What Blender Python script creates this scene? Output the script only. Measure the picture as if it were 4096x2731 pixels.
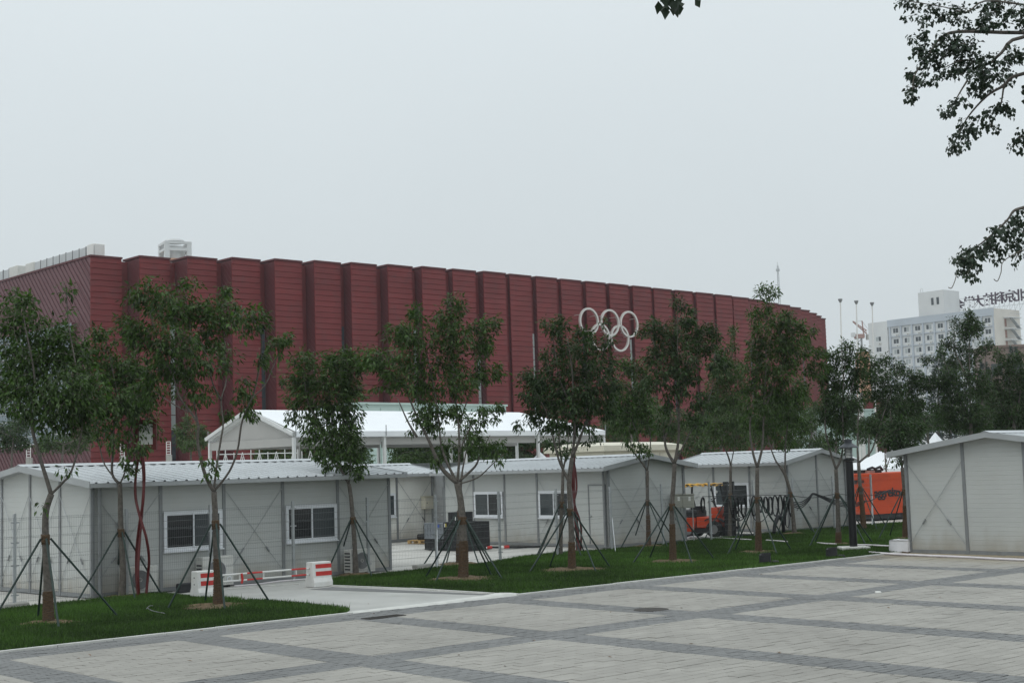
import bpy, bmesh, math, random
import numpy as np
from mathutils import Matrix, Vector, Euler

for _o in list(bpy.data.objects):
    bpy.data.objects.remove(_o)
rnd = random.Random(7)
nrg = np.random.default_rng(11)
scene = bpy.context.scene
COL = scene.collection
R = math.radians

# ------------------------------------------------------------------ camera
FPX, PITCH, ROLL, CAMH = 5598.4, 0.0915, -0.0314, 2.685
cp, sp, cr, sr = math.cos(PITCH), math.sin(PITCH), math.cos(ROLL), math.sin(ROLL)
cam = bpy.data.cameras.new('camera')
cam.sensor_width = 36.0
cam.lens = 36.0 * FPX / 4096.0
cam.clip_start = 0.1
cam.clip_end = 6000
camo = bpy.data.objects.new('camera', cam)
COL.objects.link(camo)
right0, up0, fwd = Vector((1, 0, 0)), Vector((0, -sp, cp)), Vector((0, cp, sp))
rc = right0 * cr + up0 * sr
uc = right0 * (-sr) + up0 * cr
camo.matrix_world = Matrix(((rc.x, uc.x, -fwd.x, 0), (rc.y, uc.y, -fwd.y, 0), (rc.z, uc.z, -fwd.z, CAMH), (0, 0, 0, 1)))
scene.camera = camo

# ------------------------------------------------------------------ sky, sun, exposure
SUN_EL, SUN_AZ = R(58), R(218)      # azimuth clockwise from +Y: behind the camera, to its left
world = bpy.data.worlds.new('World')
scene.world = world
world.use_nodes = True
nt = world.node_tree
nt.nodes.clear()
w_out = nt.nodes.new('ShaderNodeOutputWorld')
w_bg = nt.nodes.new('ShaderNodeBackground')
w_sky = nt.nodes.new('ShaderNodeTexSky')
w_sky.sky_type = 'NISHITA'
w_sky.sun_disc = False
w_sky.sun_elevation = SUN_EL
w_sky.sun_rotation = SUN_AZ
w_sky.dust_density = 5.0
w_tc = nt.nodes.new('ShaderNodeTexCoord')
w_sep = nt.nodes.new('ShaderNodeSeparateXYZ')
# overcast dome: brighter towards the zenith (0.86 + 0.25 z + 0.65 z^2)
w_ab = nt.nodes.new('ShaderNodeMath'); w_ab.operation = 'MAXIMUM'; w_ab.inputs[1].default_value = 0.0
w_q1 = nt.nodes.new('ShaderNodeMath'); w_q1.operation = 'MULTIPLY_ADD'; w_q1.inputs[1].default_value = 0.65; w_q1.inputs[2].default_value = 0.25
w_ramp = nt.nodes.new('ShaderNodeMath'); w_ramp.operation = 'MULTIPLY_ADD'; w_ramp.inputs[2].default_value = 0.86
w_ns = nt.nodes.new('ShaderNodeTexNoise')
w_ns.inputs['Scale'].default_value = 2.2
w_ns.inputs['Detail'].default_value = 3.0
w_nr = nt.nodes.new('ShaderNodeMapRange')
w_nr.inputs['To Min'].default_value = 0.95
w_nr.inputs['To Max'].default_value = 1.05
w_m = nt.nodes.new('ShaderNodeMath'); w_m.operation = 'MULTIPLY'
w_cl = nt.nodes.new('ShaderNodeVectorMath'); w_cl.operation = 'SCALE'
w_cl.inputs[0].default_value = (7.6, 8.3, 8.6)
w_mix = nt.nodes.new('ShaderNodeMix'); w_mix.data_type = 'RGBA'
w_mix.inputs['Factor'].default_value = 0.95
L = nt.links.new
L(w_tc.outputs['Generated'], w_sep.inputs[0]); L(w_sep.outputs['Z'], w_ab.inputs[0]); L(w_ab.outputs[0], w_q1.inputs[0]); L(w_q1.outputs[0], w_ramp.inputs[0]); L(w_ab.outputs[0], w_ramp.inputs[1])
L(w_tc.outputs['Generated'], w_ns.inputs['Vector']); L(w_ns.outputs['Fac'], w_nr.inputs['Value'])
L(w_ramp.outputs[0], w_m.inputs[0]); L(w_nr.outputs[0], w_m.inputs[1]); L(w_m.outputs[0], w_cl.inputs['Scale'])
L(w_sky.outputs[0], w_mix.inputs['A']); L(w_cl.outputs[0], w_mix.inputs['B'])
L(w_mix.outputs['Result'], w_bg.inputs['Color']); L(w_bg.outputs[0], w_out.inputs['Surface'])
w_bg.inputs['Strength'].default_value = 0.1
sun = bpy.data.lights.new('sun', 'SUN')
sun.energy = 0.5
sun.angle = R(40)
sun.color = (1.0, 0.97, 0.92)
suno = bpy.data.objects.new('sun', sun)
COL.objects.link(suno)
_sd = Vector((math.sin(SUN_AZ) * math.cos(SUN_EL), math.cos(SUN_AZ) * math.cos(SUN_EL), math.sin(SUN_EL)))
suno.rotation_euler = _sd.to_track_quat('Z', 'Y').to_euler()
suno.location = (-20, -20, 60)
vs = scene.view_settings
vs.view_transform = 'Standard'
vs.look = 'None'
vs.exposure = 0.0
vs.gamma = 1.0
scene.cycles.max_bounces = 8
scene.cycles.volume_bounces = 0

# ------------------------------------------------------------------ survey: photo pixel + known distance -> place
def _ray(u, v):
    du, dv = u - 2048.0, v - 1365.5
    a, b = du * cr + dv * sr, -du * sr + dv * cr
    x, up = a / FPX, -b / FPX
    return Vector((x, cp - up * sp, sp + up * cp))
def gz(u, v, z=0.0):
    d = _ray(u, v); t = (z - CAMH) / d.z
    return Vector((d.x * t, d.y * t, z))
def gy(u, v, y):
    d = _ray(u, v); t = y / d.y
    return Vector((d.x * t, y, CAMH + d.z * t))
def pr(p):
    x, y, z = p[0], p[1], p[2] - CAMH
    d = y * cp + z * sp
    if d < 0.1: return (-9999, -9999)
    u = -y * sp + z * cp
    a, b = x / d * FPX, -u / d * FPX
    return (2048 + a * cr - b * sr, 1365.5 + a * sr + b * cr)
def dirv(deg):
    return Vector((math.cos(R(deg)), math.sin(R(deg)), 0))

# ------------------------------------------------------------------ mesh helpers
class MB:
    def __init__(s, frame=None):
        s.v, s.f, s.c = [], [], []
        s.fr = frame
        s.tint = 0.5
    def P(s, p):
        if s.fr is None: return (p[0], p[1], p[2])
        o, x, y, z = s.fr
        return tuple(o + x * p[0] + y * p[1] + z * p[2])
    def add(s, vs_, fs_):
        n = len(s.v)
        s.v += [s.P(p) for p in vs_]
        for f in fs_:
            s.f.append(tuple(i + n for i in f)); s.c.append(s.tint)
        return s
    def box(s, a, b):
        x0, y0, z0 = a; x1, y1, z1 = b
        return s.add([(x0, y0, z0), (x1, y0, z0), (x1, y1, z0), (x0, y1, z0), (x0, y0, z1), (x1, y0, z1), (x1, y1, z1), (x0, y1, z1)],
                     [(0, 3, 2, 1), (4, 5, 6, 7), (0, 1, 5, 4), (1, 2, 6, 5), (2, 3, 7, 6), (3, 0, 4, 7)])
    def cbox(s, a, b, c=0.02):
        """box with chamfered vertical edges and top"""
        x0, y0, z0 = a; x1, y1, z1 = b
        pl = [(x0 + c, y0), (x1 - c, y0), (x1, y0 + c), (x1, y1 - c), (x1 - c, y1), (x0 + c, y1), (x0, y1 - c), (x0, y0 + c)]
        mx, my = (x0 + x1) / 2, (y0 + y1) / 2
        def ins(p): return (p[0] + (c if p[0] < mx else -c) * 0.9, p[1] + (c if p[1] < my else -c) * 0.9)
        vv = [(p[0], p[1], z0) for p in pl] + [(p[0], p[1], z1 - c) for p in pl] + [(*ins(p), z1) for p in pl]
        ff = [tuple(range(7, -1, -1)), tuple(range(16, 24))]
        for k in (0, 8):
            for i in range(8): ff.append((k + i, k + (i + 1) % 8, k + 8 + (i + 1) % 8, k + 8 + i))
        return s.add(vv, ff)
    def bar(s, p, q, w, h=None, up=(0, 0, 1)):
        p, q = Vector(p), Vector(q); h = w if h is None else h
        d = (q - p).normalized(); u = Vector(up)
        if abs(d.dot(u)) > 0.98: u = Vector((1, 0, 0))
        a = d.cross(u).normalized() * (w / 2); b = a.cross(d).normalized() * (h / 2)
        vv = [p - a - b, p + a - b, p + a + b, p - a + b, q - a - b, q + a - b, q + a + b, q - a + b]
        return s.add(vv, [(0, 3, 2, 1), (4, 5, 6, 7), (0, 1, 5, 4), (1, 2, 6, 5), (2, 3, 7, 6), (3, 0, 4, 7)])
    def tube(s, pts, rad, n=8, cap=True):
        pts = [Vector(p) for p in pts]
        m = len(pts)
        if not hasattr(rad, '__len__'): rad = [rad] * m
        vv, ff = [], []
        t0 = (pts[1] - pts[0]).normalized()
        a = t0.cross(Vector((0, 0, 1)))
        if a.length < 0.05: a = t0.cross(Vector((1, 0, 0)))
        a.normalize()
        for i, p in enumerate(pts):
            t = (pts[min(i + 1, m - 1)] - pts[max(i - 1, 0)])
            t = t.normalized() if t.length > 1e-9 else t0
            a = (a - t * a.dot(t))
            if a.length < 1e-6: a = t.cross(Vector((0.3, 0.5, 0.8)))
            a.normalize(); b = t.cross(a)
            for k in range(n):
                th = 2 * math.pi * k / n
                vv.append(p + (a * math.cos(th) + b * math.sin(th)) * rad[i])
        for i in range(m - 1):
            for k in range(n):
                ff.append((i * n + k, i * n + (k + 1) % n, (i + 1) * n + (k + 1) % n, (i + 1) * n + k))
        if cap and n > 2:
            ff.append(tuple(range(n - 1, -1, -1))); ff.append(tuple((m - 1) * n + k for k in range(n)))
        return s.add(vv, ff)
    def lathe(s, prof, c=(0, 0, 0), n=20):
        """profile (r, z) turned round the vertical through c"""
        vv, ff = [], []
        for r, z in prof:
            for k in range(n):
                th = 2 * math.pi * k / n
                vv.append((c[0] + r * math.cos(th), c[1] + r * math.sin(th), c[2] + z))
        for i in range(len(prof) - 1):
            for k in range(n):
                ff.append((i * n + k, i * n + (k + 1) % n, (i + 1) * n + (k + 1) % n, (i + 1) * n + k))
        ff.append(tuple(range(n - 1, -1, -1))); ff.append(tuple((len(prof) - 1) * n + k for k in range(n)))
        return s.add(vv, ff)
    def prism(s, poly, z0, z1):
        n = len(poly)
        return s.add([(p[0], p[1], z0) for p in poly] + [(p[0], p[1], z1) for p in poly],
                     [tuple(range(n - 1, -1, -1)), tuple(range(n, 2 * n))] + [(i, (i + 1) % n, n + (i + 1) % n, n + i) for i in range(n)])
    def extr(s, poly3, d):
        """planar 3-D polygon pushed along d"""
        n = len(poly3); d = Vector(d)
        return s.add([tuple(p) for p in poly3] + [tuple(Vector(p) + d) for p in poly3],
                     [tuple(range(n - 1, -1, -1)), tuple(range(n, 2 * n))] + [(i, (i + 1) % n, n + (i + 1) % n, n + i) for i in range(n)])
    def ring(s, c, ax, ay, az, r1, r2, h, n=48):
        """flat annulus with thickness"""
        c, ax, ay, az = Vector(c), Vector(ax), Vector(ay), Vector(az)
        vv, ff = [], []
        for k in range(n):
            th = 2 * math.pi * k / n
            d = ax * math.cos(th) + ay * math.sin(th)
            vv += [c + d * r1, c + d * r2, c + d * r2 + az * h, c + d * r1 + az * h]
        for k in range(n):
            a, b = 4 * k, 4 * ((k + 1) % n)
            for j in range(4): ff.append((a + j, a + (j + 1) % 4, b + (j + 1) % 4, b + j))
        return s.add(vv, ff)
    def mesh(s, name, smooth=False):
        me = bpy.data.meshes.new(name)
        me.from_pydata(s.v, [], s.f)
        if any(c != 0.5 for c in s.c):
            at = me.attributes.new('tint', 'FLOAT', 'FACE')
            at.data.foreach_set('value', s.c)
        if smooth:
            me.polygons.foreach_set('use_smooth', [True] * len(me.polygons))
        me.update()
        return me

def link(name, me, m=None, parent=None, loc=None):
    o = bpy.data.objects.new(name, me)
    COL.objects.link(o)
    if m is not None and me is not None and not me.materials: me.materials.append(m)
    if loc is not None: o.location = loc
    if parent is not None:
        o.parent = parent
        o.matrix_parent_inverse = parent_inv(parent)
    return o
_pinv = {}
def parent_inv(p):
    return _pinv.get(p.name) or Matrix.Identity(4)
def ob(name, mb, m, parent=None, smooth=False):
    """world-space mesh builder -> object"""
    return link(name, mb.mesh(name, smooth), m, parent)
def thing(name, label, cat, loc, group=None):
    o = bpy.data.objects.new(name, None)
    COL.objects.link(o)
    o.empty_display_size = 0.3
    o.location = loc
    _pinv[o.name] = Matrix.Translation(-Vector(loc))
    return tag(o, label, cat, group)
def tag(o, label=None, cat=None, group=None, kind=None):
    if label: o['label'] = label
    if cat: o['category'] = cat
    if group: o['group'] = group
    if kind: o['kind'] = kind
    return o
def struct(name, mb, m, kind='structure'):
    return tag(ob(name, mb, m), kind=kind)

# ------------------------------------------------------------------ materials
def mat(name, col, rough=0.6, metal=0.0, var=0.12, scale=3.0, bump=0.0, bscale=40.0, spec=0.4, tint=0.0, detail=4.0, dirt=None):
    m = bpy.data.materials.new(name)
    m.use_nodes = True
    t = m.node_tree; N = t.nodes; b = N['Principled BSDF']
    b.inputs['Roughness'].default_value = rough
    b.inputs['Metallic'].default_value = metal
    b.inputs['Specular IOR Level'].default_value = spec
    g = N.new('ShaderNodeNewGeometry')
    n1 = N.new('ShaderNodeTexNoise'); n1.inputs['Scale'].default_value = scale; n1.inputs['Detail'].default_value = detail
    t.links.new(g.outputs['Position'], n1.inputs['Vector'])
    mr = N.new('ShaderNodeMapRange')
    mr.inputs['From Min'].default_value = 0.25; mr.inputs['From Max'].default_value = 0.75
    mr.inputs['To Min'].default_value = 1 - var; mr.inputs['To Max'].default_value = 1 + var
    t.links.new(n1.outputs['Fac'], mr.inputs['Value'])
    sc = N.new('ShaderNodeVectorMath'); sc.operation = 'SCALE'
    sc.inputs[0].default_value = col
    fac = mr.outputs[0]
    if tint:
        at = N.new('ShaderNodeAttribute'); at.attribute_name = 'tint'
        m2 = N.new('ShaderNodeMapRange')
        m2.inputs['To Min'].default_value = 1 - tint; m2.inputs['To Max'].default_value = 1 + tint
        t.links.new(at.outputs['Fac'], m2.inputs['Value'])
        mm = N.new('ShaderNodeMath'); mm.operation = 'MULTIPLY'
        t.links.new(fac, mm.inputs[0]); t.links.new(m2.outputs[0], mm.inputs[1]); fac = mm.outputs[0]
    t.links.new(fac, sc.inputs['Scale'])
    colout = sc.outputs[0]
    if dirt:
        dc, amt, dsc = dirt
        n3 = N.new('ShaderNodeTexNoise'); n3.inputs['Scale'].default_value = dsc; n3.inputs['Detail'].default_value = 8.0
        t.links.new(g.outputs['Position'], n3.inputs['Vector'])
        r3 = N.new('ShaderNodeMapRange'); r3.inputs['From Min'].default_value = 0.52; r3.inputs['From Max'].default_value = 0.75
        r3.inputs['To Max'].default_value = amt
        t.links.new(n3.outputs['Fac'], r3.inputs['Value'])
        mx = N.new('ShaderNodeMix'); mx.data_type = 'RGBA'
        mx.inputs['B'].default_value = (*dc, 1)
        t.links.new(r3.outputs[0], mx.inputs['Factor']); t.links.new(colout, mx.inputs['A'])
        colout = mx.outputs['Result']
    t.links.new(colout, b.inputs['Base Color'])
    if bump:
        n2 = N.new('ShaderNodeTexNoise'); n2.inputs['Scale'].default_value = bscale; n2.inputs['Detail'].default_value = 6.0
        t.links.new(g.outputs['Position'], n2.inputs['Vector'])
        bp = N.new('ShaderNodeBump'); bp.inputs['Strength'].default_value = bump; bp.inputs['Distance'].default_value = 0.02
        t.links.new(n2.outputs['Fac'], bp.inputs['Height']); t.links.new(bp.outputs[0], b.inputs['Normal'])
    return m
def node_helper(m):
    t = m.node_tree
    return t, t.nodes, t.links.new

def mat_sandwich(name, col):
    """white sandwich-panel sheet with fine horizontal ribs and faint streaks"""
    m = mat(name, col, 0.5, 0, 0.05, 0.8, dirt=((0.45, 0.42, 0.36), 0.18, 1.3))
    t, N, L_ = node_helper(m)
    g = N.new('ShaderNodeNewGeometry'); s_ = N.new('ShaderNodeSeparateXYZ'); L_(g.outputs['Position'], s_.inputs[0])
    mu = N.new('ShaderNodeMath'); mu.operation = 'MULTIPLY'; mu.inputs[1].default_value = 1 / 0.125
    fr = N.new('ShaderNodeMath'); fr.operation = 'FRACT'
    L_(s_.outputs['Z'], mu.inputs[0]); L_(mu.outputs[0], fr.inputs[0])
    r = N.new('ShaderNodeValToRGB')
    r.color_ramp.elements[0].position = 0.0; r.color_ramp.elements[0].color = (0, 0, 0, 1)
    r.color_ramp.elements[1].position = 0.14; r.color_ramp.elements[1].color = (1, 1, 1, 1)
    L_(fr.outputs[0], r.inputs[0])
    bp = N.new('ShaderNodeBump'); bp.inputs['Strength'].default_value = 0.6; bp.inputs['Distance'].default_value = 0.006
    L_(r.outputs[0], bp.inputs['Height']); L_(bp.outputs[0], N['Principled BSDF'].inputs['Normal'])
    # rain splash and runs of dirt on the lowest sheets
    n4 = N.new('ShaderNodeTexNoise'); n4.inputs['Scale'].default_value = 2.6; n4.inputs['Detail'].default_value = 8
    mp = N.new('ShaderNodeMapping'); mp.inputs['Scale'].default_value = (1, 1, 0.35); L_(g.outputs['Position'], mp.inputs['Vector']); L_(mp.outputs[0], n4.inputs['Vector'])
    ad = N.new('ShaderNodeMath'); ad.operation = 'MULTIPLY_ADD'; ad.inputs[1].default_value = -1.1; L_(n4.outputs['Fac'], ad.inputs[0]); L_(s_.outputs['Z'], ad.inputs[2])
    r4 = N.new('ShaderNodeMapRange'); r4.inputs['From Min'].default_value = -0.5; r4.inputs['From Max'].default_value = 0.05; r4.inputs['To Min'].default_value = 0.6; r4.inputs['To Max'].default_value = 0.0
    L_(ad.outputs[0], r4.inputs['Value'])
    b = N['Principled BSDF']; old = b.inputs['Base Color'].links[0].from_socket
    mx = N.new('ShaderNodeMix'); mx.data_type = 'RGBA'; mx.inputs['B'].default_value = (0.30, 0.26, 0.20, 1)
    L_(r4.outputs[0], mx.inputs['Factor']); L_(old, mx.inputs['A']); L_(mx.outputs['Result'], b.inputs['Base Color'])
    return m

def mat_leaf(name, col, trans=0.25, tint=0.45, rough=0.45):
    m = bpy.data.materials.new(name); m.use_nodes = True
    t, N, L_ = node_helper(m)
    b = N['Principled BSDF']; b.inputs['Roughness'].default_value = rough; b.inputs['Specular IOR Level'].default_value = 0.35
    at = N.new('ShaderNodeAttribute'); at.attribute_name = 'tint'
    mr = N.new('ShaderNodeMapRange'); mr.inputs['To Min'].default_value = 1 - tint; mr.inputs['To Max'].default_value = 1 + tint
    L_(at.outputs['Fac'], mr.inputs['Value'])
    sc = N.new('ShaderNodeVectorMath'); sc.operation = 'SCALE'; sc.inputs[0].default_value = col
    L_(mr.outputs[0], sc.inputs['Scale']); L_(sc.outputs[0], b.inputs['Base Color'])
    tr = N.new('ShaderNodeBsdfTranslucent')
    s2 = N.new('ShaderNodeVectorMath'); s2.operation = 'MULTIPLY'; s2.inputs[1].default_value = (1.2, 1.5, 0.6)
    L_(sc.outputs[0], s2.inputs[0]); L_(s2.outputs[0], tr.inputs['Color'])
    mx = N.new('ShaderNodeMixShader'); mx.inputs[0].default_value = trans
    L_(b.outputs[0], mx.inputs[1]); L_(tr.outputs[0], mx.inputs[2]); L_(mx.outputs[0], N['Material Output'].inputs['Surface'])
    return m

M = {}
M['ground'] = mat('ground_concrete', (0.36, 0.355, 0.33), 0.9, 0, 0.14, 0.5, 0.3, 30, dirt=((0.2, 0.19, 0.17), 0.5, 0.7))
M['yard'] = mat('yard_concrete', (0.46, 0.45, 0.42), 0.9, 0, 0.12, 0.6, 0.3, 30, dirt=((0.27, 0.25, 0.22), 0.5, 0.9))
M['drive'] = mat('driveway_concrete', (0.42, 0.42, 0.40), 0.85, 0, 0.10, 0.9, 0.3, 25, dirt=((0.30, 0.30, 0.28), 0.5, 0.6))
M['kerb'] = mat('kerb_stone', (0.55, 0.55, 0.52), 0.85, 0, 0.12, 4, 0.2, 60)
M['sand'] = mat('joint_sand', (0.055, 0.052, 0.048), 1.0, 0, 0.25, 6, 0.3, 60)
M['soil'] = mat('bare_soil', (0.125, 0.088, 0.05), 1.0, 0, 0.35, 9, 1.0, 45, dirt=((0.26, 0.20, 0.12), 0.8, 14))
M['lawn'] = mat('lawn_soil', (0.036, 0.062, 0.018), 1.0, 0, 0.4, 3, 0.8, 50, dirt=((0.11, 0.085, 0.045), 0.8, 2.2))
M['white_sheet'] = mat_sandwich('white_sandwich_panel', (0.485, 0.50, 0.485))
M['cream_sheet'] = mat_sandwich('warm_sandwich_panel', (0.82, 0.82, 0.77))
M['steel'] = mat('grey_painted_steel', (0.24, 0.25, 0.255), 0.5, 0.2, 0.1, 5, dirt=((0.16, 0.13, 0.10), 0.3, 6))
M['galv'] = mat('galvanised_steel', (0.42, 0.44, 0.45), 0.45, 0.5, 0.1, 6)
M['trim'] = mat('grey_roof_trim', (0.36, 0.375, 0.38), 0.5, 0.1, 0.08, 2)
M['roof_sheet'] = mat('white_roof_sheet', (0.46, 0.485, 0.50), 0.42, 0.0, 0.07, 1.2, dirt=((0.40, 0.41, 0.42), 0.3, 0.8))
M['pvc'] = mat('white_window_frame', (0.75, 0.77, 0.80), 0.35, 0, 0.04, 3)
M['black'] = mat('black_plastic', (0.022, 0.023, 0.025), 0.5, 0, 0.25, 6)
M['greyplastic'] = mat('grey_plastic', (0.20, 0.22, 0.24), 0.5, 0, 0.15, 6)
M['white'] = mat('white_paint', (0.70, 0.70, 0.68), 0.5, 0, 0.08, 5, dirt=((0.42, 0.38, 0.32), 0.4, 5))
M['red'] = mat('red_paint', (0.50, 0.035, 0.03), 0.45, 0, 0.1, 6)
M['cream'] = mat('cream_enamel', (0.62, 0.59, 0.48), 0.5, 0, 0.06, 3)
M['acwhite'] = mat('air_conditioner_enamel', (0.60, 0.60, 0.57), 0.45, 0, 0.05, 3, dirt=((0.4, 0.37, 0.3), 0.3, 5))
M['fangrey'] = mat('fan_grille', (0.20, 0.20, 0.20), 0.6, 0, 0.1, 8)
M['bark'] = mat('tree_bark', (0.125, 0.112, 0.098), 0.95, 0, 0.35, 14, 0.9, 50, dirt=((0.07, 0.06, 0.05), 0.8, 22))
M['twig'] = mat('pale_twig', (0.17, 0.15, 0.125), 0.9, 0, 0.2, 20)
M['rope'] = mat('straw_rope', (0.13, 0.085, 0.052), 1.0, 0, 0.35, 25, 1.0, 120)
M['stake'] = mat('dark_green_steel', (0.016, 0.034, 0.028), 0.5, 0, 0.25, 8, dirt=((0.06, 0.09, 0.075), 0.5, 10))
M['signred'] = mat('dark_red_steel', (0.095, 0.012, 0.012), 0.5, 0, 0.15, 6)
M['lampblack'] = mat('black_lamp_paint', (0.012, 0.012, 0.013), 0.35, 0, 0.2, 6)
M['hat'] = mat('lamp_hat_grey', (0.055, 0.06, 0.068), 0.4, 0.3, 0.1, 6)
M['tent'] = mat('white_tent_fabric', (0.80, 0.82, 0.84), 0.55, 0, 0.03, 1.5)
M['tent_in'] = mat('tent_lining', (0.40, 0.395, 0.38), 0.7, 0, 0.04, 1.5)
M['alu'] = mat('tent_aluminium', (0.66, 0.67, 0.66), 0.4, 0.3, 0.06, 4)
M['orange'] = mat('orange_container', (0.50, 0.055, 0.009), 0.5, 0, 0.08, 1.5, dirt=((0.30, 0.05, 0.02), 0.4, 2))
M['forkorange'] = mat('forklift_orange', (0.60, 0.06, 0.015), 0.4, 0, 0.06, 4)
M['yellow'] = mat('yellow_tarpaulin', (0.58, 0.31, 0.015), 0.6, 0, 0.12, 6)
M['tyre'] = mat('tyre_rubber', (0.02, 0.02, 0.02), 0.85, 0, 0.2, 8)
M['wood'] = mat('pallet_wood', (0.42, 0.27, 0.11), 0.85, 0, 0.2, 12)
M['board'] = mat('brown_board', (0.20, 0.135, 0.09), 0.85, 0, 0.2, 8)
M['cloth'] = mat('white_cloth', (0.72, 0.71, 0.73), 0.85, 0, 0.05, 6, 0.3, 14)
M['ebox'] = mat('grey_cabinet', (0.34, 0.34, 0.29), 0.5, 0, 0.08, 4)
M['mint'] = mat('mint_glass_cladding', (0.46, 0.58, 0.54), 0.35, 0, 0.07, 0.6)
M['rings'] = mat('brushed_ring_metal', (0.62, 0.60, 0.57), 0.4, 0.3, 0.06, 1.2)
M['hotel_white'] = mat('hotel_render', (0.60, 0.61, 0.61), 0.85, 0, 0.06, 0.25)
M['hotel_blue'] = mat('hotel_blue_render', (0.42, 0.46, 0.505), 0.85, 0, 0.07, 0.25)
M['hotel_cream'] = mat('hotel_cream_render', (0.62, 0.59, 0.54), 0.85, 0, 0.05, 0.25)
M['salmon'] = mat('salmon_render', (0.58, 0.32, 0.20), 0.9, 0, 0.06, 0.4)
M['brown_wall'] = mat('brown_render', (0.20, 0.15, 0.13), 0.9, 0, 0.1, 0.5)
M['sign_dark'] = mat('dark_sign_letters', (0.055, 0.035, 0.055), 0.6, 0, 0.1, 1)
M['rust'] = mat('rusty_red', (0.33, 0.20, 0.17), 0.8, 0, 0.2, 1)
M['hose'] = mat('black_cable_rubber', (0.012, 0.013, 0.015), 0.55, 0, 0.2, 8)
M['pipe'] = mat('white_pipe', (0.68, 0.64, 0.66), 0.5, 0, 0.08, 4)
M['film'] = mat('plastic_film', (0.55, 0.58, 0.62), 0.3, 0, 0.1, 8)
M['iron'] = mat('cast_iron', (0.06, 0.055, 0.05), 0.8, 0.2, 0.3, 20, 0.5, 80)
M['leafA'] = mat_leaf('pear_leaf', (0.044, 0.082, 0.018), 0.30, 0.7)
M['leafD'] = mat_leaf('dark_leaf', (0.031, 0.060, 0.017), 0.28, 0.7)
M['leafL'] = mat_leaf('light_leaf', (0.052, 0.088, 0.026))
M['leafP'] = mat_leaf('poplar_leaf', (0.022, 0.040, 0.022), 0.12, 0.4)
M['leafG'] = mat_leaf('grey_conifer', (0.050, 0.070, 0.062), 0.1, 0.3)
M['grass'] = mat_leaf('grass_blade', (0.060, 0.122, 0.022), 0.25, 0.65, 0.6)

def mat_glass(name, col, rough=0.08):
    m = bpy.data.materials.new(name); m.use_nodes = True
    b = m.node_tree.nodes['Principled BSDF']
    b.inputs['Base Color'].default_value = (*col, 1); b.inputs['Roughness'].default_value = rough
    b.inputs['Specular IOR Level'].default_value = 0.6
    return m
M['glass'] = mat_glass('dark_window_glass', (0.012, 0.014, 0.016))
M['glass_mid'] = mat_glass('grey_window_glass', (0.045, 0.055, 0.06), 0.15)
M['glass_arena'] = mat_glass('slot_glass', (0.06, 0.075, 0.085), 0.12)
M['glass_pale'] = mat_glass('pale_slot_glass', (0.42, 0.48, 0.47), 0.2)
M['glass_curtain'] = mat_glass('curtain_wall_glass', (0.13, 0.17, 0.20), 0.15)
M['curtain'] = mat('pale_curtain', (0.34, 0.37, 0.37), 0.8, 0, 0.1, 0.6)

def mat_arena(name, col, ph, var=0.10):
    """red cladding: each course of panels keeps a tone of its own"""
    m = mat(name, col, 0.5, 0.0, 0.16, 0.35, spec=0.3, dirt=((0.10, 0.035, 0.036), 0.5, 0.9))
    t, N, L_ = node_helper(m)
    g = N.new('ShaderNodeNewGeometry'); s_ = N.new('ShaderNodeSeparateXYZ'); L_(g.outputs['Position'], s_.inputs[0])
    mu = N.new('ShaderNodeMath'); mu.operation = 'MULTIPLY'; mu.inputs[1].default_value = 1 / ph
    fl = N.new('ShaderNodeMath'); fl.operation = 'FLOOR'
    L_(s_.outputs['Z'], mu.inputs[0]); L_(mu.outputs[0], fl.inputs[0])
    wn = N.new('ShaderNodeTexWhiteNoise'); wn.noise_dimensions = '1D'
    L_(fl.outputs[0], wn.inputs['W'])
    n2 = N.new('ShaderNodeTexNoise'); n2.noise_dimensions = '1D'; n2.inputs['Scale'].default_value = 0.14
    L_(fl.outputs[0], n2.inputs['W'])
    a = N.new('ShaderNodeMath'); a.operation = 'MULTIPLY_ADD'; a.inputs[1].default_value = 2 * var * 0.5; a.inputs[2].default_value = 1 - var * 0.5
    L_(wn.outputs['Value'], a.inputs[0])
    c = N.new('ShaderNodeMath'); c.operation = 'MULTIPLY_ADD'; c.inputs[1].default_value = 2 * var; c.inputs[2].default_value = 1 - var
    L_(n2.outputs['Fac'], c.inputs[0])
    d = N.new('ShaderNodeMath'); d.operation = 'MULTIPLY'; L_(a.outputs[0], d.inputs[0]); L_(c.outputs[0], d.inputs[1])
    b = N['Principled BSDF']
    old = b.inputs['Base Color'].links[0].from_socket
    sc = N.new('ShaderNodeVectorMath'); sc.operation = 'SCALE'
    L_(old, sc.inputs[0]); L_(d.outputs[0], sc.inputs['Scale']); L_(sc.outputs[0], b.inputs['Base Color'])
    return m
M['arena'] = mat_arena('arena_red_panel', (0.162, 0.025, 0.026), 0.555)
M['arena_ret_shaded'] = mat('arena_red_return_shaded', (0.092, 0.023, 0.027), 0.55, 0, 0.1, 0.2)  # return cladding; red darkened to stand in for shade from the next bay
M['arena_rib'] = mat('arena_side_rib', (0.100, 0.042, 0.048), 0.5, 0, 0.08, 0.15)
M['wire'] = mat('fence_wire', (0.20, 0.21, 0.215), 0.5, 0.4, 0.1, 6)
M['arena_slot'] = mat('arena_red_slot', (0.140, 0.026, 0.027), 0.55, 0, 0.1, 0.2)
M['arena_side'] = mat('arena_side_cladding', (0.140, 0.062, 0.070), 0.5, 0, 0.08, 0.15)
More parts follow.
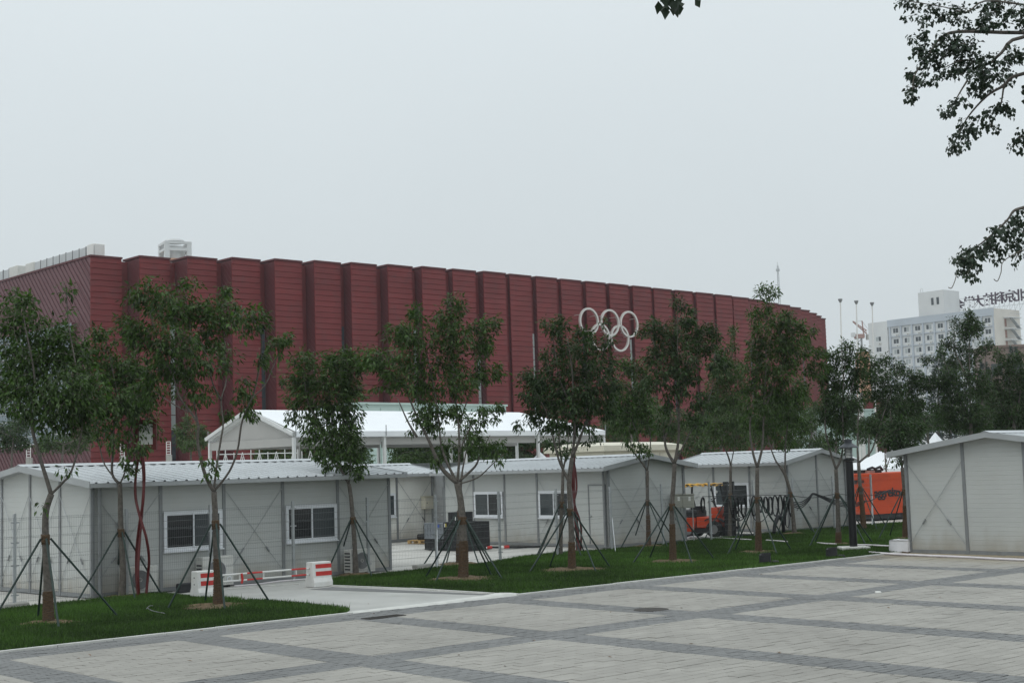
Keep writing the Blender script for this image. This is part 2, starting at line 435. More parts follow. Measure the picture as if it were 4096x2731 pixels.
# ------------------------------------------------------------------ ground, paving, lawns
g_ = MB(); g_.add([(-1500, -200, -0.06), (1500, -200, -0.06), (1500, 2500, -0.06), (-1500, 2500, -0.06)], [(0, 1, 2, 3)])
struct('ground', g_, M['ground'])
PY = 0.728
PE = Vector((math.cos(PY), math.sin(PY), 0)); PN = Vector((math.sin(PY), -math.cos(PY), 0))
def st(s, t, z=0.0): 
    p = PE * s + PN * t
    return (p.x, p.y, z)
S0, SA, SW = 12.0366, 3.6679, 0.7602
T_K, T_E, T_B0, T_B1 = -22.87, -21.80, -17.285, -16.512
# yard behind the fence
y_ = MB(); y_.add([(-60, 20, -0.02), (-11.6, 31.2, -0.02), (16.5, 59.3, -0.02), (40, 59, -0.02), (60, 130, -0.02), (-80, 130, -0.02)], [(0, 1, 2, 3, 4, 5)])
struct('yard', y_, M['yard'])

def mat_paver(name, col, Lp, Wp, var, joint_tone=1.0):
    m = mat(name, col, 0.8, 0, 0.10, 1.1, 0.35, 55, spec=0.3)
    t, N, L_ = node_helper(m)
    g = N.new('ShaderNodeNewGeometry')
    def dot(v):
        d = N.new('ShaderNodeVectorMath'); d.operation = 'DOT_PRODUCT'; d.inputs[1].default_value = v
        L_(g.outputs['Position'], d.inputs[0]); return d.outputs['Value']
    def ma(op, a, b, c=None):
        q = N.new('ShaderNodeMath'); q.operation = op
        for i, x in enumerate((a, b, c)):
            if x is None: continue
            if isinstance(x, (int, float)): q.inputs[i].default_value = x
            else: L_(x, q.inputs[i])
        return q.outputs[0]
    s_, t_ = dot(PE), dot(PN)
    row = ma('FLOOR', ma('MULTIPLY', ma('ADD', t_, -T_E), 1 / Wp), 0)
    odd = ma('FRACT', ma('MULTIPLY', row, 0.5), 0)
    colm = ma('FLOOR', ma('ADD', ma('MULTIPLY', s_, 1 / Lp), odd), 0)
    cmb = N.new('ShaderNodeCombineXYZ'); L_(row, cmb.inputs[0]); L_(colm, cmb.inputs[1])
    wn = N.new('ShaderNodeTexWhiteNoise'); wn.noise_dimensions = '2D'; L_(cmb.outputs[0], wn.inputs['Vector'])
    f = ma('MULTIPLY_ADD', wn.outputs['Value'], 2 * var, 1 - var)
    b = N['Principled BSDF']; old = b.inputs['Base Color'].links[0].from_socket
    sc = N.new('ShaderNodeVectorMath'); sc.operation = 'SCALE'; L_(old, sc.inputs[0]); L_(f, sc.inputs['Scale'])
    # builders' sand trodden out from the foot of the right-hand cabin
    nr = N.new('ShaderNodeVectorMath'); nr.operation = 'DOT_PRODUCT'; nr.inputs[1].default_value = (-0.756, -0.655, 0)
    sb = N.new('ShaderNodeVectorMath'); sb.operation = 'SUBTRACT'; sb.inputs[1].default_value = (11.12, 40.11, 0)
    L_(g.outputs['Position'], sb.inputs[0]); L_(sb.outputs[0], nr.inputs[0])
    n5 = N.new('ShaderNodeTexNoise'); n5.inputs['Scale'].default_value = 1.3; n5.inputs['Detail'].default_value = 7
    L_(g.outputs['Position'], n5.inputs['Vector'])
    dd = ma('ADD', nr.outputs['Value'], ma('MULTIPLY', ma('ADD', n5.outputs['Fac'], -0.5), 2.2))
    mr = N.new('ShaderNodeMapRange'); mr.inputs['From Min'].default_value = 0.2; mr.inputs['From Max'].default_value = 3.2
    mr.inputs['To Min'].default_value = 0.8; mr.inputs['To Max'].default_value = 0.0
    L_(dd, mr.inputs['Value'])
    mx = N.new('ShaderNodeMix'); mx.data_type = 'RGBA'; mx.inputs['B'].default_value = (0.33, 0.27, 0.17, 1)
    L_(mr.outputs[0], mx.inputs['Factor']); L_(sc.outputs[0], mx.inputs['A'])
    # broad grime and wear
    n6 = N.new('ShaderNodeTexNoise'); n6.inputs['Scale'].default_value = 0.35; n6.inputs['Detail'].default_value = 6
    L_(g.outputs['Position'], n6.inputs['Vector'])
    f6 = N.new('ShaderNodeMapRange'); f6.inputs['From Min'].default_value = 0.3; f6.inputs['From Max'].default_value = 0.7
    f6.inputs['To Min'].default_value = 0.88; f6.inputs['To Max'].default_value = 1.08
    L_(n6.outputs['Fac'], f6.inputs['Value'])
    s7 = N.new('ShaderNodeVectorMath'); s7.operation = 'SCALE'; L_(mx.outputs['Result'], s7.inputs[0]); L_(f6.outputs[0], s7.inputs['Scale'])
    # odd replaced blocks and small dark stains
    w2 = N.new('ShaderNodeTexWhiteNoise'); w2.noise_dimensions = '2D'; sh = N.new('ShaderNodeVectorMath'); sh.operation = 'ADD'; sh.inputs[1].default_value = (17.3, 4.1, 0); L_(cmb.outputs[0], sh.inputs[0]); L_(sh.outputs[0], w2.inputs['Vector'])
    odd2 = ma('MULTIPLY_ADD', ma('GREATER_THAN', w2.outputs['Value'], 0.955), -0.07, 1.0)
    n8 = N.new('ShaderNodeTexNoise'); n8.inputs['Scale'].default_value = 1.9; n8.inputs['Detail'].default_value = 9; n8.inputs['Roughness'].default_value = 0.65; L_(g.outputs['Position'], n8.inputs['Vector'])
    r8 = N.new('ShaderNodeMapRange'); r8.inputs['From Min'].default_value = 0.60; r8.inputs['From Max'].default_value = 0.76; r8.inputs['To Min'].default_value = 1.0; r8.inputs['To Max'].default_value = 0.88; L_(n8.outputs['Fac'], r8.inputs['Value'])
    s8 = N.new('ShaderNodeVectorMath'); s8.operation = 'SCALE'; L_(s7.outputs[0], s8.inputs[0]); L_(ma('MULTIPLY', odd2, r8.outputs[0]), s8.inputs['Scale'])
    L_(s8.outputs[0], b.inputs['Base Color'])
    return m
LP, WP, LD, WD = 0.40, 0.20, 0.24, 0.12
M['paver_l'] = mat_paver('light_paver', (0.315, 0.302, 0.275), LP, WP, 0.045)
M['paver_d'] = mat_paver('dark_paver', (0.185, 0.187, 0.185), LD, WD, 0.06)
pb = MB(); pb.add([st(-4, T_K, -0.016), st(70, T_K, -0.016), st(70, 12, -0.016), st(-4, 12, -0.016)], [(0, 1, 2, 3)])
pav = struct('pavement', pb, M['sand'])

def fill(sa, sb, ta, tb, Lp, Wp):
    out = []
    r0, r1 = math.floor((ta - T_E) / Wp + 1e-6), math.ceil((tb - T_E) / Wp - 1e-6)
    for r in range(r0, r1):
        t0, t1 = max(ta, T_E + r * Wp), min(tb, T_E + (r + 1) * Wp)
        if t1 - t0 < 0.025: continue
        off = -0.5 * Lp if r % 2 else 0.0
        c0, c1 = math.floor((sa - off) / Lp + 1e-6), math.ceil((sb - off) / Lp - 1e-6)
        for c in range(c0, c1):
            s0, s1 = max(sa, c * Lp + off), min(sb, (c + 1) * Lp + off)
            if s1 - s0 < 0.03: continue
            out.append((s0, s1, t0, t1))
    return out
rects = []
TMAX = -5.5
for i in range(-3, 12):
    b0, b1 = S0 + i * SA - SW / 2, S0 + i * SA + SW / 2
    f0, f1 = b1, S0 + (i + 1) * SA - SW / 2
    for ta, tb in ((T_E, T_B0), (T_B1, TMAX)):
        rects += [(q, 'l') for q in fill(f0, f1, ta, tb, LP, WP)]
    rects += [(q, 'd') for q in fill(b0, b1, T_E, TMAX, LD, WD)]
    rects += [(q, 'd') for q in fill(f0, f1, T_B0, T_B1, LD, WD)]
rects += [(q, 'd') for q in fill(S0 - 3 * SA, S0 + 11 * SA, T_K + 0.10, T_E, LD, WD)]
sel = []
for q, k in rects:
    sc_, tc_ = (q[0] + q[1]) / 2, (q[2] + q[3]) / 2
    p = st(sc_, tc_)
    if p[1] < 8: continue
    u, v = pr(p)
    if not (-900 < u < 5000 and v < 3300): continue
    # stop at the lawn end on the right and under the right-hand cabin
    if (p[0] - 11.12) * -0.756 + (p[1] - 40.11) * -0.655 < -0.5 : continue
    c_ = [pr(st(q[a], q[b])) for a, b in ((0, 2), (1, 2), (1, 3), (0, 3))]
    ar = abs(sum(c_[i][0] * c_[(i + 1) % 4][1] - c_[(i + 1) % 4][0] * c_[i][1] for i in range(4))) / 2
    vis = 0 <= u <= 4096 and v < 2725
    sel.append((ar if vis else 0, q, k))
sel.sort(key=lambda x: -x[0])
GAP, CH = 0.0075, 0.005
def pav_verts(q, z):
    s0, s1, t0, t1 = q[0] + GAP, q[1] - GAP, q[2] + GAP, q[3] - GAP
    lo = [(s0, t0), (s1, t0), (s1, t1), (s0, t1)]
    hi = [(s0 + CH, t0 + CH), (s1 - CH, t0 + CH), (s1 - CH, t1 - CH), (s0 + CH, t1 - CH)]
    return [(*p, -0.014) for p in lo] + [(*p, z - 0.004) for p in lo] + [(*p, z) for p in hi]
PF = [(8, 9, 10, 11)] + [(k + i, k + (i + 1) % 4, k + 4 + (i + 1) % 4, k + 4 + i) for k in (0, 4) for i in range(4)]
PF = [tuple(reversed(f)) for f in PF]
_pm = {}
npv = {'l': MB(), 'd': MB()}
_prot = Matrix(((PE.x, PN.x, 0, 0), (PE.y, PN.y, 0, 0), (0, 0, 1, 0), (0, 0, 0, 1)))
for i, (ar, q, k) in enumerate(sel):
    dz = rnd.gauss(0, 0.0022)
    if i < 300 and ar > 0:
        key = (k, round(q[1] - q[0], 3), round(q[3] - q[2], 3))
        if key not in _pm:
            mb = MB(); mb.add(pav_verts((0, q[1] - q[0], 0, q[3] - q[2]), 0.0), PF)
            _pm[key] = mb.mesh('paver'); _pm[key].materials.append(M['paver_' + k])
        o = bpy.data.objects.new('paver', _pm[key]); COL.objects.link(o); o.parent = pav
        mt = _prot.copy(); c = Vector(st(q[0], q[2], dz)); mt.translation = c; o.matrix_local = mt
    else:
        mb = npv[k]; vv = pav_verts(q, dz); n0 = len(mb.v)
        mb.v += [st(*p) for p in vv]; mb.f += [tuple(a + n0 for a in f) for f in PF]; mb.c += [0.5] * len(PF)
for k, nm in (('l', 'light_pavers'), ('d', 'dark_pavers')):
    o = link(nm, npv[k].mesh(nm), M['paver_' + k], pav); o['kind'] = 'stuff'

# driveway slab with a paved edge, kerbs
def poly_px(px, z): return [gz(u, v, 0.0)[:2] for u, v in px]
dv = [(1405, 2453), (1236, 2419), (1072, 2403), (908, 2394), (718, 2379), (640, 2374), (700, 2362), (860, 2352), (1050, 2330), (1230, 2313), (1310, 2342), (1640, 2355), (1960, 2374), (2056, 2378)]
dm = MB(); dm.add([(*gz(u, v)[:2], -0.004) for u, v in dv], [tuple(range(len(dv)))])
struct('driveway', dm, M['drive'])
de = MB()
pA, pB = gz(1330, 2346), gz(2040, 2379)
dd_ = (pB - pA).normalized(); nn_ = Vector((-dd_.y, dd_.x, 0))
if nn_.y > 0: nn_ = -nn_
de.add([tuple(pA + Vector((0, 0, 0.001))), tuple(pB + Vector((0, 0, 0.001))), tuple(pB + nn_ * 0.15 + Vector((0, 0, 0.001))), tuple(pA + nn_ * 0.75 + Vector((0, 0, 0.001)))], [(0, 1, 2, 3)])
struct('driveway_edge', de, M['paver_d'])
def kerb(name, pts, w=0.10, h=0.03):
    mb = MB()
    for a, b in zip(pts, pts[1:]):
        a, b = Vector(a), Vector(b); L0 = (b - a).length; n = max(1, round(L0 / 1.0))
        for i in range(n):
            p, q = a.lerp(b, (i + 0.006) / n), a.lerp(b, (i + 0.994) / n)
            d = (q - p).normalized(); s_ = Vector((-d.y, d.x, 0)) * (w / 2)
            dz = rnd.uniform(-0.004, 0.004)
            mb.add([p - s_ + Vector((0, 0, -0.05)), q - s_ + Vector((0, 0, -0.05)), q + s_ + Vector((0, 0, -0.05)), p + s_ + Vector((0, 0, -0.05)),
                    p - s_ + Vector((0, 0, h + dz)), q - s_ + Vector((0, 0, h + dz)), q + s_ + Vector((0, 0, h + dz)), p + s_ + Vector((0, 0, h + dz))],
                   [(4, 5, 6, 7), (0, 1, 5, 4), (1, 2, 6, 5), (2, 3, 7, 6), (3, 0, 4, 7)])
    return struct(name, mb, M['kerb'])
sp_tip = (gz(1405, 2453)).dot(PE); sp_r = gz(2062, 2379).dot(PE)
kerb('kerb', [st(2.0, T_K + 0.05), st(sp_tip, T_K + 0.05)])
kerb('kerb', [st(sp_r, T_K + 0.05), st(35.2, T_K + 0.05)])
kerb('kerb', [gz(1322, 2343), gz(1640, 2355), gz(1960, 2374), gz(2050, 2378)], 0.08)
kerb('kerb', [gz(718, 2379), gz(860, 2352 + 6), gz(1195, 2336)], 0.07, 0.02)
# dropped kerb ramp at the driveway mouth
dk = MB()
a_, b_ = sp_tip - 0.05, sp_r + 0.15
for i in range(12):
    s1, s2 = a_ + (b_ - a_) * i / 12, a_ + (b_ - a_) * (i + 1) / 12
    h1, h2 = 0.012 + 0.07 * (i / 12) ** 4, 0.012 + 0.07 * ((i + 1) / 12) ** 4
    if i == 11: h2 = 0.03
    dk.add([st(s1, T_K - 0.28, -0.02), st(s2, T_K - 0.28, -0.02), st(s2, T_K + 0.03, -0.02), st(s1, T_K + 0.03, -0.02),
            st(s1, T_K - 0.28, h1), st(s2, T_K - 0.28, h2), st(s2, T_K - 0.02, h2 * 0.7), st(s1, T_K - 0.02, h1 * 0.7)],
           [(4, 5, 6, 7), (0, 1, 5, 4), (1, 2, 6, 5), (2, 3, 7, 6), (3, 0, 4, 7)])
struct('dropped_kerb', dk, M['kerb'])

# lawns
lawnL = [st(1.0, T_K), st(sp_tip - 0.1, T_K)] + [gz(u, v)[:] for u, v in ((1399, 2440), (1236, 2419), (1072, 2404), (908, 2395), (774, 2386), (700, 2379), (640, 2374), (500, 2388), (370, 2402), (180, 2420), (0, 2438), (-300, 2475), (-700, 2520))]
lawnR = [st(sp_r + 0.1, T_K), st(34.6, T_K)] + [gz(u, v)[:] for u, v in ((3640, 2203), (3640, 2090), (3480, 2098), (3330, 2104), (3170, 2122), (3000, 2140), (2850, 2153), (2735, 2166), (2590, 2184), (2445, 2196), (2300, 2207), (2120, 2222), (1900, 2258), (1640, 2283), (1480, 2300), (1330, 2314), (1318, 2340), (1640, 2354), (1960, 2373))]
def inside(poly, x, y):
    r = np.zeros(x.shape, bool); n = len(poly)
    for i in range(n):
        x1, y1 = poly[i][0], poly[i][1]; x2, y2 = poly[(i + 1) % n][0], poly[(i + 1) % n][1]
        if y1 == y2: continue
        c = ((y1 > y) != (y2 > y)) & (x < (x2 - x1) * (y - y1) / (y2 - y1) + x1)
        r ^= c
    return r
SOILS = []
def lawn_z(x, y):
    return 0.022 + 0.03 * np.sin(x * 0.9 + 1.3) * np.sin(y * 0.7) ** 2 * 0.6 + 0.012 * np.sin(x * 2.3 - y * 1.7)
def make_lawn(poly, seed):
    mb = MB(); mb.add([(p[0], p[1], 0.006) for p in poly], [tuple(range(len(poly)))])
    struct('lawn', mb, M['lawn'])
def make_grass(poly, dens, seed, label):
    r = np.random.default_rng(seed)
    P_ = np.array([[p[0], p[1]] for p in poly]); lo, hi = P_.min(0), P_.max(0)
    n = int((hi - lo).prod() * dens)
    xy = r.uniform(lo, hi, (n, 2)); x, y = xy[:, 0], xy[:, 1]
    x += r.normal(0, 0.03, n) * (r.random(n) < 0.5); ok = inside(poly, xy[:, 0], y) & (np.abs(x) < y * 0.42 + 1)
    # shaggy edge: a few blades lean over the kerb
    x, y = x[ok], y[ok]
    keep = np.ones(x.shape, bool)
    for (cx, cy, cr_) in SOILS:
        d = np.hypot((x - cx), (y - cy)); keep &= (d > cr_ * (r.uniform(0.45, 1.25, x.shape) + 0.25 * np.sin(3 * np.arctan2(y - cy, x - cx) + cx))) | (r.random(x.shape) < 0.06)
    bald = np.sin(x * 2.9 + 1.7 * np.sin(y * 1.9)) * np.sin(y * 2.3 + 1.3 * np.sin(x * 1.4)) + 0.5 * np.sin(x * 0.8 - y * 0.6)
    keep &= (bald < 0.95) | (r.random(x.shape) < 0.35)
    x, y = x[keep], y[keep]; n = len(x)
    patch = 0.5 + 0.5 * np.sin(x * 1.7 + np.sin(y * 1.3) * 2) * np.sin(y * 1.1 + x * 0.4)
    h = r.uniform(0.035, 0.085, n) * (0.75 + 0.6 * patch); w = r.uniform(0.006, 0.012, n)
    tuft = r.random(n) < 0.05; h[tuft] *= 1.6
    th = r.uniform(0, 2 * np.pi, n); ln = r.uniform(0.0, 0.6, n) * h; la = r.uniform(0, 2 * np.pi, n)
    z = np.full(n, 0.004)
    a = np.stack([x - w * np.cos(th), y - w * np.sin(th), z], 1); b = np.stack([x + w * np.cos(th), y + w * np.sin(th), z], 1)
    c = np.stack([x + ln * np.cos(la), y + ln * np.sin(la), z + h], 1)
    V = np.stack([a, b, c], 1).reshape(-1, 3)
    me = bpy.data.meshes.new('grass')
    me.vertices.add(3 * n); me.vertices.foreach_set('co', V.ravel())
    me.loops.add(3 * n); me.loops.foreach_set('vertex_index', np.arange(3 * n, dtype=np.int32))
    me.polygons.add(n); me.polygons.foreach_set('loop_start', np.arange(0, 3 * n, 3, dtype=np.int32))
    try: me.polygons.foreach_set('loop_total', np.full(n, 3, np.int32))
    except Exception: pass
    at = me.attributes.new('tint', 'FLOAT', 'FACE')
    at.data.foreach_set('value', np.clip(0.10 + 0.40 * patch + 0.18 * np.sin(x * 0.5 + 2 * np.sin(y * 0.31)) + r.normal(0, 0.24, n), 0, 1).astype(np.float32))
    me.update(); me.validate()
    o = link('grass', me, M['grass']); return tag(o, label, 'grass', kind='stuff')
make_lawn(lawnL, 1); make_lawn(lawnR, 2)

# manhole, drain
def disc(name, label, cat, c, r, z, m, n=28):
    mb = MB(); mb.lathe([(r, -0.03), (r, z - 0.004), (r - 0.02, z)], (c.x, c.y, 0), n)
    o = ob(name, mb, m); return tag(o, label, cat)
mh = gz(2604, 2437)
disc('manhole_cover', 'round iron manhole cover set in the dark paving band', 'manhole', mh, 0.33, 0.010, M['iron'])
dg = thing('drain_grate', 'long dark iron drain grate beside the driveway mouth', 'drain', tuple(gz(1535, 2467)))
c_ = gz(1535, 2467); sC, tC = c_.dot(PE), c_.dot(PN)
fr_ = MB(); fr_.fr = (Vector(st(sC, tC)), PE, PN, Vector((0, 0, 1)))
fr_.box((-0.42, -0.15, -0.02), (0.42, -0.13, 0.012)).box((-0.42, 0.13, -0.02), (0.42, 0.15, 0.012)).box((-0.42, -0.13, -0.02), (-0.40, 0.13, 0.012)).box((0.40, -0.13, -0.02), (0.42, 0.13, 0.012))
fr_.box((-0.40, -0.13, -0.02), (0.40, 0.13, 0.003))
ob('frame', fr_, M['iron'], dg)
for i in range(14):
    b_ = MB(fr_.fr); xx = -0.37 + i * 0.057
    b_.box((xx, -0.13, 0.0035), (xx + 0.02, 0.13, 0.011)); ob('bar', b_, M['iron'], dg)
M['ltgrey'] = mat('pale_louvre', (0.50, 0.52, 0.53), 0.6, 0, 0.08, 1.0)
# ------------------------------------------------------------------ red arena
Z = Vector((0, 0, 1))
AE, AN = dirv(43.2), dirv(-46.8)
HT, PH, PLEN = 24.0, 0.555, 3.17
AL = [(-39.30, 129.84), (-35.03, 131.12), (-30.79, 132.37), (-26.87, 133.91), (-23.02, 135.58), (-19.43, 137.49), (-16.02, 139.51), (-12.52, 141.64),
      (-9.16, 143.76), (-6.08, 146.23), (-2.90, 148.66), (-0.10, 151.40), (2.82, 153.98), (5.67, 156.71), (8.62, 159.40), (11.49, 162.02), (14.45, 164.75),
      (17.22, 167.56), (20.13, 170.28), (23.05, 173.02), (25.87, 175.85), (28.50, 178.79), (31.10, 181.90)]
AR_far = [(35.91, 188.12), (38.14, 191.02), (40.36, 194.55), (42.4, 198.28), (44.33, 202.57), (45.84, 206.45), (47.36, 210.54)]
AL = [Vector((x, y, 0)) for x, y in AL] + [Vector((x, y, 0)) - AE * PLEN for x, y in AR_far]
arena = thing('sports_arena', 'large dark red sports arena of stepped vertical bays clad in horizontal panels', 'arena', (-39.3, 129.84, 0))
NS = int(HT / PH)
strip_mb = MB(); strip_mb.add([(0, 0, 0), (PLEN, 0, 0), (PLEN, 0, PH), (0, 0, PH), (0, 0.13, 0.035), (PLEN, 0.13, 0.035), (PLEN, 0.07, PH - 0.005), (0, 0.07, PH - 0.005), (0, 0.06, 0), (PLEN, 0.06, 0)],
    [(4, 7, 6, 5), (4, 5, 9, 8), (6, 7, 3, 2), (0, 4, 8), (0, 3, 7, 4), (1, 9, 5), (1, 5, 6, 2)])
strip_me = strip_mb.mesh('cladding_panel'); strip_me.materials.append(M['arena'])
rotA = Matrix(((AE.x, AN.x, 0, 0), (AE.y, AN.y, 0, 0), (0, 0, 1, 0), (0, 0, 0, 1)))
rest = MB(); count = 0
for i, Lp in enumerate(AL):
    Rp = Lp + AE * PLEN
    fr = (Lp, AE, AN, Z)
    b = MB(fr); b.box((0.02, -3.2, 0), (PLEN - 0.02, -0.02, HT - 0.25)); ob('bay_wall', b, M['arena_ret_shaded'], arena)
    c = MB(fr); c.box((-0.05, -3.2, HT - 0.18), (PLEN + 0.05, 0.20, HT)); ob('parapet_cap', c, M['arena_ret_shaded'], arena)
    for k in range(NS):
        z0 = k * PH
        if 300 > count and i < 11 and z0 > 7.0:
            o = bpy.data.objects.new('cladding_panel', strip_me); COL.objects.link(o); o.parent = arena; o.matrix_parent_inverse = parent_inv(arena)
            mt = rotA.copy(); mt.translation = Lp + Z * z0; o.matrix_basis = mt; count += 1
        else:
            rest.fr = (Lp + Z * z0, AE, AN, Z); rest.add(strip_mb.v, strip_mb.f)
    # diagonal seams on the deep left return
    if i < 14:
        dsm = MB(fr)
        for q in range(-3, 44):
            y0, z0 = 0.0, q * 0.62
            z1 = z0 + 2.6
            za, zb = max(z0, 0.3), min(z1, HT - 0.4)
            if zb - za < 0.3: continue
            dsm.bar((-0.002, -(za - z0), za), (-0.002, -(zb - z0), zb), 0.03, 0.05)
        o = ob('seam_ribs', dsm, M['arena_ret_shaded'], arena); o['kind'] = 'stuff'
    if i + 1 < len(AL):
        Ln = AL[i + 1]; wdt = (Ln - Rp).dot(AE)
        if wdt > 0.15:
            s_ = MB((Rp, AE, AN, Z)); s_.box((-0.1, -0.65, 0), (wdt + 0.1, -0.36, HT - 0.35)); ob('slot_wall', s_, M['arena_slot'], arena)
            if i % 2 == 1 and wdt > 0.3:
                pale = i in (1, 7, 9, 11, 15)
                for k in range(10):
                    z0 = 3.1 + k * 1.45
                    if i == 9 and k > 7: continue
                    f = MB((Rp, AE, AN, Z)); f.box((0.06, -0.355, z0), (wdt - 0.04, -0.30, z0 + 0.06)); fo = ob('window_frame', f, M['arena_ret_shaded'], arena)
                    g = MB((Rp, AE, AN, Z)); g.box((0.10, -0.355, z0 + 0.065), (wdt - 0.08, -0.31, z0 + 1.44))
                    ob('pane', g, M['glass_pale'] if pale and k > 2 and not (i == 7 and k == 5) else M['glass_arena'], fo)
ro = ob('far_cladding_panels', rest, M['arena'], arena); ro['kind'] = 'stuff'
# roof deck
deck = MB(); pts = [Lp + AE * PLEN - AN * 2.9 for Lp in AL] + [AL[-1] - AN * 60, AL[0] - AN * 75, AL[0] - AN * 2.9]
deck.add([(p.x, p.y, HT - 0.5) for p in pts], [tuple(range(len(pts)))]); ob('roof', deck, M['ground'], arena)
# side wall with diagonal ribs
SDIR = -AN   # runs away to the left
SN = -AE     # faces left and towards the camera
sf = (AL[0], SDIR, SN, Z)
sw = MB(sf); sw.box((0, -0.3, 0), (60, 0.0, HT - 0.2)); ob('side_wall', sw, M['arena_side'], arena)
cpz = MB(sf); cpz.box((0.0, -0.35, HT - 0.2), (60, 0.12, HT - 0.02)); ob('parapet_cap', cpz, M['arena_ret_shaded'], arena)
kk = -24.0
while kk < 24:
    s1, s2 = max(0.02, -kk), min(42.0, HT - 0.25 - kk)
    if s2 - s1 > 0.2:
        r_ = MB(sf); r_.bar((s1, 0.04, s1 + kk), (s2, 0.04, s2 + kk), 0.10, 0.08, up=(0, 1, 0)); ob('rib', r_, M['arena_rib'], arena)
    kk += 0.78
cw = MB(sf); cw.box((2.9, 0.1, 6.6), (44, 0.42, 17.9)); ob('curtain_wall_frame', cw, M['arena_side'], arena)
for r_i in range(14):
    z0 = 6.65 + r_i * 0.8
    for c_i in range(13):
        x0 = 2.95 + c_i * 1.42
        g = MB(sf); g.box((x0 + 0.02, 0.43, z0 + 0.05), (x0 + 1.40, 0.45, z0 + 0.78))
        ob('curtain_pane', g, M['glass_curtain'] if (r_i + c_i * 3) % 7 else M['glass_arena'], arena)
    m_ = MB(sf); m_.box((2.95, 0.43, z0), (22, 0.50, z0 + 0.045)); ob('mullion', m_, M['alu'], arena)
# emblem: five rings standing off the facade
ec = {0: (2353, 1284), 1: (2434, 1291), 2: (2513, 1299), 3: (2392, 1348), 4: (2477, 1353)}
facey = {}
emb = thing('ring_emblem', 'five interlocking pale metal rings mounted on the red arena facade', 'emblem', tuple(gy(2430, 1320, 160)))
def on_facade(u, v, off=1.0):
    """meet the sight line with the plane of the panels near the rings"""
    p0 = AL[14] + AN * off
    d = _ray(u, v); o = Vector((0, 0, CAMH)); t = (p0 - o).dot(AN) / d.dot(AN)
    return o + d * t
cen = {k: on_facade(*p) for k, p in ec.items()}
rr = (cen[2] - cen[0]).dot(AE) / 4.35
mid = cen[1]; zt, zb = (cen[0].z + cen[1].z + cen[2].z) / 3, (cen[3].z + cen[4].z) / 2
for k in range(5):
    c = mid + AE * {0: -2.18, 1: 0, 2: 2.18, 3: -1.09, 4: 1.09}[k] * rr
    c.z = zt if k < 3 else zb
    mb = MB(); mb.ring(c + AN * (0.10 * (k % 2)), AE, Z, AN, rr * 0.865, rr * 1.01, 0.22, 56)
    ob('ring', mb, M['rings'], emb)
    for th in (30, 150, 270):
        q = c + (AE * math.cos(R(th)) + Z * math.sin(R(th))) * rr * 0.93
        s_ = MB(); s_.tube([q, q - AN * 1.0], 0.035, 6); ob('standoff', s_, M['rings'], emb)
# roof plant behind the parapet
rp = thing('roof_plant_screen', 'grey louvred plant screen with white end housing on the arena roof', 'roof plant', tuple(AL[0] + SDIR * 6 + Z * HT))
pf = (AL[0] - SN * 1.2 + Z * (HT - 0.4), SDIR, SN, Z)
for i in range(8):
    x0 = 3.2 + i * 1.42
    p = MB(pf); p.box((x0 + 0.05, -0.05, 0.2), (x0 + 1.37, 0.02, 1.65)); ob('louvre_panel', p, M['ltgrey'], rp)
    p = MB(pf); p.box((x0 - 0.005, -0.05, 0), (x0 + 0.045, 0.06, 1.72)); ob('post', p, M['steel'], rp)
p = MB(pf); p.cbox((1.75, -1.2, 0), (3.1, 0.0, 1.85), 0.05); ob('housing', p, M['white'], rp)
p = MB(pf); p.cbox((14.7, -1.0, 0), (16.6, 0.1, 1.75), 0.05); ob('housing', p, M['acwhite'], rp)
p = MB(pf); p.tube([(1.55, 0, 1.6), (1.55, 0, 0)], 0.02, 5); ob('pole', p, M['steel'], rp)
rp2 = thing('roof_plant_screen', 'pale boxed plant housing farther along the arena roof at the left edge', 'roof plant', tuple(AL[0] + SDIR * 19 + Z * HT))
p = MB(pf); p.cbox((18.6, -1.0, 0), (20.6, 0.1, 1.9), 0.05); ob('housing', p, M['acwhite'], rp2)
for i in range(3):
    x0 = 20.7 + i * 1.5
    p = MB(pf); p.box((x0, -0.05, 0.2), (x0 + 1.42, 0.02, 1.75)); ob('louvre_panel', p, M['ltgrey'], rp2)
    p = MB(pf); p.box((x0 - 0.05, -0.05, 0), (x0 - 0.005, 0.09, 1.85)); ob('post', p, M['steel'], rp2)

# mint glazed podium pieces and the red block at the far end
def slab_house(name, label, cat, a, dirdeg, Ln, dep, h, m, cols, post_m, band=None):
    t = thing(name, label, cat, tuple(a)); x = dirv(dirdeg); y = dirv(dirdeg + 90); f = (Vector(a), x, y, Z)
    b = MB(f); b.box((0, 0, 0), (Ln, dep, h)); ob('wall', b, m, t)
    n = cols
    for i in range(n):
        for k in range(4):
            x0 = Ln * i / n; z0 = 0.3 + k * (h - 0.5) / 4
            p = MB(f); p.box((x0 + 0.05, -0.06, z0), (x0 + Ln / n - 0.05, -0.005, z0 + (h - 0.5) / 4 - 0.06)); ob('glass_panel', p, m, t)
    c = MB(f); c.box((-0.1, -0.15, h), (Ln + 0.1, dep, h + 0.18)); ob('coping', c, m, t)
    return t, f
a_ = Vector((-13.0, 118.0, 0))
slab_house('entrance_podium', 'low mint green glazed podium rising behind the white marquee roof', 'building', a_, 45.6, 17.5, 6, 8.6, M['mint'], 8, None)
a_ = gy(3190, 1830, 176); a_.z = 0
t_, f_ = slab_house('entrance_podium', 'mint green glazed hall seen between trees at the arena right end', 'building', a_, 8, 10.5, 5, 8.8, M['mint'], 6, None)
p = MB(f_); p.tube([(8.2, -1.2, 0), (8.2, -1.2, 11.0)], 0.28, 12); ob('column', p, M['white'], t_)
p = MB(f_); p.tube([(2.0, -1.0, 0), (2.0, -1.0, 8.4)], 0.35, 10); ob('column', p, M['galv'], t_)
a_ = gy(3445, 1830, 190); a_.z = 0
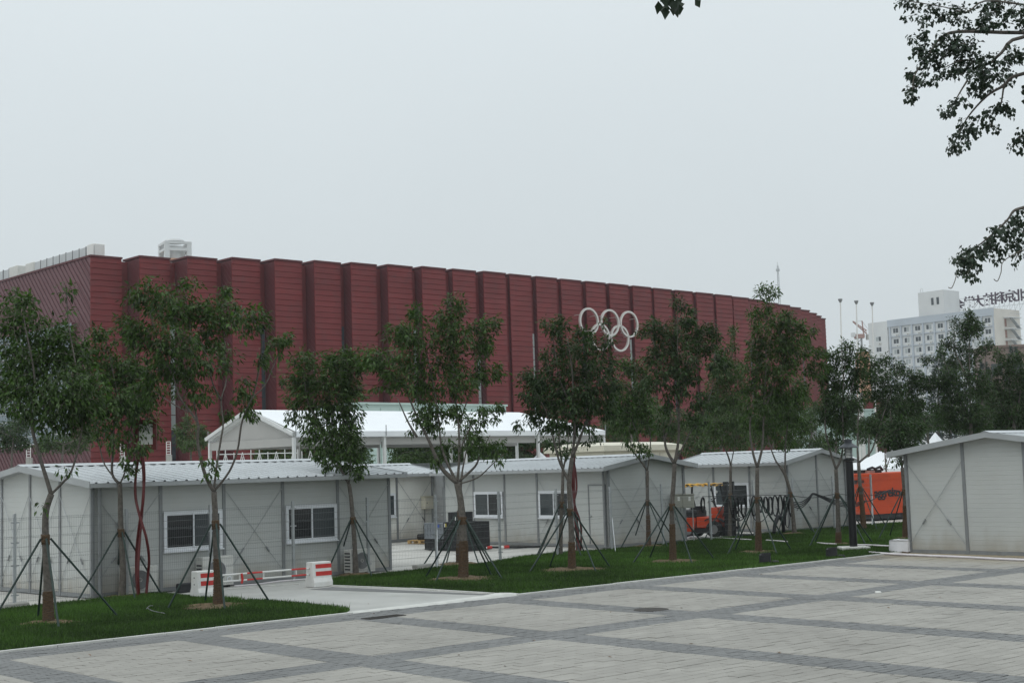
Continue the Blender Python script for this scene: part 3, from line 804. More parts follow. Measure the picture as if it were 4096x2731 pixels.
t_ = thing('red_annex', 'small dark red clad block half hidden by trees right of the arena', 'building', tuple(a_))
for k in range(12):
    b = MB((a_, dirv(10), dirv(100), Z)); b.box((0, 0.0, 6 + k * 0.4), (4.0, 4, 6.36 + k * 0.4)); ob('cladding_panel', b, M['arena'], t_)
b = MB((a_, dirv(10), dirv(100), Z)); b.box((0.1, 0.1, 0), (3.9, 3.9, 10.75)); ob('wall', b, M['arena_ret_shaded'], t_)
# ------------------------------------------------------------------ prefabricated site cabins
K = 1.82
def window(t, f, x0, x1, z0, z1, y=-0.02, curtain=False):
    """sliding window standing proud of the wall (face towards -y)"""
    fm = MB(f); w = 0.055
    fm.box((x0, y - 0.05, z0), (x1, y, z0 + w)).box((x0, y - 0.05, z1 - w), (x1, y, z1))
    fm.box((x0, y - 0.05, z0 + w), (x0 + w, y, z1 - w)).box((x1 - w, y - 0.05, z0 + w), (x1, y, z1 - w))
    fo = ob('window', fm, M['pvc'], t)
    xm = (x0 + x1) / 2
    for a, b, dy, gm in ((x0 + w, xm + 0.02, -0.018, M['glass']), (xm - 0.02, x1 - w, -0.036, M['glass_mid'])):
        sm = MB(f); s = 0.04
        yy = y + dy
        sm.box((a, yy - 0.014, z0 + w), (b, yy, z0 + w + s)).box((a, yy - 0.014, z1 - w - s), (b, yy, z1 - w)).box((a, yy - 0.014, z0 + w + s), (a + s, yy, z1 - w - s)).box((b - s, yy - 0.014, z0 + w + s), (b, yy, z1 - w - s))
        ob('sash', sm, M['pvc'], fo)
        g = MB(f); g.box((a + s, yy - 0.008, z0 + w + s), (b - s, yy - 0.004, z1 - w - s)); ob('pane', g, gm, fo)
    sl = MB(f); sl.box((x0 - 0.02, y - 0.085, z0 - 0.03), (x1 + 0.02, y, z0 - 0.003)); ob('sill', sl, M['pvc'], fo)
    return fo
def rod(t, f, a, b):
    mb = MB(f); mb.tube([a, b], 0.0075, 5); o = ob('brace_rod', mb, M['galv'], t)
    a, b = Vector(a), Vector(b); m0, m1 = a.lerp(b, 0.70), a.lerp(b, 0.76)
    if a.z < b.z: m0, m1 = a.lerp(b, 0.24), a.lerp(b, 0.30)
    mb = MB(f); mb.tube([m0, m1], 0.022, 6); ob('turnbuckle', mb, M['steel'], o)
def cabin(label, C, vx, vy, nb, W, gy_posts, zE, zR, wins=(), doors=(), fbr=(), gbr=(), sheet='white_sheet', ov=0.46, og=0.30, gx=0.0, feat_posts=True, group='site cabins'):
    """front wall along vx (y=0), gable at x=0 along vy"""
    C = Vector(C); Lx = nb * K; t = thing('site_cabin', label, 'cabin', tuple(C), group)
    f = (C, vx, vy, Z); m = (zR - zE) / (W / 2); ms = M[sheet]
    zt = lambda y: zE + m * min(y, W - y)
    for i in range(nb):
        b = MB(f); b.box((i * K + 0.04, 0.0, 0.10), ((i + 1) * K - 0.04, 0.05, zE)); ob('wall_panel', b, ms, t)
    for ya, yb in zip(gy_posts, gy_posts[1:]):
        ys = [ya + 0.04] + ([W / 2] if ya < W / 2 - 0.05 < yb - 0.1 and abs(yb - W / 2) > 0.05 else []) + [yb - 0.04]
        poly = [(0, ya + 0.04, 0.10), (0, yb - 0.04, 0.10)] + [(0, y, zt(y)) for y in reversed(ys)]
        b = MB(f); b.extr(poly, (0.05, 0, 0)); ob('wall_panel', b, ms, t)
        poly = [(Lx - 0.05,) + p[1:] for p in poly]
        b = MB(f); b.extr(poly, (0.05, 0, 0)); ob('wall_panel', b, ms, t)
    b = MB(f); b.box((0.06, W - 0.05, 0.1), (Lx - 0.06, W, zE)); ob('back_wall', b, ms, t)
    for i in range(nb + 1):
        for y in (-0.025, W - 0.04):
            b = MB(f); b.box((i * K - 0.045, y, 0), (i * K + 0.045, y + 0.066, zE + 0.01)); ob('post', b, M['steel'], t)
    for y in gy_posts[1:-1]:
        b = MB(f); b.box((-0.028, y - 0.045, 0), (0.045, y + 0.045, zt(y) - 0.012)); ob('post', b, M['steel'], t)
    for y in (gy_posts[0], gy_posts[-1]):
        b = MB(f); b.box((-0.03, y - 0.048, 0), (-0.0, y + 0.06, zE - 0.03)); ob('corner_post', b, M['steel'], t)
    b = MB(f); b.box((-0.02, -0.018, 0.0), (Lx + 0.02, 0.05, 0.095)); ob('base_rail', b, M['steel'], t)
    b = MB(f); b.box((-0.018, 0.052, 0.0), (0.05, W + 0.02, 0.095)); ob('base_rail', b, M['steel'], t)
    # ribbed roof
    for sgn in (0, 1):
        rs = MB(f); pitch = 0.303; n = int(round((Lx + 2 * og) / pitch)); pitch = (Lx + 2 * og) / n
        ye = -ov if sgn == 0 else W + ov; ym = W / 2
        ze, zm = zE - m * ov + 0.07, zR + 0.07
        prof = []
        for k in range(n):
            x0 = -og + k * pitch
            prof += [(x0, 0), (x0 + pitch * 0.40, 0), (x0 + pitch * 0.45, 0.030), (x0 + pitch * 0.59, 0.030), (x0 + pitch * 0.64, 0)]
        prof.append((Lx + og, 0))
        vv = [(x, ye, ze + h) for x, h in prof] + [(x, ym, zm + h) for x, h in prof]; q = len(prof)
        rs.add(vv, [(i, i + 1, q + i + 1, q + i) for i in range(q - 1)]); ob('roof_sheet', rs, M['roof_sheet'], t)
        un = MB(f); un.add([(-og + 0.01, ye, ze - 0.09), (Lx + og - 0.01, ye, ze - 0.09), (Lx + og - 0.01, ym, zm - 0.09), (-og + 0.01, ym, zm - 0.09)], [(0, 1, 2, 3)]); ob('soffit', un, M['trim'], t)
        e_ = MB(f); d = -1 if sgn == 0 else 1
        e_.box((-og, min(ye, ye + d * 0.02), ze - 0.105), (Lx + og, max(ye, ye + d * 0.02), ze - 0.004)); ob('eave_trim', e_, M['trim'], t)
        for xx in (-og - 0.022, Lx + og + 0.002):
            g_ = MB(f); g_.add([(xx, ye, ze - 0.11), (xx + 0.02, ye, ze - 0.11), (xx + 0.02, ym, zm - 0.11), (xx, ym, zm - 0.11), (xx, ye, ze + 0.045), (xx + 0.02, ye, ze + 0.045), (xx + 0.02, ym, zm + 0.045), (xx, ym, zm + 0.045)],
                   [(0, 3, 2, 1), (4, 5, 6, 7), (0, 1, 5, 4), (1, 2, 6, 5), (2, 3, 7, 6), (3, 0, 4, 7)]); ob('gable_trim', g_, M['trim'], t)
    rcp = MB(f); zc = zR + 0.07
    rcp.extr([(-og - 0.03, W / 2 - 0.17, zc + 0.036 - m * 0.17), (-og - 0.03, W / 2, zc + 0.075), (-og - 0.03, W / 2 + 0.17, zc + 0.036 - m * 0.17), (-og - 0.03, W / 2, zc + 0.06)], (Lx + 2 * og + 0.06, 0, 0))
    ob('ridge_cap', rcp, M['roof_sheet'], t)
    for w in wins: window(t, f, *w)
    for (x0, x1, zd) in doors:
        d = MB(f); d.box((x0, -0.03, 0.12), (x0 + 0.05, 0, zd)).box((x1 - 0.05, -0.03, 0.12), (x1, 0, zd)).box((x0 + 0.05, -0.03, zd - 0.05), (x1 - 0.05, 0, zd)); do = ob('door_frame', d, M['steel'], t)
        d = MB(f); d.box((x0 + 0.055, -0.015, 0.12), (x1 - 0.055, -0.002, zd - 0.055)); dl = ob('door', d, M['white_sheet'], t)
        d = MB(f); d.tube([(x1 - 0.12, -0.06, 1.05), (x1 - 0.12, -0.015, 1.05)], 0.03, 8); ob('handle', d, M['galv'], dl)
    for i in fbr:
        rod(t, f, (i * K + 0.05, -0.035, zE - 0.28), ((i + 1) * K - 0.05, -0.035, 0.28)); rod(t, f, ((i + 1) * K - 0.05, -0.042, zE - 0.28), (i * K + 0.05, -0.042, 0.28))
    for i in gbr:
        a, b = gy_posts[i], gy_posts[i + 1]
        rod(t, f, (-0.035, a + 0.05, zE - 0.28), (-0.035, b - 0.05, 0.28)); rod(t, f, (-0.042, b - 0.05, zE - 0.28), (-0.042, a + 0.05, 0.28))
    return t, f

# nearest cabin on the left
g1 = 1.568
E1, N1 = dirv(45.17), dirv(135.17)
c1, f1 = cabin('nearest white site cabin at left, two windows behind the red striped barrier', (-10.03, 33.24, 0), E1, N1, 5, 4 * g1, [0, g1, 2 * g1, 3 * g1, 4 * g1], 2.67, 3.07,
      wins=[(1.88, 3.56, 0.96, 1.93), (3 * K + 0.07, 4 * K - 0.07, 0.96, 1.93)], fbr=(0, 2, 4), gbr=(0, 1, 2, 3), sheet='white_sheet')
b = MB(f1); b.tube([(0.14, -0.09, 0.05), (0.14, -0.09, 2.55)], 0.05, 8); ob('downpipe', b, M['steel'], c1)
# middle cabin, end gable towards the lawn
E2, N2 = dirv(39.9), dirv(129.9)
c2, f2 = cabin('middle white site cabin with a door and end gable behind the lawn', (3.06, 47.08, 0), N2, E2, 5, 2 * K, [0, K, 2 * K], 2.67, 2.97,
      wins=[(K + 0.10, 2 * K - 0.12, 0.98, 1.92), (3 * K + 0.08, 4 * K - 0.08, 0.98, 1.92)], doors=[(0.10, 0.98, 2.12)], fbr=(1, 4), gbr=(0, 1))
b = MB(f2); b.tube([(0.13, -0.09, 0.05), (0.13, -0.09, 2.55)], 0.045, 8); ob('downpipe', b, M['steel'], c2)
# cabin across the yard, its right end meets the middle cabin at a grey door panel
E3, N3 = dirv(43), dirv(133)
c3, f3 = cabin('cream white site cabin across the yard carrying the electric box', tuple(Vector((-3.45, 57.30, 0)) - E3 * (5 * K)), E3, N3, 5, 2 * K, [0, K, 2 * K], 2.67, 2.97,
      wins=[(3 * K + 0.10, 4 * K - 0.10, 0.98, 1.92)], fbr=(4,), gbr=(), sheet='cream_sheet')
lk = thing('grey_link_door', 'grey metal door panel closing the gap between two site cabins', 'door', (-3.2, 57.3, 0))
fl = (Vector((-3.40, 57.25, 0)), (f2[0] + N2 * (5 * K) - Vector((-3.40, 57.25, 0))).normalized(), Z, Z)
wl = (f2[0] + N2 * (5 * K) - Vector((-3.40, 57.25, 0))).length
xl = fl[1]; yl = Vector((-xl.y, xl.x, 0)); flk = (fl[0], xl, yl, Z)
b = MB(flk); b.box((0.02, 0, 0), (wl, 0.05, 2.7)); ob('panel', b, M['steel'], lk)
b = MB(flk); b.box((0.25, -0.04, 0.1), (wl - 0.2, -0.002, 2.1)); dl = ob('leaf', b, M['steel'], lk)
b = MB(flk); b.tube([(wl - 0.35, -0.09, 1.05), (wl - 0.35, -0.04, 1.05)], 0.03, 8); ob('handle', b, M['galv'], dl)
# roof farther back in the yard
c5, f5 = cabin('rear site cabin whose pale roof shows above the cabin across the yard', tuple(gy(1560, 1890, 66.0).xy.to_3d() + N3 * 0.5), E3, N3, 4, 2 * K, [0, K, 2 * K], 2.72, 3.02)
# right-hand cabin behind the forklift
E4, N4 = dirv(42.4), dirv(132.4)
c4, f4 = cabin('white site cabin behind the forklift and the coiled cables', (10.42, 54.18, 0), N4, E4, 3, 3.83, [0, 3.83 / 2, 3.83], 2.67, 3.02,
      wins=[(K + 0.02, 2 * K - 0.05, 0.95, 1.90)], fbr=(0, 2), gbr=(0, 1))
# cabin at the right edge, gable towards us
E6, N6 = dirv(40.9), dirv(130.9)
c6, f6 = cabin('white site cabin at the right edge with its gable end on the paving', tuple(Vector((11.12, 40.11, 0))), E6, -N6, 4, 3 * K, [0, K, 2 * K, 3 * K], 2.80, 3.20, gbr=(0, 2), ov=0.42, og=0.30)

# outdoor air-conditioner units
def ac_unit(label, p, vx, vy, w=0.85, h=0.62, big=False, wire=True):
    t = thing('air_conditioner', label, 'air conditioner', tuple(p), 'outdoor air conditioner units'); f = (Vector(p), vx, vy, Z); d = 0.32
    b = MB(f); b.cbox((0, -d, 0.06), (w, 0, 0.06 + h), 0.015); bo = ob('casing', b, M['acwhite'], t)
    cx, cz = w * 0.44, 0.06 + h * 0.5; r = h * 0.36
    b = MB(f); b.ring((cx, -d - 0.004, cz), (1, 0, 0), (0, 0, 1), (0, -1, 0), 0.0, r, 0.006, 24); ob('fan_opening', b, M['fangrey'], t)
    for k in range(5):
        b = MB(f); b.ring((cx, -d - 0.012, cz), (1, 0, 0), (0, 0, 1), (0, -1, 0), r * (0.18 + 0.2 * k), r * (0.21 + 0.2 * k), 0.01, 24); ob('grille_ring', b, M['acwhite' if k == 0 else 'greyplastic'], t)
    for k in range(6):
        b = MB(f); b.box((-0.006, -d + 0.04, 0.13 + k * 0.085), (-0.001, -0.05, 0.17 + k * 0.085)); ob('side_slot', b, M['black'], t)
    for x in (0.1, w - 0.15):
        b = MB(f); b.box((x, -d + 0.03, 0.0), (x + 0.06, -0.03, 0.058)); ob('foot', b, M['black'], t)
    return t, f
def on_wall(f, x, y=-0.12, z=0): return f[0] + f[1] * x + f[2] * y + Z * z
ac_unit('white air conditioner behind the trunk nearest the twisted red sign', on_wall(f1, 0.62), E1, N1)
t_, fac = ac_unit('larger cream air conditioner beside the left barrier block', on_wall(f1, 2.72), E1, N1, 0.90, 0.72)
b = MB(fac); b.ring((0.76, -0.33, 0.2), (1, 0, 0), (0, 0, 1), (0, -1, 0), 0.05, 0.07, 0.01, 20); ob('valve_cover', b, M['pvc'], t_)
ac_unit('white air conditioner right of the barrier behind a slim tree', on_wall(f1, 4 * K + 0.08), E1, N1)
# meter box on the cream cabin
eb = thing('electric_meter_box', 'cream metal electric box hung on the cream cabin wall', 'electric box', tuple(on_wall(f3, 5 * K - 0.62, -0.03, 1.2)))
b = MB(f3); x0 = 5 * K - 0.62; b.cbox((x0, -0.30, 1.24), (x0 + 0.55, -0.04, 1.72), 0.01); bo = ob('casing', b, M['cream'], eb)
b = MB(f3); b.box((x0 - 0.03, -0.33, 1.725), (x0 + 0.58, -0.04, 1.75)); ob('hood', b, M['cream'], eb)
b = MB(f3); b.box((x0 + 0.04, -0.306, 1.28), (x0 + 0.51, -0.301, 1.68)); bd = ob('door', b, M['cream'], eb)
b = MB(f3); b.tube([(x0 + 0.09, -0.33, 1.48), (x0 + 0.09, -0.306, 1.48)], 0.018, 8); ob('lock', b, M['black'], bd)
b = MB(f3); b.tube([(x0 + 0.1, -0.15, 1.24), (x0 + 0.11, -0.12, 0.8), (x0 + 0.06, -0.10, 0.5), (x0 + 0.08, -0.09, 0.12)], 0.014, 6); ob('cable', b, M['hose'], eb)
# ------------------------------------------------------------------ white marquee
TE, TN = dirv(45), dirv(135)
tC = Vector((-9.46, 60.0, 0)); tf = (tC, TE, TN, Z)
TL, TW, TZ, TR = 20.0, 6.5, 4.62, 5.72
mq = thing('marquee', 'long white marquee with open gable standing behind the site cabins', 'marquee', tuple(tC))
for sgn in (0, 1):
    for i in range(4):
        x0, x1 = i * 5.0, (i + 1) * 5.0
        ye, ym = (-0.12, TW / 2) if sgn == 0 else (TW + 0.12, TW / 2)
        xr1 = x1 if i < 3 else x1 - 3.0
        n = 6; vv, ff = [], []
        for a in range(n + 1):
            for b_ in range(n + 1):
                s_ = b_ / n; y = ye + (ym - ye) * s_
                xx = x0 + ((x1 + (xr1 - x1) * s_) - x0) * a / n
                sag = -0.07 * math.sin(math.pi * a / n) * math.sin(math.pi * s_)
                vv.append((xx, y, TZ + (TR - TZ) * s_ + sag))
        for a in range(n):
            for b_ in range(n):
                q = a * (n + 1) + b_; ff.append((q, q + n + 1, q + n + 2, q + 1))
        mb = MB(tf); mb.add(vv, ff); ob('roof_fabric', mb, M['tent'], mq, True)
        mb = MB(tf); yv = ye - 0.01 if sgn == 0 else ye + 0.01
        mb.box((x0 + 0.01, min(ye, yv), TZ - 0.24), (x1 - 0.01, max(ye, yv), TZ - 0.005)); ob('valance', mb, M['tent'], mq)
mb = MB(tf); mb.add([(TL, -0.12, TZ), (TL, TW + 0.12, TZ), (TL - 3.0, TW / 2, TR)], [(0, 1, 2)]); ob('roof_fabric', mb, M['tent'], mq)
mb = MB(tf); mb.box((TL, -0.12, TZ - 0.24), (TL + 0.01, TW + 0.12, TZ - 0.005)); ob('valance', mb, M['tent'], mq)
for i in range(5):
    for y in (0.0, TW):
        mb = MB(tf); mb.box((i * 5 - 0.065, y - 0.06, 0), (i * 5 + 0.065, y + 0.06, TZ - 0.25)); ob('leg', mb, M['alu'], mq)
        mb = MB(tf); mb.tube([(i * 5, y - (0.15 if y == 0 else -0.15), TZ - 0.2), (i * 5, y - (0.15 if y == 0 else -0.15), TZ + 0.28)], 0.02, 6); ob('spike', mb, M['steel'], mq)
    for y0, y1 in ((0, TW / 2), (TW, TW / 2)):
        if i == 4: continue
        mb = MB(tf); mb.bar((i * 5 + 0.0, y0, TZ - 0.12), (i * 5 + 0.0, y1, TR - 0.12), 0.10, 0.16); ob('rafter', mb, M['alu'], mq)
for y0, y1 in ((-0.12, TW / 2), (TW + 0.12, TW / 2)):
    mb = MB(tf); mb.bar((-0.16, y0, TZ - 0.10), (-0.16, y1, TR - 0.02), 0.08, 0.15); ob('gable_edge', mb, M['alu'], mq)
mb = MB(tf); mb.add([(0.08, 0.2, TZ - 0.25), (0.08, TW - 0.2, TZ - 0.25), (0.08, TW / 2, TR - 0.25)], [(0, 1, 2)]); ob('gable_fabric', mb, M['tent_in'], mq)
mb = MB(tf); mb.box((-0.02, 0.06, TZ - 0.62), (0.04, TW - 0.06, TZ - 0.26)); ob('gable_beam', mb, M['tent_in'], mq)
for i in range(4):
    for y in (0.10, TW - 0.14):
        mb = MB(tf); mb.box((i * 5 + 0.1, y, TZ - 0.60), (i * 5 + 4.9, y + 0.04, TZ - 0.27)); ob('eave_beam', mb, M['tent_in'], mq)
# small pitched tents around it
def pagoda(label, u, v, y, half, h0, group='small white pagoda tents'):
    c = gy(u, v, y); t = thing('pagoda_tent', label, 'tent', (c.x, c.y, 0), group); f = (Vector((c.x, c.y, 0)), dirv(40), dirv(130), Z); zp = c.z
    for k in range(4):
        a = [(-half, -half), (half, -half), (half, half), (-half, half)]
        p, q = a[k], a[(k + 1) % 4]; n = 6; vv, ff = [], []
        for i in range(n + 1):
            s_ = i / n; z = h0 + (zp - h0) * (s_ ** 1.5); w = 1 - s_
            vv += [(p[0] * w, p[1] * w, z), (q[0] * w, q[1] * w, z)]
        ff = [(2 * i, 2 * i + 1, 2 * i + 3, 2 * i + 2) for i in range(n)]
        mb = MB(f); mb.add(vv, ff); ob('roof_fabric', mb, M['tent'], t)
        mb = MB(f); mb.extr([(p[0], p[1], h0 - 0.25), (q[0], q[1], h0 - 0.25), (q[0], q[1], h0 - 0.003), (p[0], p[1], h0 - 0.003)], (0.01, 0.01, 0)); ob('valance', mb, M['tent'], t)
        mb = MB(f); mb.tube([(p[0] * 0.98, p[1] * 0.98, 0), (p[0] * 0.98, p[1] * 0.98, h0 - 0.26)], 0.04, 6); ob('leg', mb, M['alu'], t)
        mb = MB(f); mb.box((min(p[0], q[0]) * 0.97, min(p[1], q[1]) * 0.97, 0.1), (max(p[0], q[0]) * 0.97 + 0.01, max(p[1], q[1]) * 0.97 + 0.01, h0 - 0.27)); ob('side_curtain', mb, M['tent'], t)
pagoda('white tent with low peak rising behind the orange container', 3521, 1803, 76, 1.9, 2.15)
pagoda('white tent showing between the slim tree and the right cabin roof', 3600, 1832, 84, 1.7, 2.2)
pagoda('white tent peak left of the lamp post behind the trees', 3405, 1822, 90, 1.6, 2.1)
pagoda('steep white tent spire far right above the right cabin roof', 3740, 1728, 95, 1.5, 2.5)
pagoda('tiny white tent tip right of the marquee legs', 2160, 1806, 78, 1.6, 2.2)

# cream flat-roofed kiosk behind the middle cabin
kc = Vector((3.77, 60.0, 0)); kf = (kc, dirv(45), dirv(135), Z)
ks = thing('cream_kiosk', 'cream flat roofed kiosk behind the middle site cabin', 'kiosk', tuple(kc))
mb = MB(kf); mb.box((0, 0, 0), (5.0, 3.2, 3.35)); ob('wall', mb, M['cream'], ks)
mb = MB(kf); mb.box((-0.18, -0.18, 3.36), (5.18, 3.38, 3.60)); ob('fascia', mb, M['cream'], ks)
mb = MB(kf); mb.add([(-0.18, -0.18, 3.603), (5.18, -0.18, 3.603), (5.18, 3.38, 3.603), (-0.18, 3.38, 3.603), (0.5, 0.5, 3.75), (4.5, 0.5, 3.75), (4.5, 2.7, 3.75), (0.5, 2.7, 3.75)], [(0, 1, 5, 4), (1, 2, 6, 5), (2, 3, 7, 6), (3, 0, 4, 7), (4, 5, 6, 7)]); ob('roof', mb, M['cream'], ks)
for i in range(4):
    mb = MB(kf); mb.box((0.1 + i * 1.22, -0.02, 0.2), (1.26 + i * 1.22, -0.002, 3.25)); ob('wall_panel', mb, M['cream'], ks)

# orange power container
oc = Vector((15.32, 61.24, 0)); OX, OY = dirv(33), dirv(123); of = (oc, OX, OY, Z)
ct = thing('power_container', 'orange power generator container with black lettering behind the lawn trees', 'container', tuple(oc))
mb = MB(of); mb.cbox((0, 0, 0.28), (6.06, 2.4, 2.06), 0.03); ob('body', mb, M['orange'], ct)
mb = MB(of); mb.box((0.05, 0.05, 0.05), (6.0, 2.35, 0.275)); ob('base_frame', mb, M['black'], ct)
for z in (0.62, 0.95, 1.28, 1.75):
    mb = MB(of); mb.box((0.04, -0.012, z), (6.0, -0.001, z + 0.02)); ob('seam', mb, M['orange'], ct)
mb = MB(of); mb.box((0.35, 0.6, 2.062), (1.5, 1.6, 2.20)); ob('roof_tray', mb, M['black'], ct)
mb = MB(of); mb.tube([(0.5, 0.5, 2.22), (0.75, 0.45, 2.30), (1.0, 0.5, 2.24), (1.3, 0.5, 2.32), (1.55, 0.6, 2.18)], 0.06, 8); ob('exhaust_hose', mb, M['hose'], ct)
mb = MB(of); mb.box((0.45, 0.3, 2.062), (0.75, 0.6, 2.17)); ob('roof_vent', mb, M['rust'], ct)
def text_mesh(body, size, ext=0.01, off=0.0, mirror=False, spacing=1.0):
    c = bpy.data.curves.new('lettering', 'FONT'); c.body = body; c.size = size; c.extrude = ext; c.offset = off; c.align_x = 'CENTER'; c.space_character = spacing
    o = bpy.data.objects.new('lettering', c); COL.objects.link(o)
    dg_ = bpy.context.evaluated_depsgraph_get(); me = bpy.data.meshes.new_from_object(o.evaluated_get(dg_))
    bpy.data.objects.remove(o); bpy.data.curves.remove(c)
    if mirror:
        for v in me.vertices: v.co.x = -v.co.x
    return me
def put_text(me, m, p, xdir, parent, name='lettering'):
    n = Vector((xdir.y, -xdir.x, 0))
    mt = Matrix(((xdir.x, 0, n.x, p.x), (xdir.y, 0, n.y, p.y), (0, 1, 0, p.z), (0, 0, 0, 1)))
    me.transform(mt); me.materials.clear()
    return link(name, me, m, parent)
put_text(text_mesh('aggreko', 0.54, 0.006, 0.012, spacing=0.95), M['black'], oc + OX * 1.12 - OY * 0.016 + Z * 1.02, OX, ct)
put_text(text_mesh('aggreko', 0.24, 0.006, 0.006, spacing=0.95), M['black'], oc + OY * 0.62 - OX * 0.012 + Z * 1.66, -OY, ct)

# ------------------------------------------------------------------ mesh fence
FE = dirv(45.0); FN = dirv(135.0)
fs0 = Vector((-11.13, 31.56, 0))
def fence_s(u):
    d = _ray(u, 2000.0); k = d.x / d.y
    return (k * fs0.y - fs0.x) / (FE.x - k * FE.y)
fu = [58, 505, 840, 1170, 1468, 1741, 1994, 2223, 2441, 2646, 2838, 3013, 3172, 3333, 3487]
fss = [-2.7] + [fence_s(u) for u in fu]
FH = 1.98
for i in range(len(fss) - 1):
    a, b = fss[i], fss[i + 1]; pa = fs0 + FE * a
    nm = ['leftmost stretch of grey wire mesh fence at the picture edge', 'wire mesh fence panel in front of the nearest cabin gable corner', 'wire mesh fence panel across the twisted red sign poles', 'wire mesh fence panel behind the left barrier block',
          'wire mesh fence panel behind the right barrier block', 'wire mesh fence panel at the right end of the nearest cabin', 'wire mesh fence panel in front of the black crates', 'wire mesh fence panel in front of the yard hose fittings',
          'wire mesh fence panel before the middle cabin window', 'wire mesh fence panel before the middle cabin door', 'wire mesh fence panel before the middle cabin gable', 'wire mesh fence panel before the grey electric cabinets',
          'wire mesh fence panel before the forklift mast', 'wire mesh fence panel carrying the coiled black cables', 'wire mesh fence panel before the rear cabin gable', 'rightmost wire mesh fence panel before the orange container'][i]
    t = thing('mesh_fence', nm, 'fence', tuple(pa), 'grey wire mesh fence panels')
    f = (pa, FE, FN, Z); Ln = b - a
    p = MB(f); p.box((-0.03, -0.03, 0), (0.03, 0.03, FH + 0.08)); ob('post', p, M['galv'], t)
    p = MB(f); p.box((-0.07, -0.05, 0.0), (0.07, 0.05, 0.03)); ob('base_plate', p, M['galv'], t)
    for z in (0.25, 0.9, 1.4, 1.85):
        c = MB(f); c.box((-0.09, -0.012, z), (0.09, -0.032, z + 0.03)); ob('clamp', c, M['galv'], t)
    wm = MB(f); zs = [0.12 + k * 0.2 for k in range(10)]
    nv = int(Ln / 0.055)
    for k in range(nv):
        x = 0.04 + (Ln - 0.08) * k / (nv - 1)
        pts = [(x, -0.035, 0.08)]
        for zz in (0.5, 1.0, 1.5): pts += [(x, -0.035, zz), (x, -0.06, zz + 0.05), (x, -0.035, zz + 0.1)]
        pts += [(x, -0.035, FH)]
        for q, w in zip(pts, pts[1:]):
            wm.add([(q[0] - 0.002, q[1], q[2]), (q[0] + 0.002, q[1], q[2]), (w[0] + 0.002, w[1], w[2]), (w[0] - 0.002, w[1], w[2])], [(0, 1, 2, 3)])
    for z in sorted(zs + [0.55, 1.05, 1.55, 1.96]):
        y = -0.06 if z in (0.55, 1.05, 1.55) else -0.038
        wm.add([(0.03, y, z - 0.0035), (Ln - 0.03, y, z - 0.0035), (Ln - 0.03, y, z + 0.0025), (0.03, y, z + 0.0025)], [(0, 1, 2, 3)])
    o = ob('wire_mesh', wm, M['wire'], t); o['kind'] = 'stuff'
p_ = fs0 + FE * fss[-1]
t = thing('fence_post', 'last grey fence post standing before the orange container', 'fence post', tuple(p_))
p = MB((p_, FE, FN, Z)); p.box((-0.03, -0.03, 0), (0.03, 0.03, FH + 0.08)); ob('post', p, M['galv'], t)
p = MB((p_, FE, FN, Z)); p.tube([(0, -0.03, 1.2), (-0.75, -0.4, 0.03)], 0.018, 6); ob('stay', p, M['galv'], t)
# raking stay by the cabin door
for s_, lab in ((fence_s(2441), 'slanting grey stay bar propping the fence by the cabin door'), (fence_s(1741), 'slanting grey stay bar propping the fence by the crates')):
    q = fs0 + FE * s_; mb = MB((q, FE, FN, Z)); mb.tube([(0.0, -0.05, 1.05), (-0.55, -0.62, 0.02)], 0.016, 6)
    tag(ob('fence_stay', mb, M['galv']), lab, 'stay bar')
for u, v, lab in ((58, 2428, 'grey concrete foot under the leftmost fence post'), (1690, 2270, 'grey concrete foot under the fence post by the crates')):
    c = gz(u, v); mb = MB((c, FE, FN, Z)); mb.cbox((-0.3, -0.12, 0), (0.3, 0.12, 0.10), 0.02); tag(ob('concrete_foot', mb, M['ground']), lab, 'concrete foot')

# ------------------------------------------------------------------ red and white barrier
bL, bR = gz(820, 2386), gz(1276, 2344)
BD = (bR - bL).normalized(); BN = Vector((-BD.y, BD.x, 0))
def barrier_block(label, c):
    t = thing('barrier_block', label, 'barrier', tuple(c), 'white barrier blocks'); f = (c, BD, BN, Z)
    prof = [(-0.22, 0), (0.22, 0), (0.22, 0.12), (0.17, 0.22), (0.145, 0.60), (-0.145, 0.60), (-0.17, 0.22), (-0.22, 0.12)]
    mb = MB(f); mb.extr([(-0.27, y, z) for y, z in prof], (0.54, 0, 0)); b = ob('body', mb, M['white'], t)
    md = b.modifiers.new('bevel', 'BEVEL'); md.width = 0.018; md.segments = 2
    for z0, z1 in ((0.27, 0.375), (0.45, 0.55)):
        def yy(z): return -0.17 + (z - 0.22) * (0.025 / 0.38) - 0.004
        s_ = MB(f); s_.extr([(-0.19, yy(z0), z0), (0.27, yy(z0), z0), (0.27, yy(z1), z1), (-0.19, yy(z1), z1)], (0, 0.003, 0)); ob('stripe', s_, M['red'], t)
    for z in (0.3, 0.45):
        h = MB(f); h.tube([(-0.274, 0, z), (-0.268, 0, z)], 0.018, 8); ob('pole_socket', h, M['black'], t)
    return t
barrier_block('white barrier block with red stripes half hidden by a roped trunk', bL)
barrier_block('white barrier block with two red stripes at the driveway right side', bR)
ln = (bR - bL).length
bp_ = thing('barrier_poles', 'pair of red and white striped poles linking the two barrier blocks', 'barrier pole', tuple(bL.lerp(bR, 0.5)))
bf = (bL, BD, BN, Z)
for z in (0.31, 0.46):
    x = 0.30; k = 0
    while x < ln - 0.29:
        seg = 0.42 if k % 2 else 0.80
        x1 = min(x + seg, ln - 0.28)
        mb = MB(bf); mb.tube([(x, 0, z), (x1, 0, z)], 0.021, 8); ob('pole_section', mb, M['red' if k % 2 else 'white'], bp_)
        x = x1; k += 1
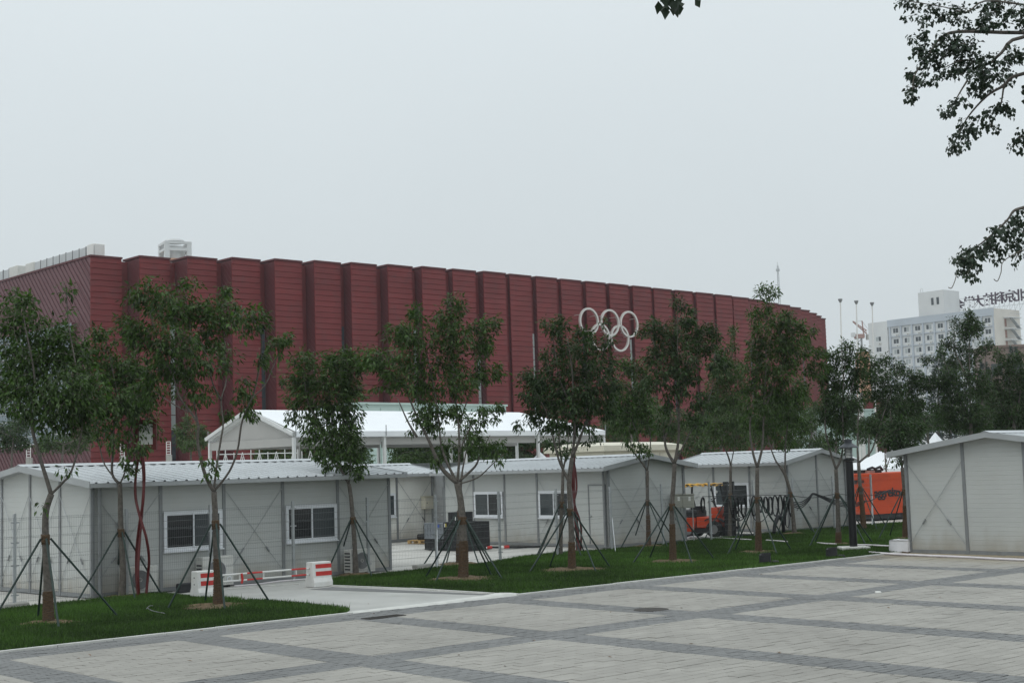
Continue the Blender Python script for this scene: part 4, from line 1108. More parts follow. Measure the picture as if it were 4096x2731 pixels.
for x in (0.9, 1.55, 2.45):
    mb = MB(bf); mb.box((x, -0.012, 0.33), (x + 0.02, 0.012, 0.44)); ob('spacer', mb, M['white'], bp_)
mb = MB(bf); mb.tube([(0.95, -0.02, 0.47), (0.97, -0.03, 0.33), (0.95, -0.02, 0.24)], 0.03, 6); ob('lock', mb, M['red'], bp_)
c = gz(755, 2366); mb = MB((c, E1, N1, Z)); mb.cbox((-0.3, -0.1, 0), (0.45, 0.1, 0.22), 0.02); tag(ob('black_duct_box', mb, M['black']), 'long black box on the ground left of the barrier', 'box')
mb = MB(); mb.tube([on_wall(f1, 3.6, -0.5, 0.02), on_wall(f1, 4.2, -0.62, 0.02), on_wall(f1, 5.0, -0.45, 0.03), on_wall(f1, 6.0, -0.5, 0.02)], 0.02, 6); tag(ob('white_hose', mb, M['pipe']), 'thin white hose lying along the foot of the nearest cabin', 'hose')
mb = MB(); mb.tube([on_wall(f1, 0.74, -0.06, 0.75), on_wall(f1, 0.72, -0.06, 1.2), on_wall(f1, 0.70, -0.06, 1.75)], [0.05, 0.055, 0.04], 8); tag(ob('wrapped_pipe', mb, M['film']), 'pale film wrapped pipe rising behind the slim tree trunk', 'pipe')

# ------------------------------------------------------------------ twisted red sign poles
def twisted_sign(label, base, strands, top, panel=None):
    t = thing('twisted_sign', label, 'sign', tuple(base))
    for k, st__ in enumerate(strands):
        n = len(st__); pts = [gy(u, v, base.y + 0.16 * math.sin(i * 1.3 + k * 2.1)) for i, (u, v) in enumerate(st__)]
        pts[-1].z = -0.03; out = []
        for i in range(n - 1):
            p0, p1, p2, p3 = pts[max(i - 1, 0)], pts[i], pts[i + 1], pts[min(i + 2, n - 1)]
            for q in range(6):
                w = q / 6; out.append(0.5 * ((2 * p1) + (p2 - p0) * w + (2 * p0 - 5 * p1 + 4 * p2 - p3) * w * w + (3 * p1 - p0 - 3 * p2 + p3) * w ** 3))
        mb = MB(); mb.tube(out + [pts[-1]], 0.033, 8); ob('pole', mb, M['signred'], t, True)
    mb = MB(); mb.tube([top - Z * 0.12, top + Z * 0.1], 0.07, 10); ob('pole_head', mb, M['signred'], t)
    if panel:
        w, h = panel; f = (top, Vector((1, 0, 0)), Vector((0, 1, 0)), Z)
        mb = MB(f)
        mb.box((-0.1, -0.05, 0), (w, 0.05, 0.12)).box((-0.1, -0.05, h), (w, 0.05, h + 0.1)).box((-0.1, -0.05, 0.12), (0.0, 0.05, h)).box((w - 0.08, -0.05, 0.12), (w, 0.05, h)); ob('panel_frame', mb, M['signred'], t)
        mb = MB(f); mb.box((0.01, -0.02, 0.13), (w - 0.09, 0.02, h - 0.01)); ob('panel', mb, M['white'], t)
    return t
sb = gy(565, 2385, 33.2); sb.z = 0.0
twisted_sign('dark red twisted poles carrying a framed white sign board, nearest cabin', sb, [[(560, 1800), (543, 1900), (543, 1990), (561, 2070), (585, 2150), (596, 2230), (592, 2300), (583, 2372)], [(565, 1800), (574, 1900), (573, 2000), (560, 2080), (548, 2180), (545, 2280), (553, 2372)], [(568, 1800), (577, 1900), (570, 2020), (563, 2100), (556, 2200), (552, 2300), (557, 2372)]], gy(556, 1800, sb.y), (0.42, 0.62))
sb2 = gy(2316, 2206, 45.4); sb2.z = 0.0
twisted_sign('dark red twisted poles beside the thick trunk near the cabin door', sb2, [[(2293, 1830), (2304, 1900), (2306, 1960), (2298, 2010), (2316, 2070), (2325, 2120), (2322, 2205)], [(2296, 1830), (2297, 1930), (2298, 2000), (2300, 2080), (2308, 2160), (2306, 2205)], [(2290, 1830), (2290, 1930), (2298, 2020), (2310, 2100), (2316, 2205)]], gy(2293, 1832, sb2.y))

# ------------------------------------------------------------------ crates, pallet, tyre
def crate(label, p, vx, vy, w, d, h, m, lab=None, ribs=True):
    t = thing('plastic_crate', label, 'crate', tuple(p), 'plastic crates in the yard'); f = (Vector(p), vx, vy, Z); s_ = 0.03
    mb = MB(f); mb.box((0, 0, 0), (w, s_, h)).box((0, d - s_, 0), (w, d, h)).box((0, s_, 0), (s_, d - s_, h)).box((w - s_, s_, 0), (w, d - s_, h)).box((s_, s_, 0.02), (w - s_, d - s_, 0.05)).box((s_, s_, h - 0.06), (w - s_, d - s_, h - 0.03)); ob('body', mb, m, t)
    n = max(3, int(w / 0.13))
    for i in range(n + 1):
        x = (w - 0.02) * i / n; mb = MB(f); mb.box((x, -0.022, 0.02), (x + 0.02, -0.001, h - 0.02)); ob('rib', mb, m, t)
    for z in (0.0, h * 0.33, h * 0.66, h - 0.03):
        mb = MB(f); mb.box((-0.012, -0.03, z), (w + 0.012, -0.0225, z + 0.03)); ob('rim', mb, m, t)
    n = max(3, int(d / 0.13))
    for i in range(n + 1):
        y = (d - 0.02) * i / n; mb = MB(f); mb.box((-0.022, y, 0.02), (-0.001, y + 0.02, h - 0.02)); ob('rib', mb, m, t)
    for (x, z, ww, hh, mm) in (lab or ()):
        mb = MB(f); mb.box((x, -0.036, z), (x + ww, -0.0305, z + hh)); ob('label_card', mb, mm, t)
    return t
crp = gz(1778, 2200); CX, CY = dirv(-46), dirv(44)
def cr_at(x, y, z): return crp + CX * x + CY * y + Z * z
M['lab_w'] = mat('card_white', (0.75, 0.75, 0.72), 0.7, 0, 0.03); M['lab_y'] = mat('card_yellow', (0.6, 0.5, 0.05), 0.7, 0, 0.03); M['lab_b'] = mat('card_blue', (0.05, 0.10, 0.35), 0.6, 0, 0.05)
crate('black crate bottom left of the stack behind the fence', cr_at(-1.02, 0, 0), CX, CY, 1.0, 1.0, 0.39, M['black'])
crate('grey crate upper left of the stack behind the fence', cr_at(-1.02, 0, 0.395), CX, CY, 1.0, 1.0, 0.54, M['greyplastic'], [(0.70, 0.38, 0.12, 0.11, M['lab_b'])])
crate('large black crate at the bottom of the stack behind the roped trunk', cr_at(0.02, 0, 0), CX, CY, 1.22, 1.0, 0.46, M['black'])
crate('large black crate with a white card on top of the stack', cr_at(0.02, 0, 0.465), CX, CY, 1.22, 1.0, 0.50, M['black'], [(0.78, 0.26, 0.14, 0.11, M['lab_w']), (0.05, 0.33, 0.03, 0.13, M['lab_w']), (0.11, 0.33, 0.03, 0.13, M['lab_y'])])
crate('small black crate standing above the grey crate by the grey door', cr_at(-0.95, 1.06, 0), CX, CY, 0.62, 0.6, 1.26, M['black'], [(0.38, 0.98, 0.05, 0.12, M['lab_w']), (0.5, 0.98, 0.05, 0.12, M['lab_w'])])
pp = gz(1630, 2174); pt = thing('wooden_pallet', 'pale wooden pallet lying left of the crates', 'pallet', tuple(pp)); pf_ = (pp, dirv(-30), dirv(60), Z)
for i in range(5):
    mb = MB(pf_); mb.box((0, i * 0.2, 0.11), (1.1, i * 0.2 + 0.14, 0.135)); ob('deck_board', mb, M['wood'], pt)
for i in range(3):
    for j in range(3):
        mb = MB(pf_); mb.box((i * 0.48, j * 0.41, 0.025), (i * 0.48 + 0.13, j * 0.41 + 0.1, 0.108)); ob('block', mb, M['wood'], pt)
    mb = MB(pf_); mb.box((0, i * 0.41, 0.0), (1.1, i * 0.41 + 0.1, 0.022)); ob('bottom_board', mb, M['wood'], pt)
mb = MB(); q = pp + dirv(-30) * 0.62 + dirv(60) * 0.5; mb.lathe([(0.24, 0.137), (0.40, 0.15), (0.43, 0.22), (0.43, 0.28), (0.40, 0.35), (0.24, 0.36), (0.22, 0.30), (0.22, 0.2)], (q.x, q.y, 0), 24)
tag(ob('spare_tyre', mb, M['tyre']), 'black tyre lying flat on the pale pallet', 'tyre')
for i, (u, v) in enumerate(((1962, 2196), (2030, 2194))):
    c = gz(u, v); t = thing('hose_coupling', ['red and white hose coupling at the crates right foot', 'red and white hose coupling nearest the tree pair'][i], 'hose coupling', tuple(c), 'hose couplings on the yard')
    mb = MB(); mb.tube([c + Vector((-0.12, 0, 0.06)), c + Vector((0.05, 0.05, 0.07))], 0.055, 10); ob('collar', mb, M['red'], t)
    mb = MB(); mb.tube([c + Vector((-0.26, -0.03, 0.05)), c + Vector((-0.125, 0, 0.06))], 0.05, 10); ob('nozzle', mb, M['lab_w'], t)
    mb = MB(); mb.tube([c + Vector((0.05, 0.05, 0.07)), c + Vector((0.5, 0.15, 0.04)), c + Vector((0.9, -0.1, 0.04)), c + Vector((1.2, 0.1, 0.04))], 0.035, 8); ob('hose', mb, M['hose'], t)

# ------------------------------------------------------------------ electric cabinets on the fence by the forklift
ecp = gy(2735, 2030, 50.4)
for i, (u0, u1, v0, v1, lab) in enumerate(((2692, 2729, 1978, 2031, 'grey electric cabinet left of the pair by the forklift'), (2731, 2776, 1977, 2031, 'grey electric cabinet with a white card beside the forklift'))):
    a, b = gy(u0, v1, 48.75), gy(u1, v0, 48.75)
    t = thing('electric_cabinet', lab, 'electric cabinet', tuple(a), 'grey electric cabinets')
    mb = MB(); mb.cbox((a.x, a.y, a.z), (b.x, a.y + 0.25, b.z), 0.01); ob('casing', mb, M['ebox'], t)
    mb = MB(); mb.box((a.x - 0.02, a.y - 0.03, b.z + 0.002), (b.x + 0.02, a.y + 0.25, b.z + 0.03)); ob('hood', mb, M['ebox'], t)
    mb = MB(); mb.box((a.x + 0.02, a.y - 0.012, a.z + 0.03), (b.x - 0.02, a.y - 0.001, b.z - 0.03)); d_ = ob('door', mb, M['ebox'], t)
    mb = MB(); xm = (a.x + b.x) / 2
    mb.box((xm, a.y - 0.016, a.z + 0.24), (xm + 0.08, a.y - 0.0125, a.z + 0.38)); ob('card', mb, M['lab_w'], d_)
    for x in (a.x + 0.05, b.x - 0.05):
        mb = MB(); mb.tube([(x, a.y + 0.15, 0), (x, a.y + 0.15, a.z - 0.002)], 0.02, 6); ob('leg', mb, M['galv'], t)
# ------------------------------------------------------------------ forklift
fp = Vector((7.05, 52.1, 0)); FX, FY = dirv(-32), dirv(58); ff_ = (fp, FX, FY, Z)
fk = thing('forklift', 'orange forklift with black mast and yellow tarpaulin on its roof', 'forklift', tuple(fp))
def fpart(name, m, fn, parent=None, smooth=False, bev=0):
    mb = MB(ff_); fn(mb); o = ob(name, mb, m, parent or fk, smooth)
    if bev:
        md = o.modifiers.new('bevel', 'BEVEL'); md.width = bev; md.segments = 2
    return o
fpart('counterweight', M['forkorange'], lambda b: b.extr([(-1.0, -0.48, 0.22), (-0.42, -0.48, 0.22), (-0.30, -0.48, 0.62), (-0.36, -0.48, 0.74), (-0.95, -0.48, 0.72), (-1.02, -0.48, 0.6)], (0, 0.96, 0)), bev=0.03)
fpart('body', M['forkorange'], lambda b: b.extr([(-0.28, -0.46, 0.36), (0.50, -0.46, 0.36), (0.62, -0.46, 0.62), (0.56, -0.46, 1.10), (0.30, -0.46, 1.10), (0.22, -0.46, 0.74), (-0.28, -0.46, 0.76)], (0, 0.92, 0)), bev=0.025)
fpart('hood', M['black'], lambda b: b.cbox((-0.92, -0.42, 0.745), (-0.24, 0.42, 1.02), 0.05))
seat = fpart('seat', M['black'], lambda b: b.cbox((-0.62, -0.22, 1.022), (-0.18, 0.22, 1.14), 0.04))
fpart('seat_back', M['black'], lambda b: b.extr([(-0.70, -0.2, 1.14), (-0.58, -0.2, 1.14), (-0.66, -0.2, 1.52), (-0.76, -0.2, 1.52)], (0, 0.4, 0)), seat)
fpart('chassis', M['black'], lambda b: b.box((-0.9, -0.40, 0.16), (0.7, 0.40, 0.35)))
for y in (-0.44, 0.40):
    fpart('guard_post', M['black'], lambda b: b.bar((-0.86, y + 0.02, 0.98), (-0.80, y + 0.02, 1.90), 0.06))
    fpart('guard_post', M['black'], lambda b: b.bar((0.50, y + 0.02, 1.08), (0.34, y + 0.02, 1.90), 0.05))
fpart('guard_roof', M['black'], lambda b: b.box((-0.88, -0.46, 1.90), (0.46, 0.46, 1.95)))
def tarp(b):
    n = 14; vv, f2_ = [], []
    for i in range(n + 1):
        for j in range(9):
            x = -0.93 + 1.42 * i / n; y = -0.52 + 1.04 * j / 8
            edge = 1 if j in (0, 8) or i in (0, n) else 0
            z = 1.965 + 0.02 * math.sin(i * 1.9 + j) - edge * (0.07 + 0.05 * math.sin(i * 2.7 + j * 1.3))
            vv.append((x, y * (1.03 if edge else 1), z))
    for i in range(n):
        for j in range(8): q = i * 9 + j; f2_.append((q, q + 9, q + 10, q + 1))
    b.add(vv, f2_)
fpart('tarpaulin', M['yellow'], tarp)
for y in (-0.30, 0.26):
    fpart('mast_upright', M['black'], lambda b: b.box((0.78, y - 0.05, 0.06), (0.94, y + 0.09, 2.02)))
for z in (0.35, 0.95, 1.5, 1.9):
    fpart('mast_crossbar', M['black'], lambda b: b.box((0.80, -0.25, z), (0.90, 0.21, z + 0.09)))
fpart('lift_cylinder', M['galv'], lambda b: b.tube([(0.86, -0.05, 0.2), (0.86, -0.05, 1.7)], 0.035, 8))
fpart('chain', M['black'], lambda b: b.box((0.95, -0.06, 0.4), (0.97, 0.0, 1.9)))
for z in (0.28, 0.58): fpart('carriage_plate', M['black'], lambda b: b.box((0.96, -0.5, z), (1.03, 0.5, z + 0.10)))
for i in range(6): fpart('backrest_bar', M['black'], lambda b: b.box((0.98, -0.5 + i * 0.19, 0.70), (1.01, -0.455 + i * 0.19, 1.28)))
fpart('backrest_rail', M['black'], lambda b: b.box((0.97, -0.52, 1.282), (1.02, 0.52, 1.34)))
for y in (-0.32, 0.22):
    fpart('fork', M['black'], lambda b: b.box((1.032, y, 0.06), (1.07, y + 0.1, 0.62)).box((1.072, y, 0.06), (1.75, y + 0.1, 0.10)))
def wheel(x, y, r, w):
    def tyre(b):
        vv, f2_ = [], []; n = 24; prof = [(r * 0.55, -w / 2), (r * 0.92, -w / 2), (r, -w * 0.35), (r, w * 0.35), (r * 0.92, w / 2), (r * 0.55, w / 2)]
        for k in range(n):
            th = 2 * math.pi * k / n
            for rr_, yy_ in prof: vv.append((x + rr_ * math.cos(th), y + yy_, r + rr_ * math.sin(th)))
        m = len(prof)
        for k in range(n):
            for j in range(m - 1): f2_.append((k * m + j, k * m + j + 1, ((k + 1) % n) * m + j + 1, ((k + 1) % n) * m + j))
        b.add(vv, f2_)
    wo = fpart('wheel', M['tyre'], tyre)
    fpart('rim', M['steel'], lambda b: b.tube([(x, y - w * 0.42, r), (x, y + w * 0.42, r)], r * 0.56, 16), wo)
for y in (-0.44, 0.44): wheel(0.42, y, 0.31, 0.2)
for y in (-0.40, 0.40): wheel(-0.62, y, 0.23, 0.16)
fpart('mudguard', M['black'], lambda b: b.extr([(0.06, -0.50, 0.60), (0.20, -0.50, 0.68), (0.62, -0.50, 0.68), (0.80, -0.50, 0.56), (0.80, -0.50, 0.60), (0.62, -0.50, 0.715), (0.20, -0.50, 0.715), (0.05, -0.50, 0.64)], (0, 0.16, 0)))
sw_ = fpart('steering_column', M['black'], lambda b: b.tube([(0.34, 0, 1.08), (0.18, 0, 1.34)], 0.03, 6))
fpart('steering_wheel', M['black'], lambda b: b.tube([(0.17 + 0.16 * math.cos(a) * 0.85, 0.16 * math.sin(a), 1.36 + 0.16 * math.cos(a) * 0.5) for a in [i * math.pi / 8 for i in range(17)]], 0.015, 6), sw_)
fpart('mirror', M['black'], lambda b: b.box((0.30, -0.60, 1.70), (0.34, -0.42, 1.78)))
fpart('warning_light', M['forkorange'], lambda b: b.tube([(-0.80, -0.30, 1.52), (-0.80, -0.30, 1.68)], 0.05, 10))
fpart('headlamp', M['lab_w'], lambda b: b.tube([(0.52, -0.40, 1.66), (0.57, -0.40, 1.66)], 0.05, 10))

# ------------------------------------------------------------------ black cables hung on the fence
def fpt(u, v, off=-0.12):
    s_ = fence_s(u); p = fs0 + FE * s_ - FN * (-off) * 1.0
    p = fs0 + FE * s_ + FN * off; g = gy(u, v, p.y); return Vector((p.x, p.y, g.z))
coils = [(2800, 1986, 60), (2935, 1990, 66), (2962, 1990, 75), (3004, 1988, 78), (3030, 1988, 62), (3052, 1984, 64), (3070, 1983, 72), (3090, 1981, 80), (3110, 1983, 78), (3130, 1985, 66), (3150, 1990, 74)]
clab = ['coil of black cable hung on the fence before the forklift', 'coil of black cable hung left of the window post', 'coil of black cable hung before the dark window', 'coil of black cable hung beside the roped trunk, left side',
        'coil of black cable hung close to the roped trunk, right side', 'second coil right of the roped trunk on the fence', 'third coil right of the roped trunk on the fence', 'fourth coil right of the roped trunk on the fence',
        'fifth coil right of the roped trunk on the fence', 'sixth coil right of the roped trunk on the fence', 'coil of black cable touching the leaning tree trunk']
for (u, v, h), lb in zip(coils, clab):
    c = fpt(u, v + h / 2); hh = h / 2 / (FPX / c.y); pts = []
    ww = hh * rnd.uniform(0.36, 0.5); n = 70
    for i in range(n):
        th = 2 * math.pi * i / 17.5 + 1.0; k = i / n
        j = 1 + 0.10 * math.sin(i * 0.37 + u)
        pts.append(c + FE * (math.cos(th) * ww * j + (k - 0.5) * 0.08) + Z * (math.sin(th) * hh * j) + FN * ((k - 0.5) * 0.10 + 0.015 * math.sin(i)))
    mb = MB(); mb.tube(pts, 0.016, 6); tag(ob('cable_coil', mb, M['hose'], None, True), lb, 'cable coil', 'black cable coils on the fence')
def cable(label, pts, r, m='hose', name='cable', cat='cable'):
    # smooth through the points
    P_ = [Vector(p) for p in pts]; out = []
    for i in range(len(P_) - 1):
        p0, p1, p2, p3 = P_[max(i - 1, 0)], P_[i], P_[i + 1], P_[min(i + 2, len(P_) - 1)]
        for k in range(6):
            t = k / 6; out.append(0.5 * ((2 * p1) + (p2 - p0) * t + (2 * p0 - 5 * p1 + 4 * p2 - p3) * t * t + (3 * p1 - p0 - 3 * p2 + p3) * t ** 3))
    out.append(P_[-1]); mb = MB(); mb.tube(out, r, 6); return tag(ob(name, mb, M[m], None, True), label, cat)
cable('thick black cable bundle hanging in a point right of the coils', [fpt(3122, 2002), fpt(3128, 2035), fpt(3124, 2070), fpt(3122, 2100)], 0.075)
cable('thick black hose arching from the lawn below the coils', [fpt(3062, 2132, -0.3), fpt(3070, 2090, -0.3), fpt(3084, 2066, -0.3), fpt(3098, 2085, -0.3), fpt(3102, 2128, -0.3)], 0.07)
cable('black cable looping low before the cabin window', [fpt(2905, 2000), fpt(2915, 2060), fpt(2945, 2082), fpt(2972, 2050), fpt(2975, 2000)], 0.018)
cable('thin black cable loop hanging below the left coils', [fpt(2925, 2005), fpt(2938, 2052), fpt(2952, 2068), fpt(2966, 2045), fpt(2968, 2000)], 0.014)
cable('thin black cable drooping behind the roped trunk', [fpt(2985, 1995), fpt(3000, 2070), fpt(3030, 2085), fpt(3062, 2050), fpt(3066, 2000)], 0.014)
cable('fine black cable tangled under the coils', [fpt(3050, 2040), fpt(3080, 2085), fpt(3110, 2060), fpt(3135, 2110), fpt(3150, 2050)], 0.014)
for k in range(4):
    d = (k - 1.5) * 5
    cable(['top black cable of the bundle draped towards the lamp post', 'second black cable of the bundle draped towards the lamp post', 'third black cable of the bundle draped towards the lamp post', 'lowest black cable of the bundle draped towards the lamp post'][k],
          [fpt(3150, 2012 + d), fpt(3190, 2020 + d * 1.5), fpt(3225, 1995 + d), fpt(3242, 1975 + d * 0.4), fpt(3270, 1984 + d * 0.5), fpt(3315, 2003 + d), fpt(3360, 2016 + d * 1.2), fpt(3410, 2018 + d), fpt(3450, 2005 + d * 0.5)], 0.019)
cable('thin wire stretched along the top of the fence', [fpt(2800, 1985), fpt(2950, 1983), fpt(3120, 1979), fpt(3240, 1990), fpt(3340, 1975), fpt(3430, 1985), fpt(3560, 1968), fpt(3610, 1972)], 0.012)
cable('black cable run hanging before the orange container', [fpt(3450, 2005), fpt(3480, 1998), fpt(3540, 1962), fpt(3575, 1960), fpt(3615, 1972)], 0.018)

# ------------------------------------------------------------------ lamp post
lb_ = gz(3415, 2199); lt = gy(3391, 1830, lb_.y)
lp = thing('garden_lamp', 'black garden lamp post with wide hat standing on a concrete pad', 'lamp post', tuple(lb_))
mb = MB(); mb.cbox((lb_.x - 0.42, lb_.y - 0.35, 0.0), (lb_.x + 0.42, lb_.y + 0.35, 0.11), 0.02); ob('pad', mb, M['kerb'], lp)
mb = MB(); mb.lathe([(0.115, 0.11), (0.115, 2.62), (0.105, 2.64)], (lb_.x, lb_.y, 0), 20); ob('pole', mb, M['lampblack'], lp, False)
mb = MB(); mb.lathe([(0.13, 2.645), (0.16, 2.66), (0.16, 2.70), (0.11, 2.72)], (lb_.x, lb_.y, 0), 20); ob('collar', mb, M['lampblack'], lp)
for k in range(7):
    mb = MB(); mb.lathe([(0.10, 2.74 + k * 0.043), (0.115, 2.745 + k * 0.043), (0.10, 2.765 + k * 0.043)], (lb_.x, lb_.y, 0), 18); ob('louvre_ring', mb, M['white'], lp)
mb = MB(); mb.lathe([(0.07, 2.722), (0.07, 3.06)], (lb_.x, lb_.y, 0), 14); ob('glass_tube', mb, M['glass_mid'], lp)
for k in range(4):
    th = k * math.pi / 2 + 0.4; mb = MB(); mb.tube([(lb_.x + 0.125 * math.cos(th), lb_.y + 0.125 * math.sin(th), 2.722), (lb_.x + 0.125 * math.cos(th), lb_.y + 0.125 * math.sin(th), 3.05)], 0.012, 6); ob('strut', mb, M['hat'], lp)
mb = MB(); mb.lathe([(0.30, 3.03), (0.295, 3.055), (0.14, 3.16), (0.115, 3.17), (0.115, 3.25), (0.13, 3.255), (0.13, 3.28), (0.05, 3.30)], (lb_.x, lb_.y, 0), 24); ob('hat', mb, M['hat'], lp)
# ground floodlights
for u, v, lab in ((3062, 2258, 'black ground floodlight on the grass edge left of the lamp'), (3328, 2234, 'black ground floodlight in the grass beside the lamp pad')):
    c = gz(u, v); t = thing('floodlight', lab, 'floodlight', tuple(c), 'ground floodlights'); f = (c, dirv(20), dirv(110), Z)
    mb = MB(f); mb.cbox((-0.15, -0.10, 0.08), (0.14, 0.10, 0.30), 0.04); ob('housing', mb, M['black'], t)
    mb = MB(f); mb.box((-0.17, -0.12, 0.24), (0.10, -0.105, 0.32)); ob('visor', mb, M['black'], t)
    for x in (-0.16, 0.145): mb = MB(f); mb.box((x, -0.02, 0.0), (x + 0.012, 0.04, 0.22)); ob('bracket', mb, M['black'], t)
    mb = MB(f); mb.cbox((0.20, -0.07, 0.0), (0.38, 0.05, 0.10), 0.02); ob('gear_box', mb, M['black'], t)
# cloth covered box and board by the right cabin
cb = gz(3632, 2211); t = thing('covered_box', 'white cloth covered box at the corner of the right cabin', 'box', tuple(cb)); f = (cb, dirv(38), dirv(128), Z)
n = 9; vv, fq = [], []
rg = np.random.default_rng(5)
for i in range(n):
    for j in range(n):
        vv.append((0.40 * i / (n - 1) + rg.normal(0, 0.005), 0.62 * j / (n - 1) + rg.normal(0, 0.005), 0.36 + rg.normal(0, 0.006)))
ring = [(i, 0) for i in range(n)] + [(n - 1, j) for j in range(1, n)] + [(i, n - 1) for i in range(n - 2, -1, -1)] + [(0, j) for j in range(n - 2, 0, -1)]
for i in range(n - 1):
    for j in range(n - 1): fq.append((i * n + j, (i + 1) * n + j, (i + 1) * n + j + 1, i * n + j + 1))
prev = [i * n + j for i, j in ring]
for lev in range(1, 7):
    cur = []
    for k, (i, j) in enumerate(ring):
        x, y, _ = vv[i * n + j]; out = 0.012 * math.sin(k * 1.3 + lev * 0.6) * lev / 6 + 0.01 * lev / 6
        dx, dy = (x - 0.20), (y - 0.31); cur.append(len(vv)); vv.append((x + dx * out * 4, y + dy * out * 4, 0.36 - 0.055 * lev + (0.012 * math.sin(k * 0.9) if lev == 6 else 0)))
    for k in range(len(ring)): fq.append((prev[k], prev[(k + 1) % len(ring)], cur[(k + 1) % len(ring)], cur[k]))
    prev = cur
mb = MB(f); mb.add(vv, fq); ob('cloth', mb, M['cloth'], t, True)
mb = MB(f); mb.box((0.02, 0.02, 0.0), (0.38, 0.60, 0.34)); ob('box', mb, M['board'], t)
bd = gz(3682, 2210); f = (bd, dirv(-48), dirv(42), Z); mb = MB(f); mb.extr([(-0.12, 0.0, 0.0), (0.10, 0.0, 0.0), (0.0, 0.16, 0.27), (-0.20, 0.16, 0.27)], (0.02, 0.03, 0)); tag(ob('leaning_board', mb, M['board']), 'brown board leaning on the right cabin beside the covered box', 'board')
# white pipes on the ground
def gpipe(label, px, r, z=0.03):
    pts = [gz(u, v) + Z * z for u, v in px]; cable(label, pts, r, 'pipe', 'white_pipe', 'pipe')
gpipe('long white pipe across the paving in front of the right cabin', [(3478, 2213), (3560, 2219), (3700, 2226), (3850, 2232), (4000, 2240), (4140, 2246), (4300, 2256)], 0.035, 0.035)
gpipe('white pipe on the grass between the lamp pad and covered box', [(3424, 2186), (3480, 2187), (3540, 2190), (3590, 2192)], 0.03, 0.06)
gpipe('white pipe half buried in the grass left of the lamp', [(3270, 2177), (3310, 2180), (3345, 2182)], 0.025, 0.055)
gpipe('white pipe in the lawn behind the roped trunk', [(3065, 2166), (3110, 2169), (3150, 2172)], 0.025, 0.055)
gpipe('white pipe in the lawn below the forklift', [(2832, 2155), (2900, 2158), (2960, 2162), (3005, 2164)], 0.025, 0.055)
gpipe('white bent pipe at the foot of the middle cabin gable', [(2742, 2170), (2748, 2158), (2762, 2152), (2790, 2152)], 0.03, 0.05)
cable('short dark hose lying on the left lawn', [gz(585, 2448) + Z * 0.07, gz(597, 2438) + Z * 0.08, gz(612, 2436) + Z * 0.08], 0.008, 'steel', 'garden_hose', 'hose')
cable('grey hose end curling on the left lawn', [gz(592, 2445) + Z * 0.07, gz(610, 2455) + Z * 0.07, gz(660, 2464) + Z * 0.06], 0.008, 'steel', 'garden_hose', 'hose')
# scaffold beyond the marquee
sc_ = thing('scaffold', 'pale tube scaffold standing before the arena behind the marquee', 'scaffold', tuple(gy(1000, 1900, 88).xy.to_3d()))
for i in range(13):
    for j in range(2):
        u = 868 + i * 34; q = gy(u, 1850, 86 + j * 1.5 + i * 0.25); mb = MB(); top = 4.85 - (i % 4) * 0.28
        mb.tube([(q.x, q.y, 0), (q.x, q.y, top)], 0.03, 5); ob('upright', mb, M['alu'], sc_)
for z in (2.7, 3.4, 4.2, 4.6):
    a, b = gy(868, 1850, 86), gy(868 + 12 * 34, 1850, 89); mb = MB(); mb.tube([(a.x, a.y, z), (b.x - (z - 2.7) * 0.9, b.y, z)], 0.028, 5); ob('ledger', mb, M['alu'], sc_)
for i in range(0, 12):
    a, b = gy(868 + i * 34, 1850, 86 + i * 0.25), gy(868 + (i + 1) * 34, 1850, 86 + (i + 1) * 0.25); mb = MB(); mb.tube([(a.x, a.y, 2.2 + (i % 2) * 2.1), (b.x, b.y, 4.3 - (i % 2) * 2.1)], 0.026, 5); ob('brace', mb, M['alu'], sc_)
# white ladder rails at the arena foot
for u, v0, v1, lab in ((122, 1772, 1828, 'white ladder rail against the red arena foot, leftmost'), (497, 1775, 1822, 'white ladder rail behind the second tree trunk'), (682, 1766, 1815, 'white ladder rail left of the bright green sapling')):
    c = gy(u, v1, 104); tp = gy(u, v0, 104); t = thing('ladder_rail', lab, 'ladder', tuple(c), 'white ladder rails')
    for dx in (0, 0.30):
        mb = MB(); mb.tube([(c.x - dx, c.y, 0), (c.x - dx, c.y, tp.z)], 0.03, 5); ob('stile', mb, M['white'], t)
    for k in range(6):
        z = c.z + (tp.z - c.z) * k / 5; mb = MB(); mb.tube([(c.x, c.y, z), (c.x - 0.30, c.y, z)], 0.025, 5); ob('rung', mb, M['white'], t)
    mb = MB(); mb.box((c.x - 0.32, c.y - 0.1, 0), (c.x + 0.02, c.y + 0.4, c.z - 0.05)); ob('plinth', mb, M['ground'], t)

# ------------------------------------------------------------------ distant buildings
# hotel block
hr, hl = Vector((136.7, 395.0, 0)), Vector((109.2, 427.0, 0))
hx = (hl - hr); HL = hx.length; hx = hx.normalized(); hn = Vector((hx.y, -hx.x, 0))
if hn.y < 0: pass
hn = Vector((-hx.y, hx.x, 0))
if hn.dot(Vector((0, -1, 0))) < 0: hn = -hn
HH = 44.0; hf = (hr, hx, hn, Z)
ho = thing('hotel_block', 'pale blue and white slab hotel far behind the trees at right', 'building', tuple(hr))
pitch = HL / 11.4
mb = MB(hf); mb.box((0, -14, 0), (9.55 * pitch, -0.4, HH - 0.3)); ob('wall', mb, M['hotel_white'], ho)
mb = MB(hf); mb.box((9.55 * pitch, -14, 0), (HL, 0.0, HH)); ob('end_bay_wall', mb, M['hotel_white'], ho)
mb = MB(hf); mb.box((-0.2, -0.4, HH - 1.9), (9.55 * pitch - 0.002, 0.05, HH + 0.2)); ob('parapet_band', mb, M['hotel_blue'], ho)
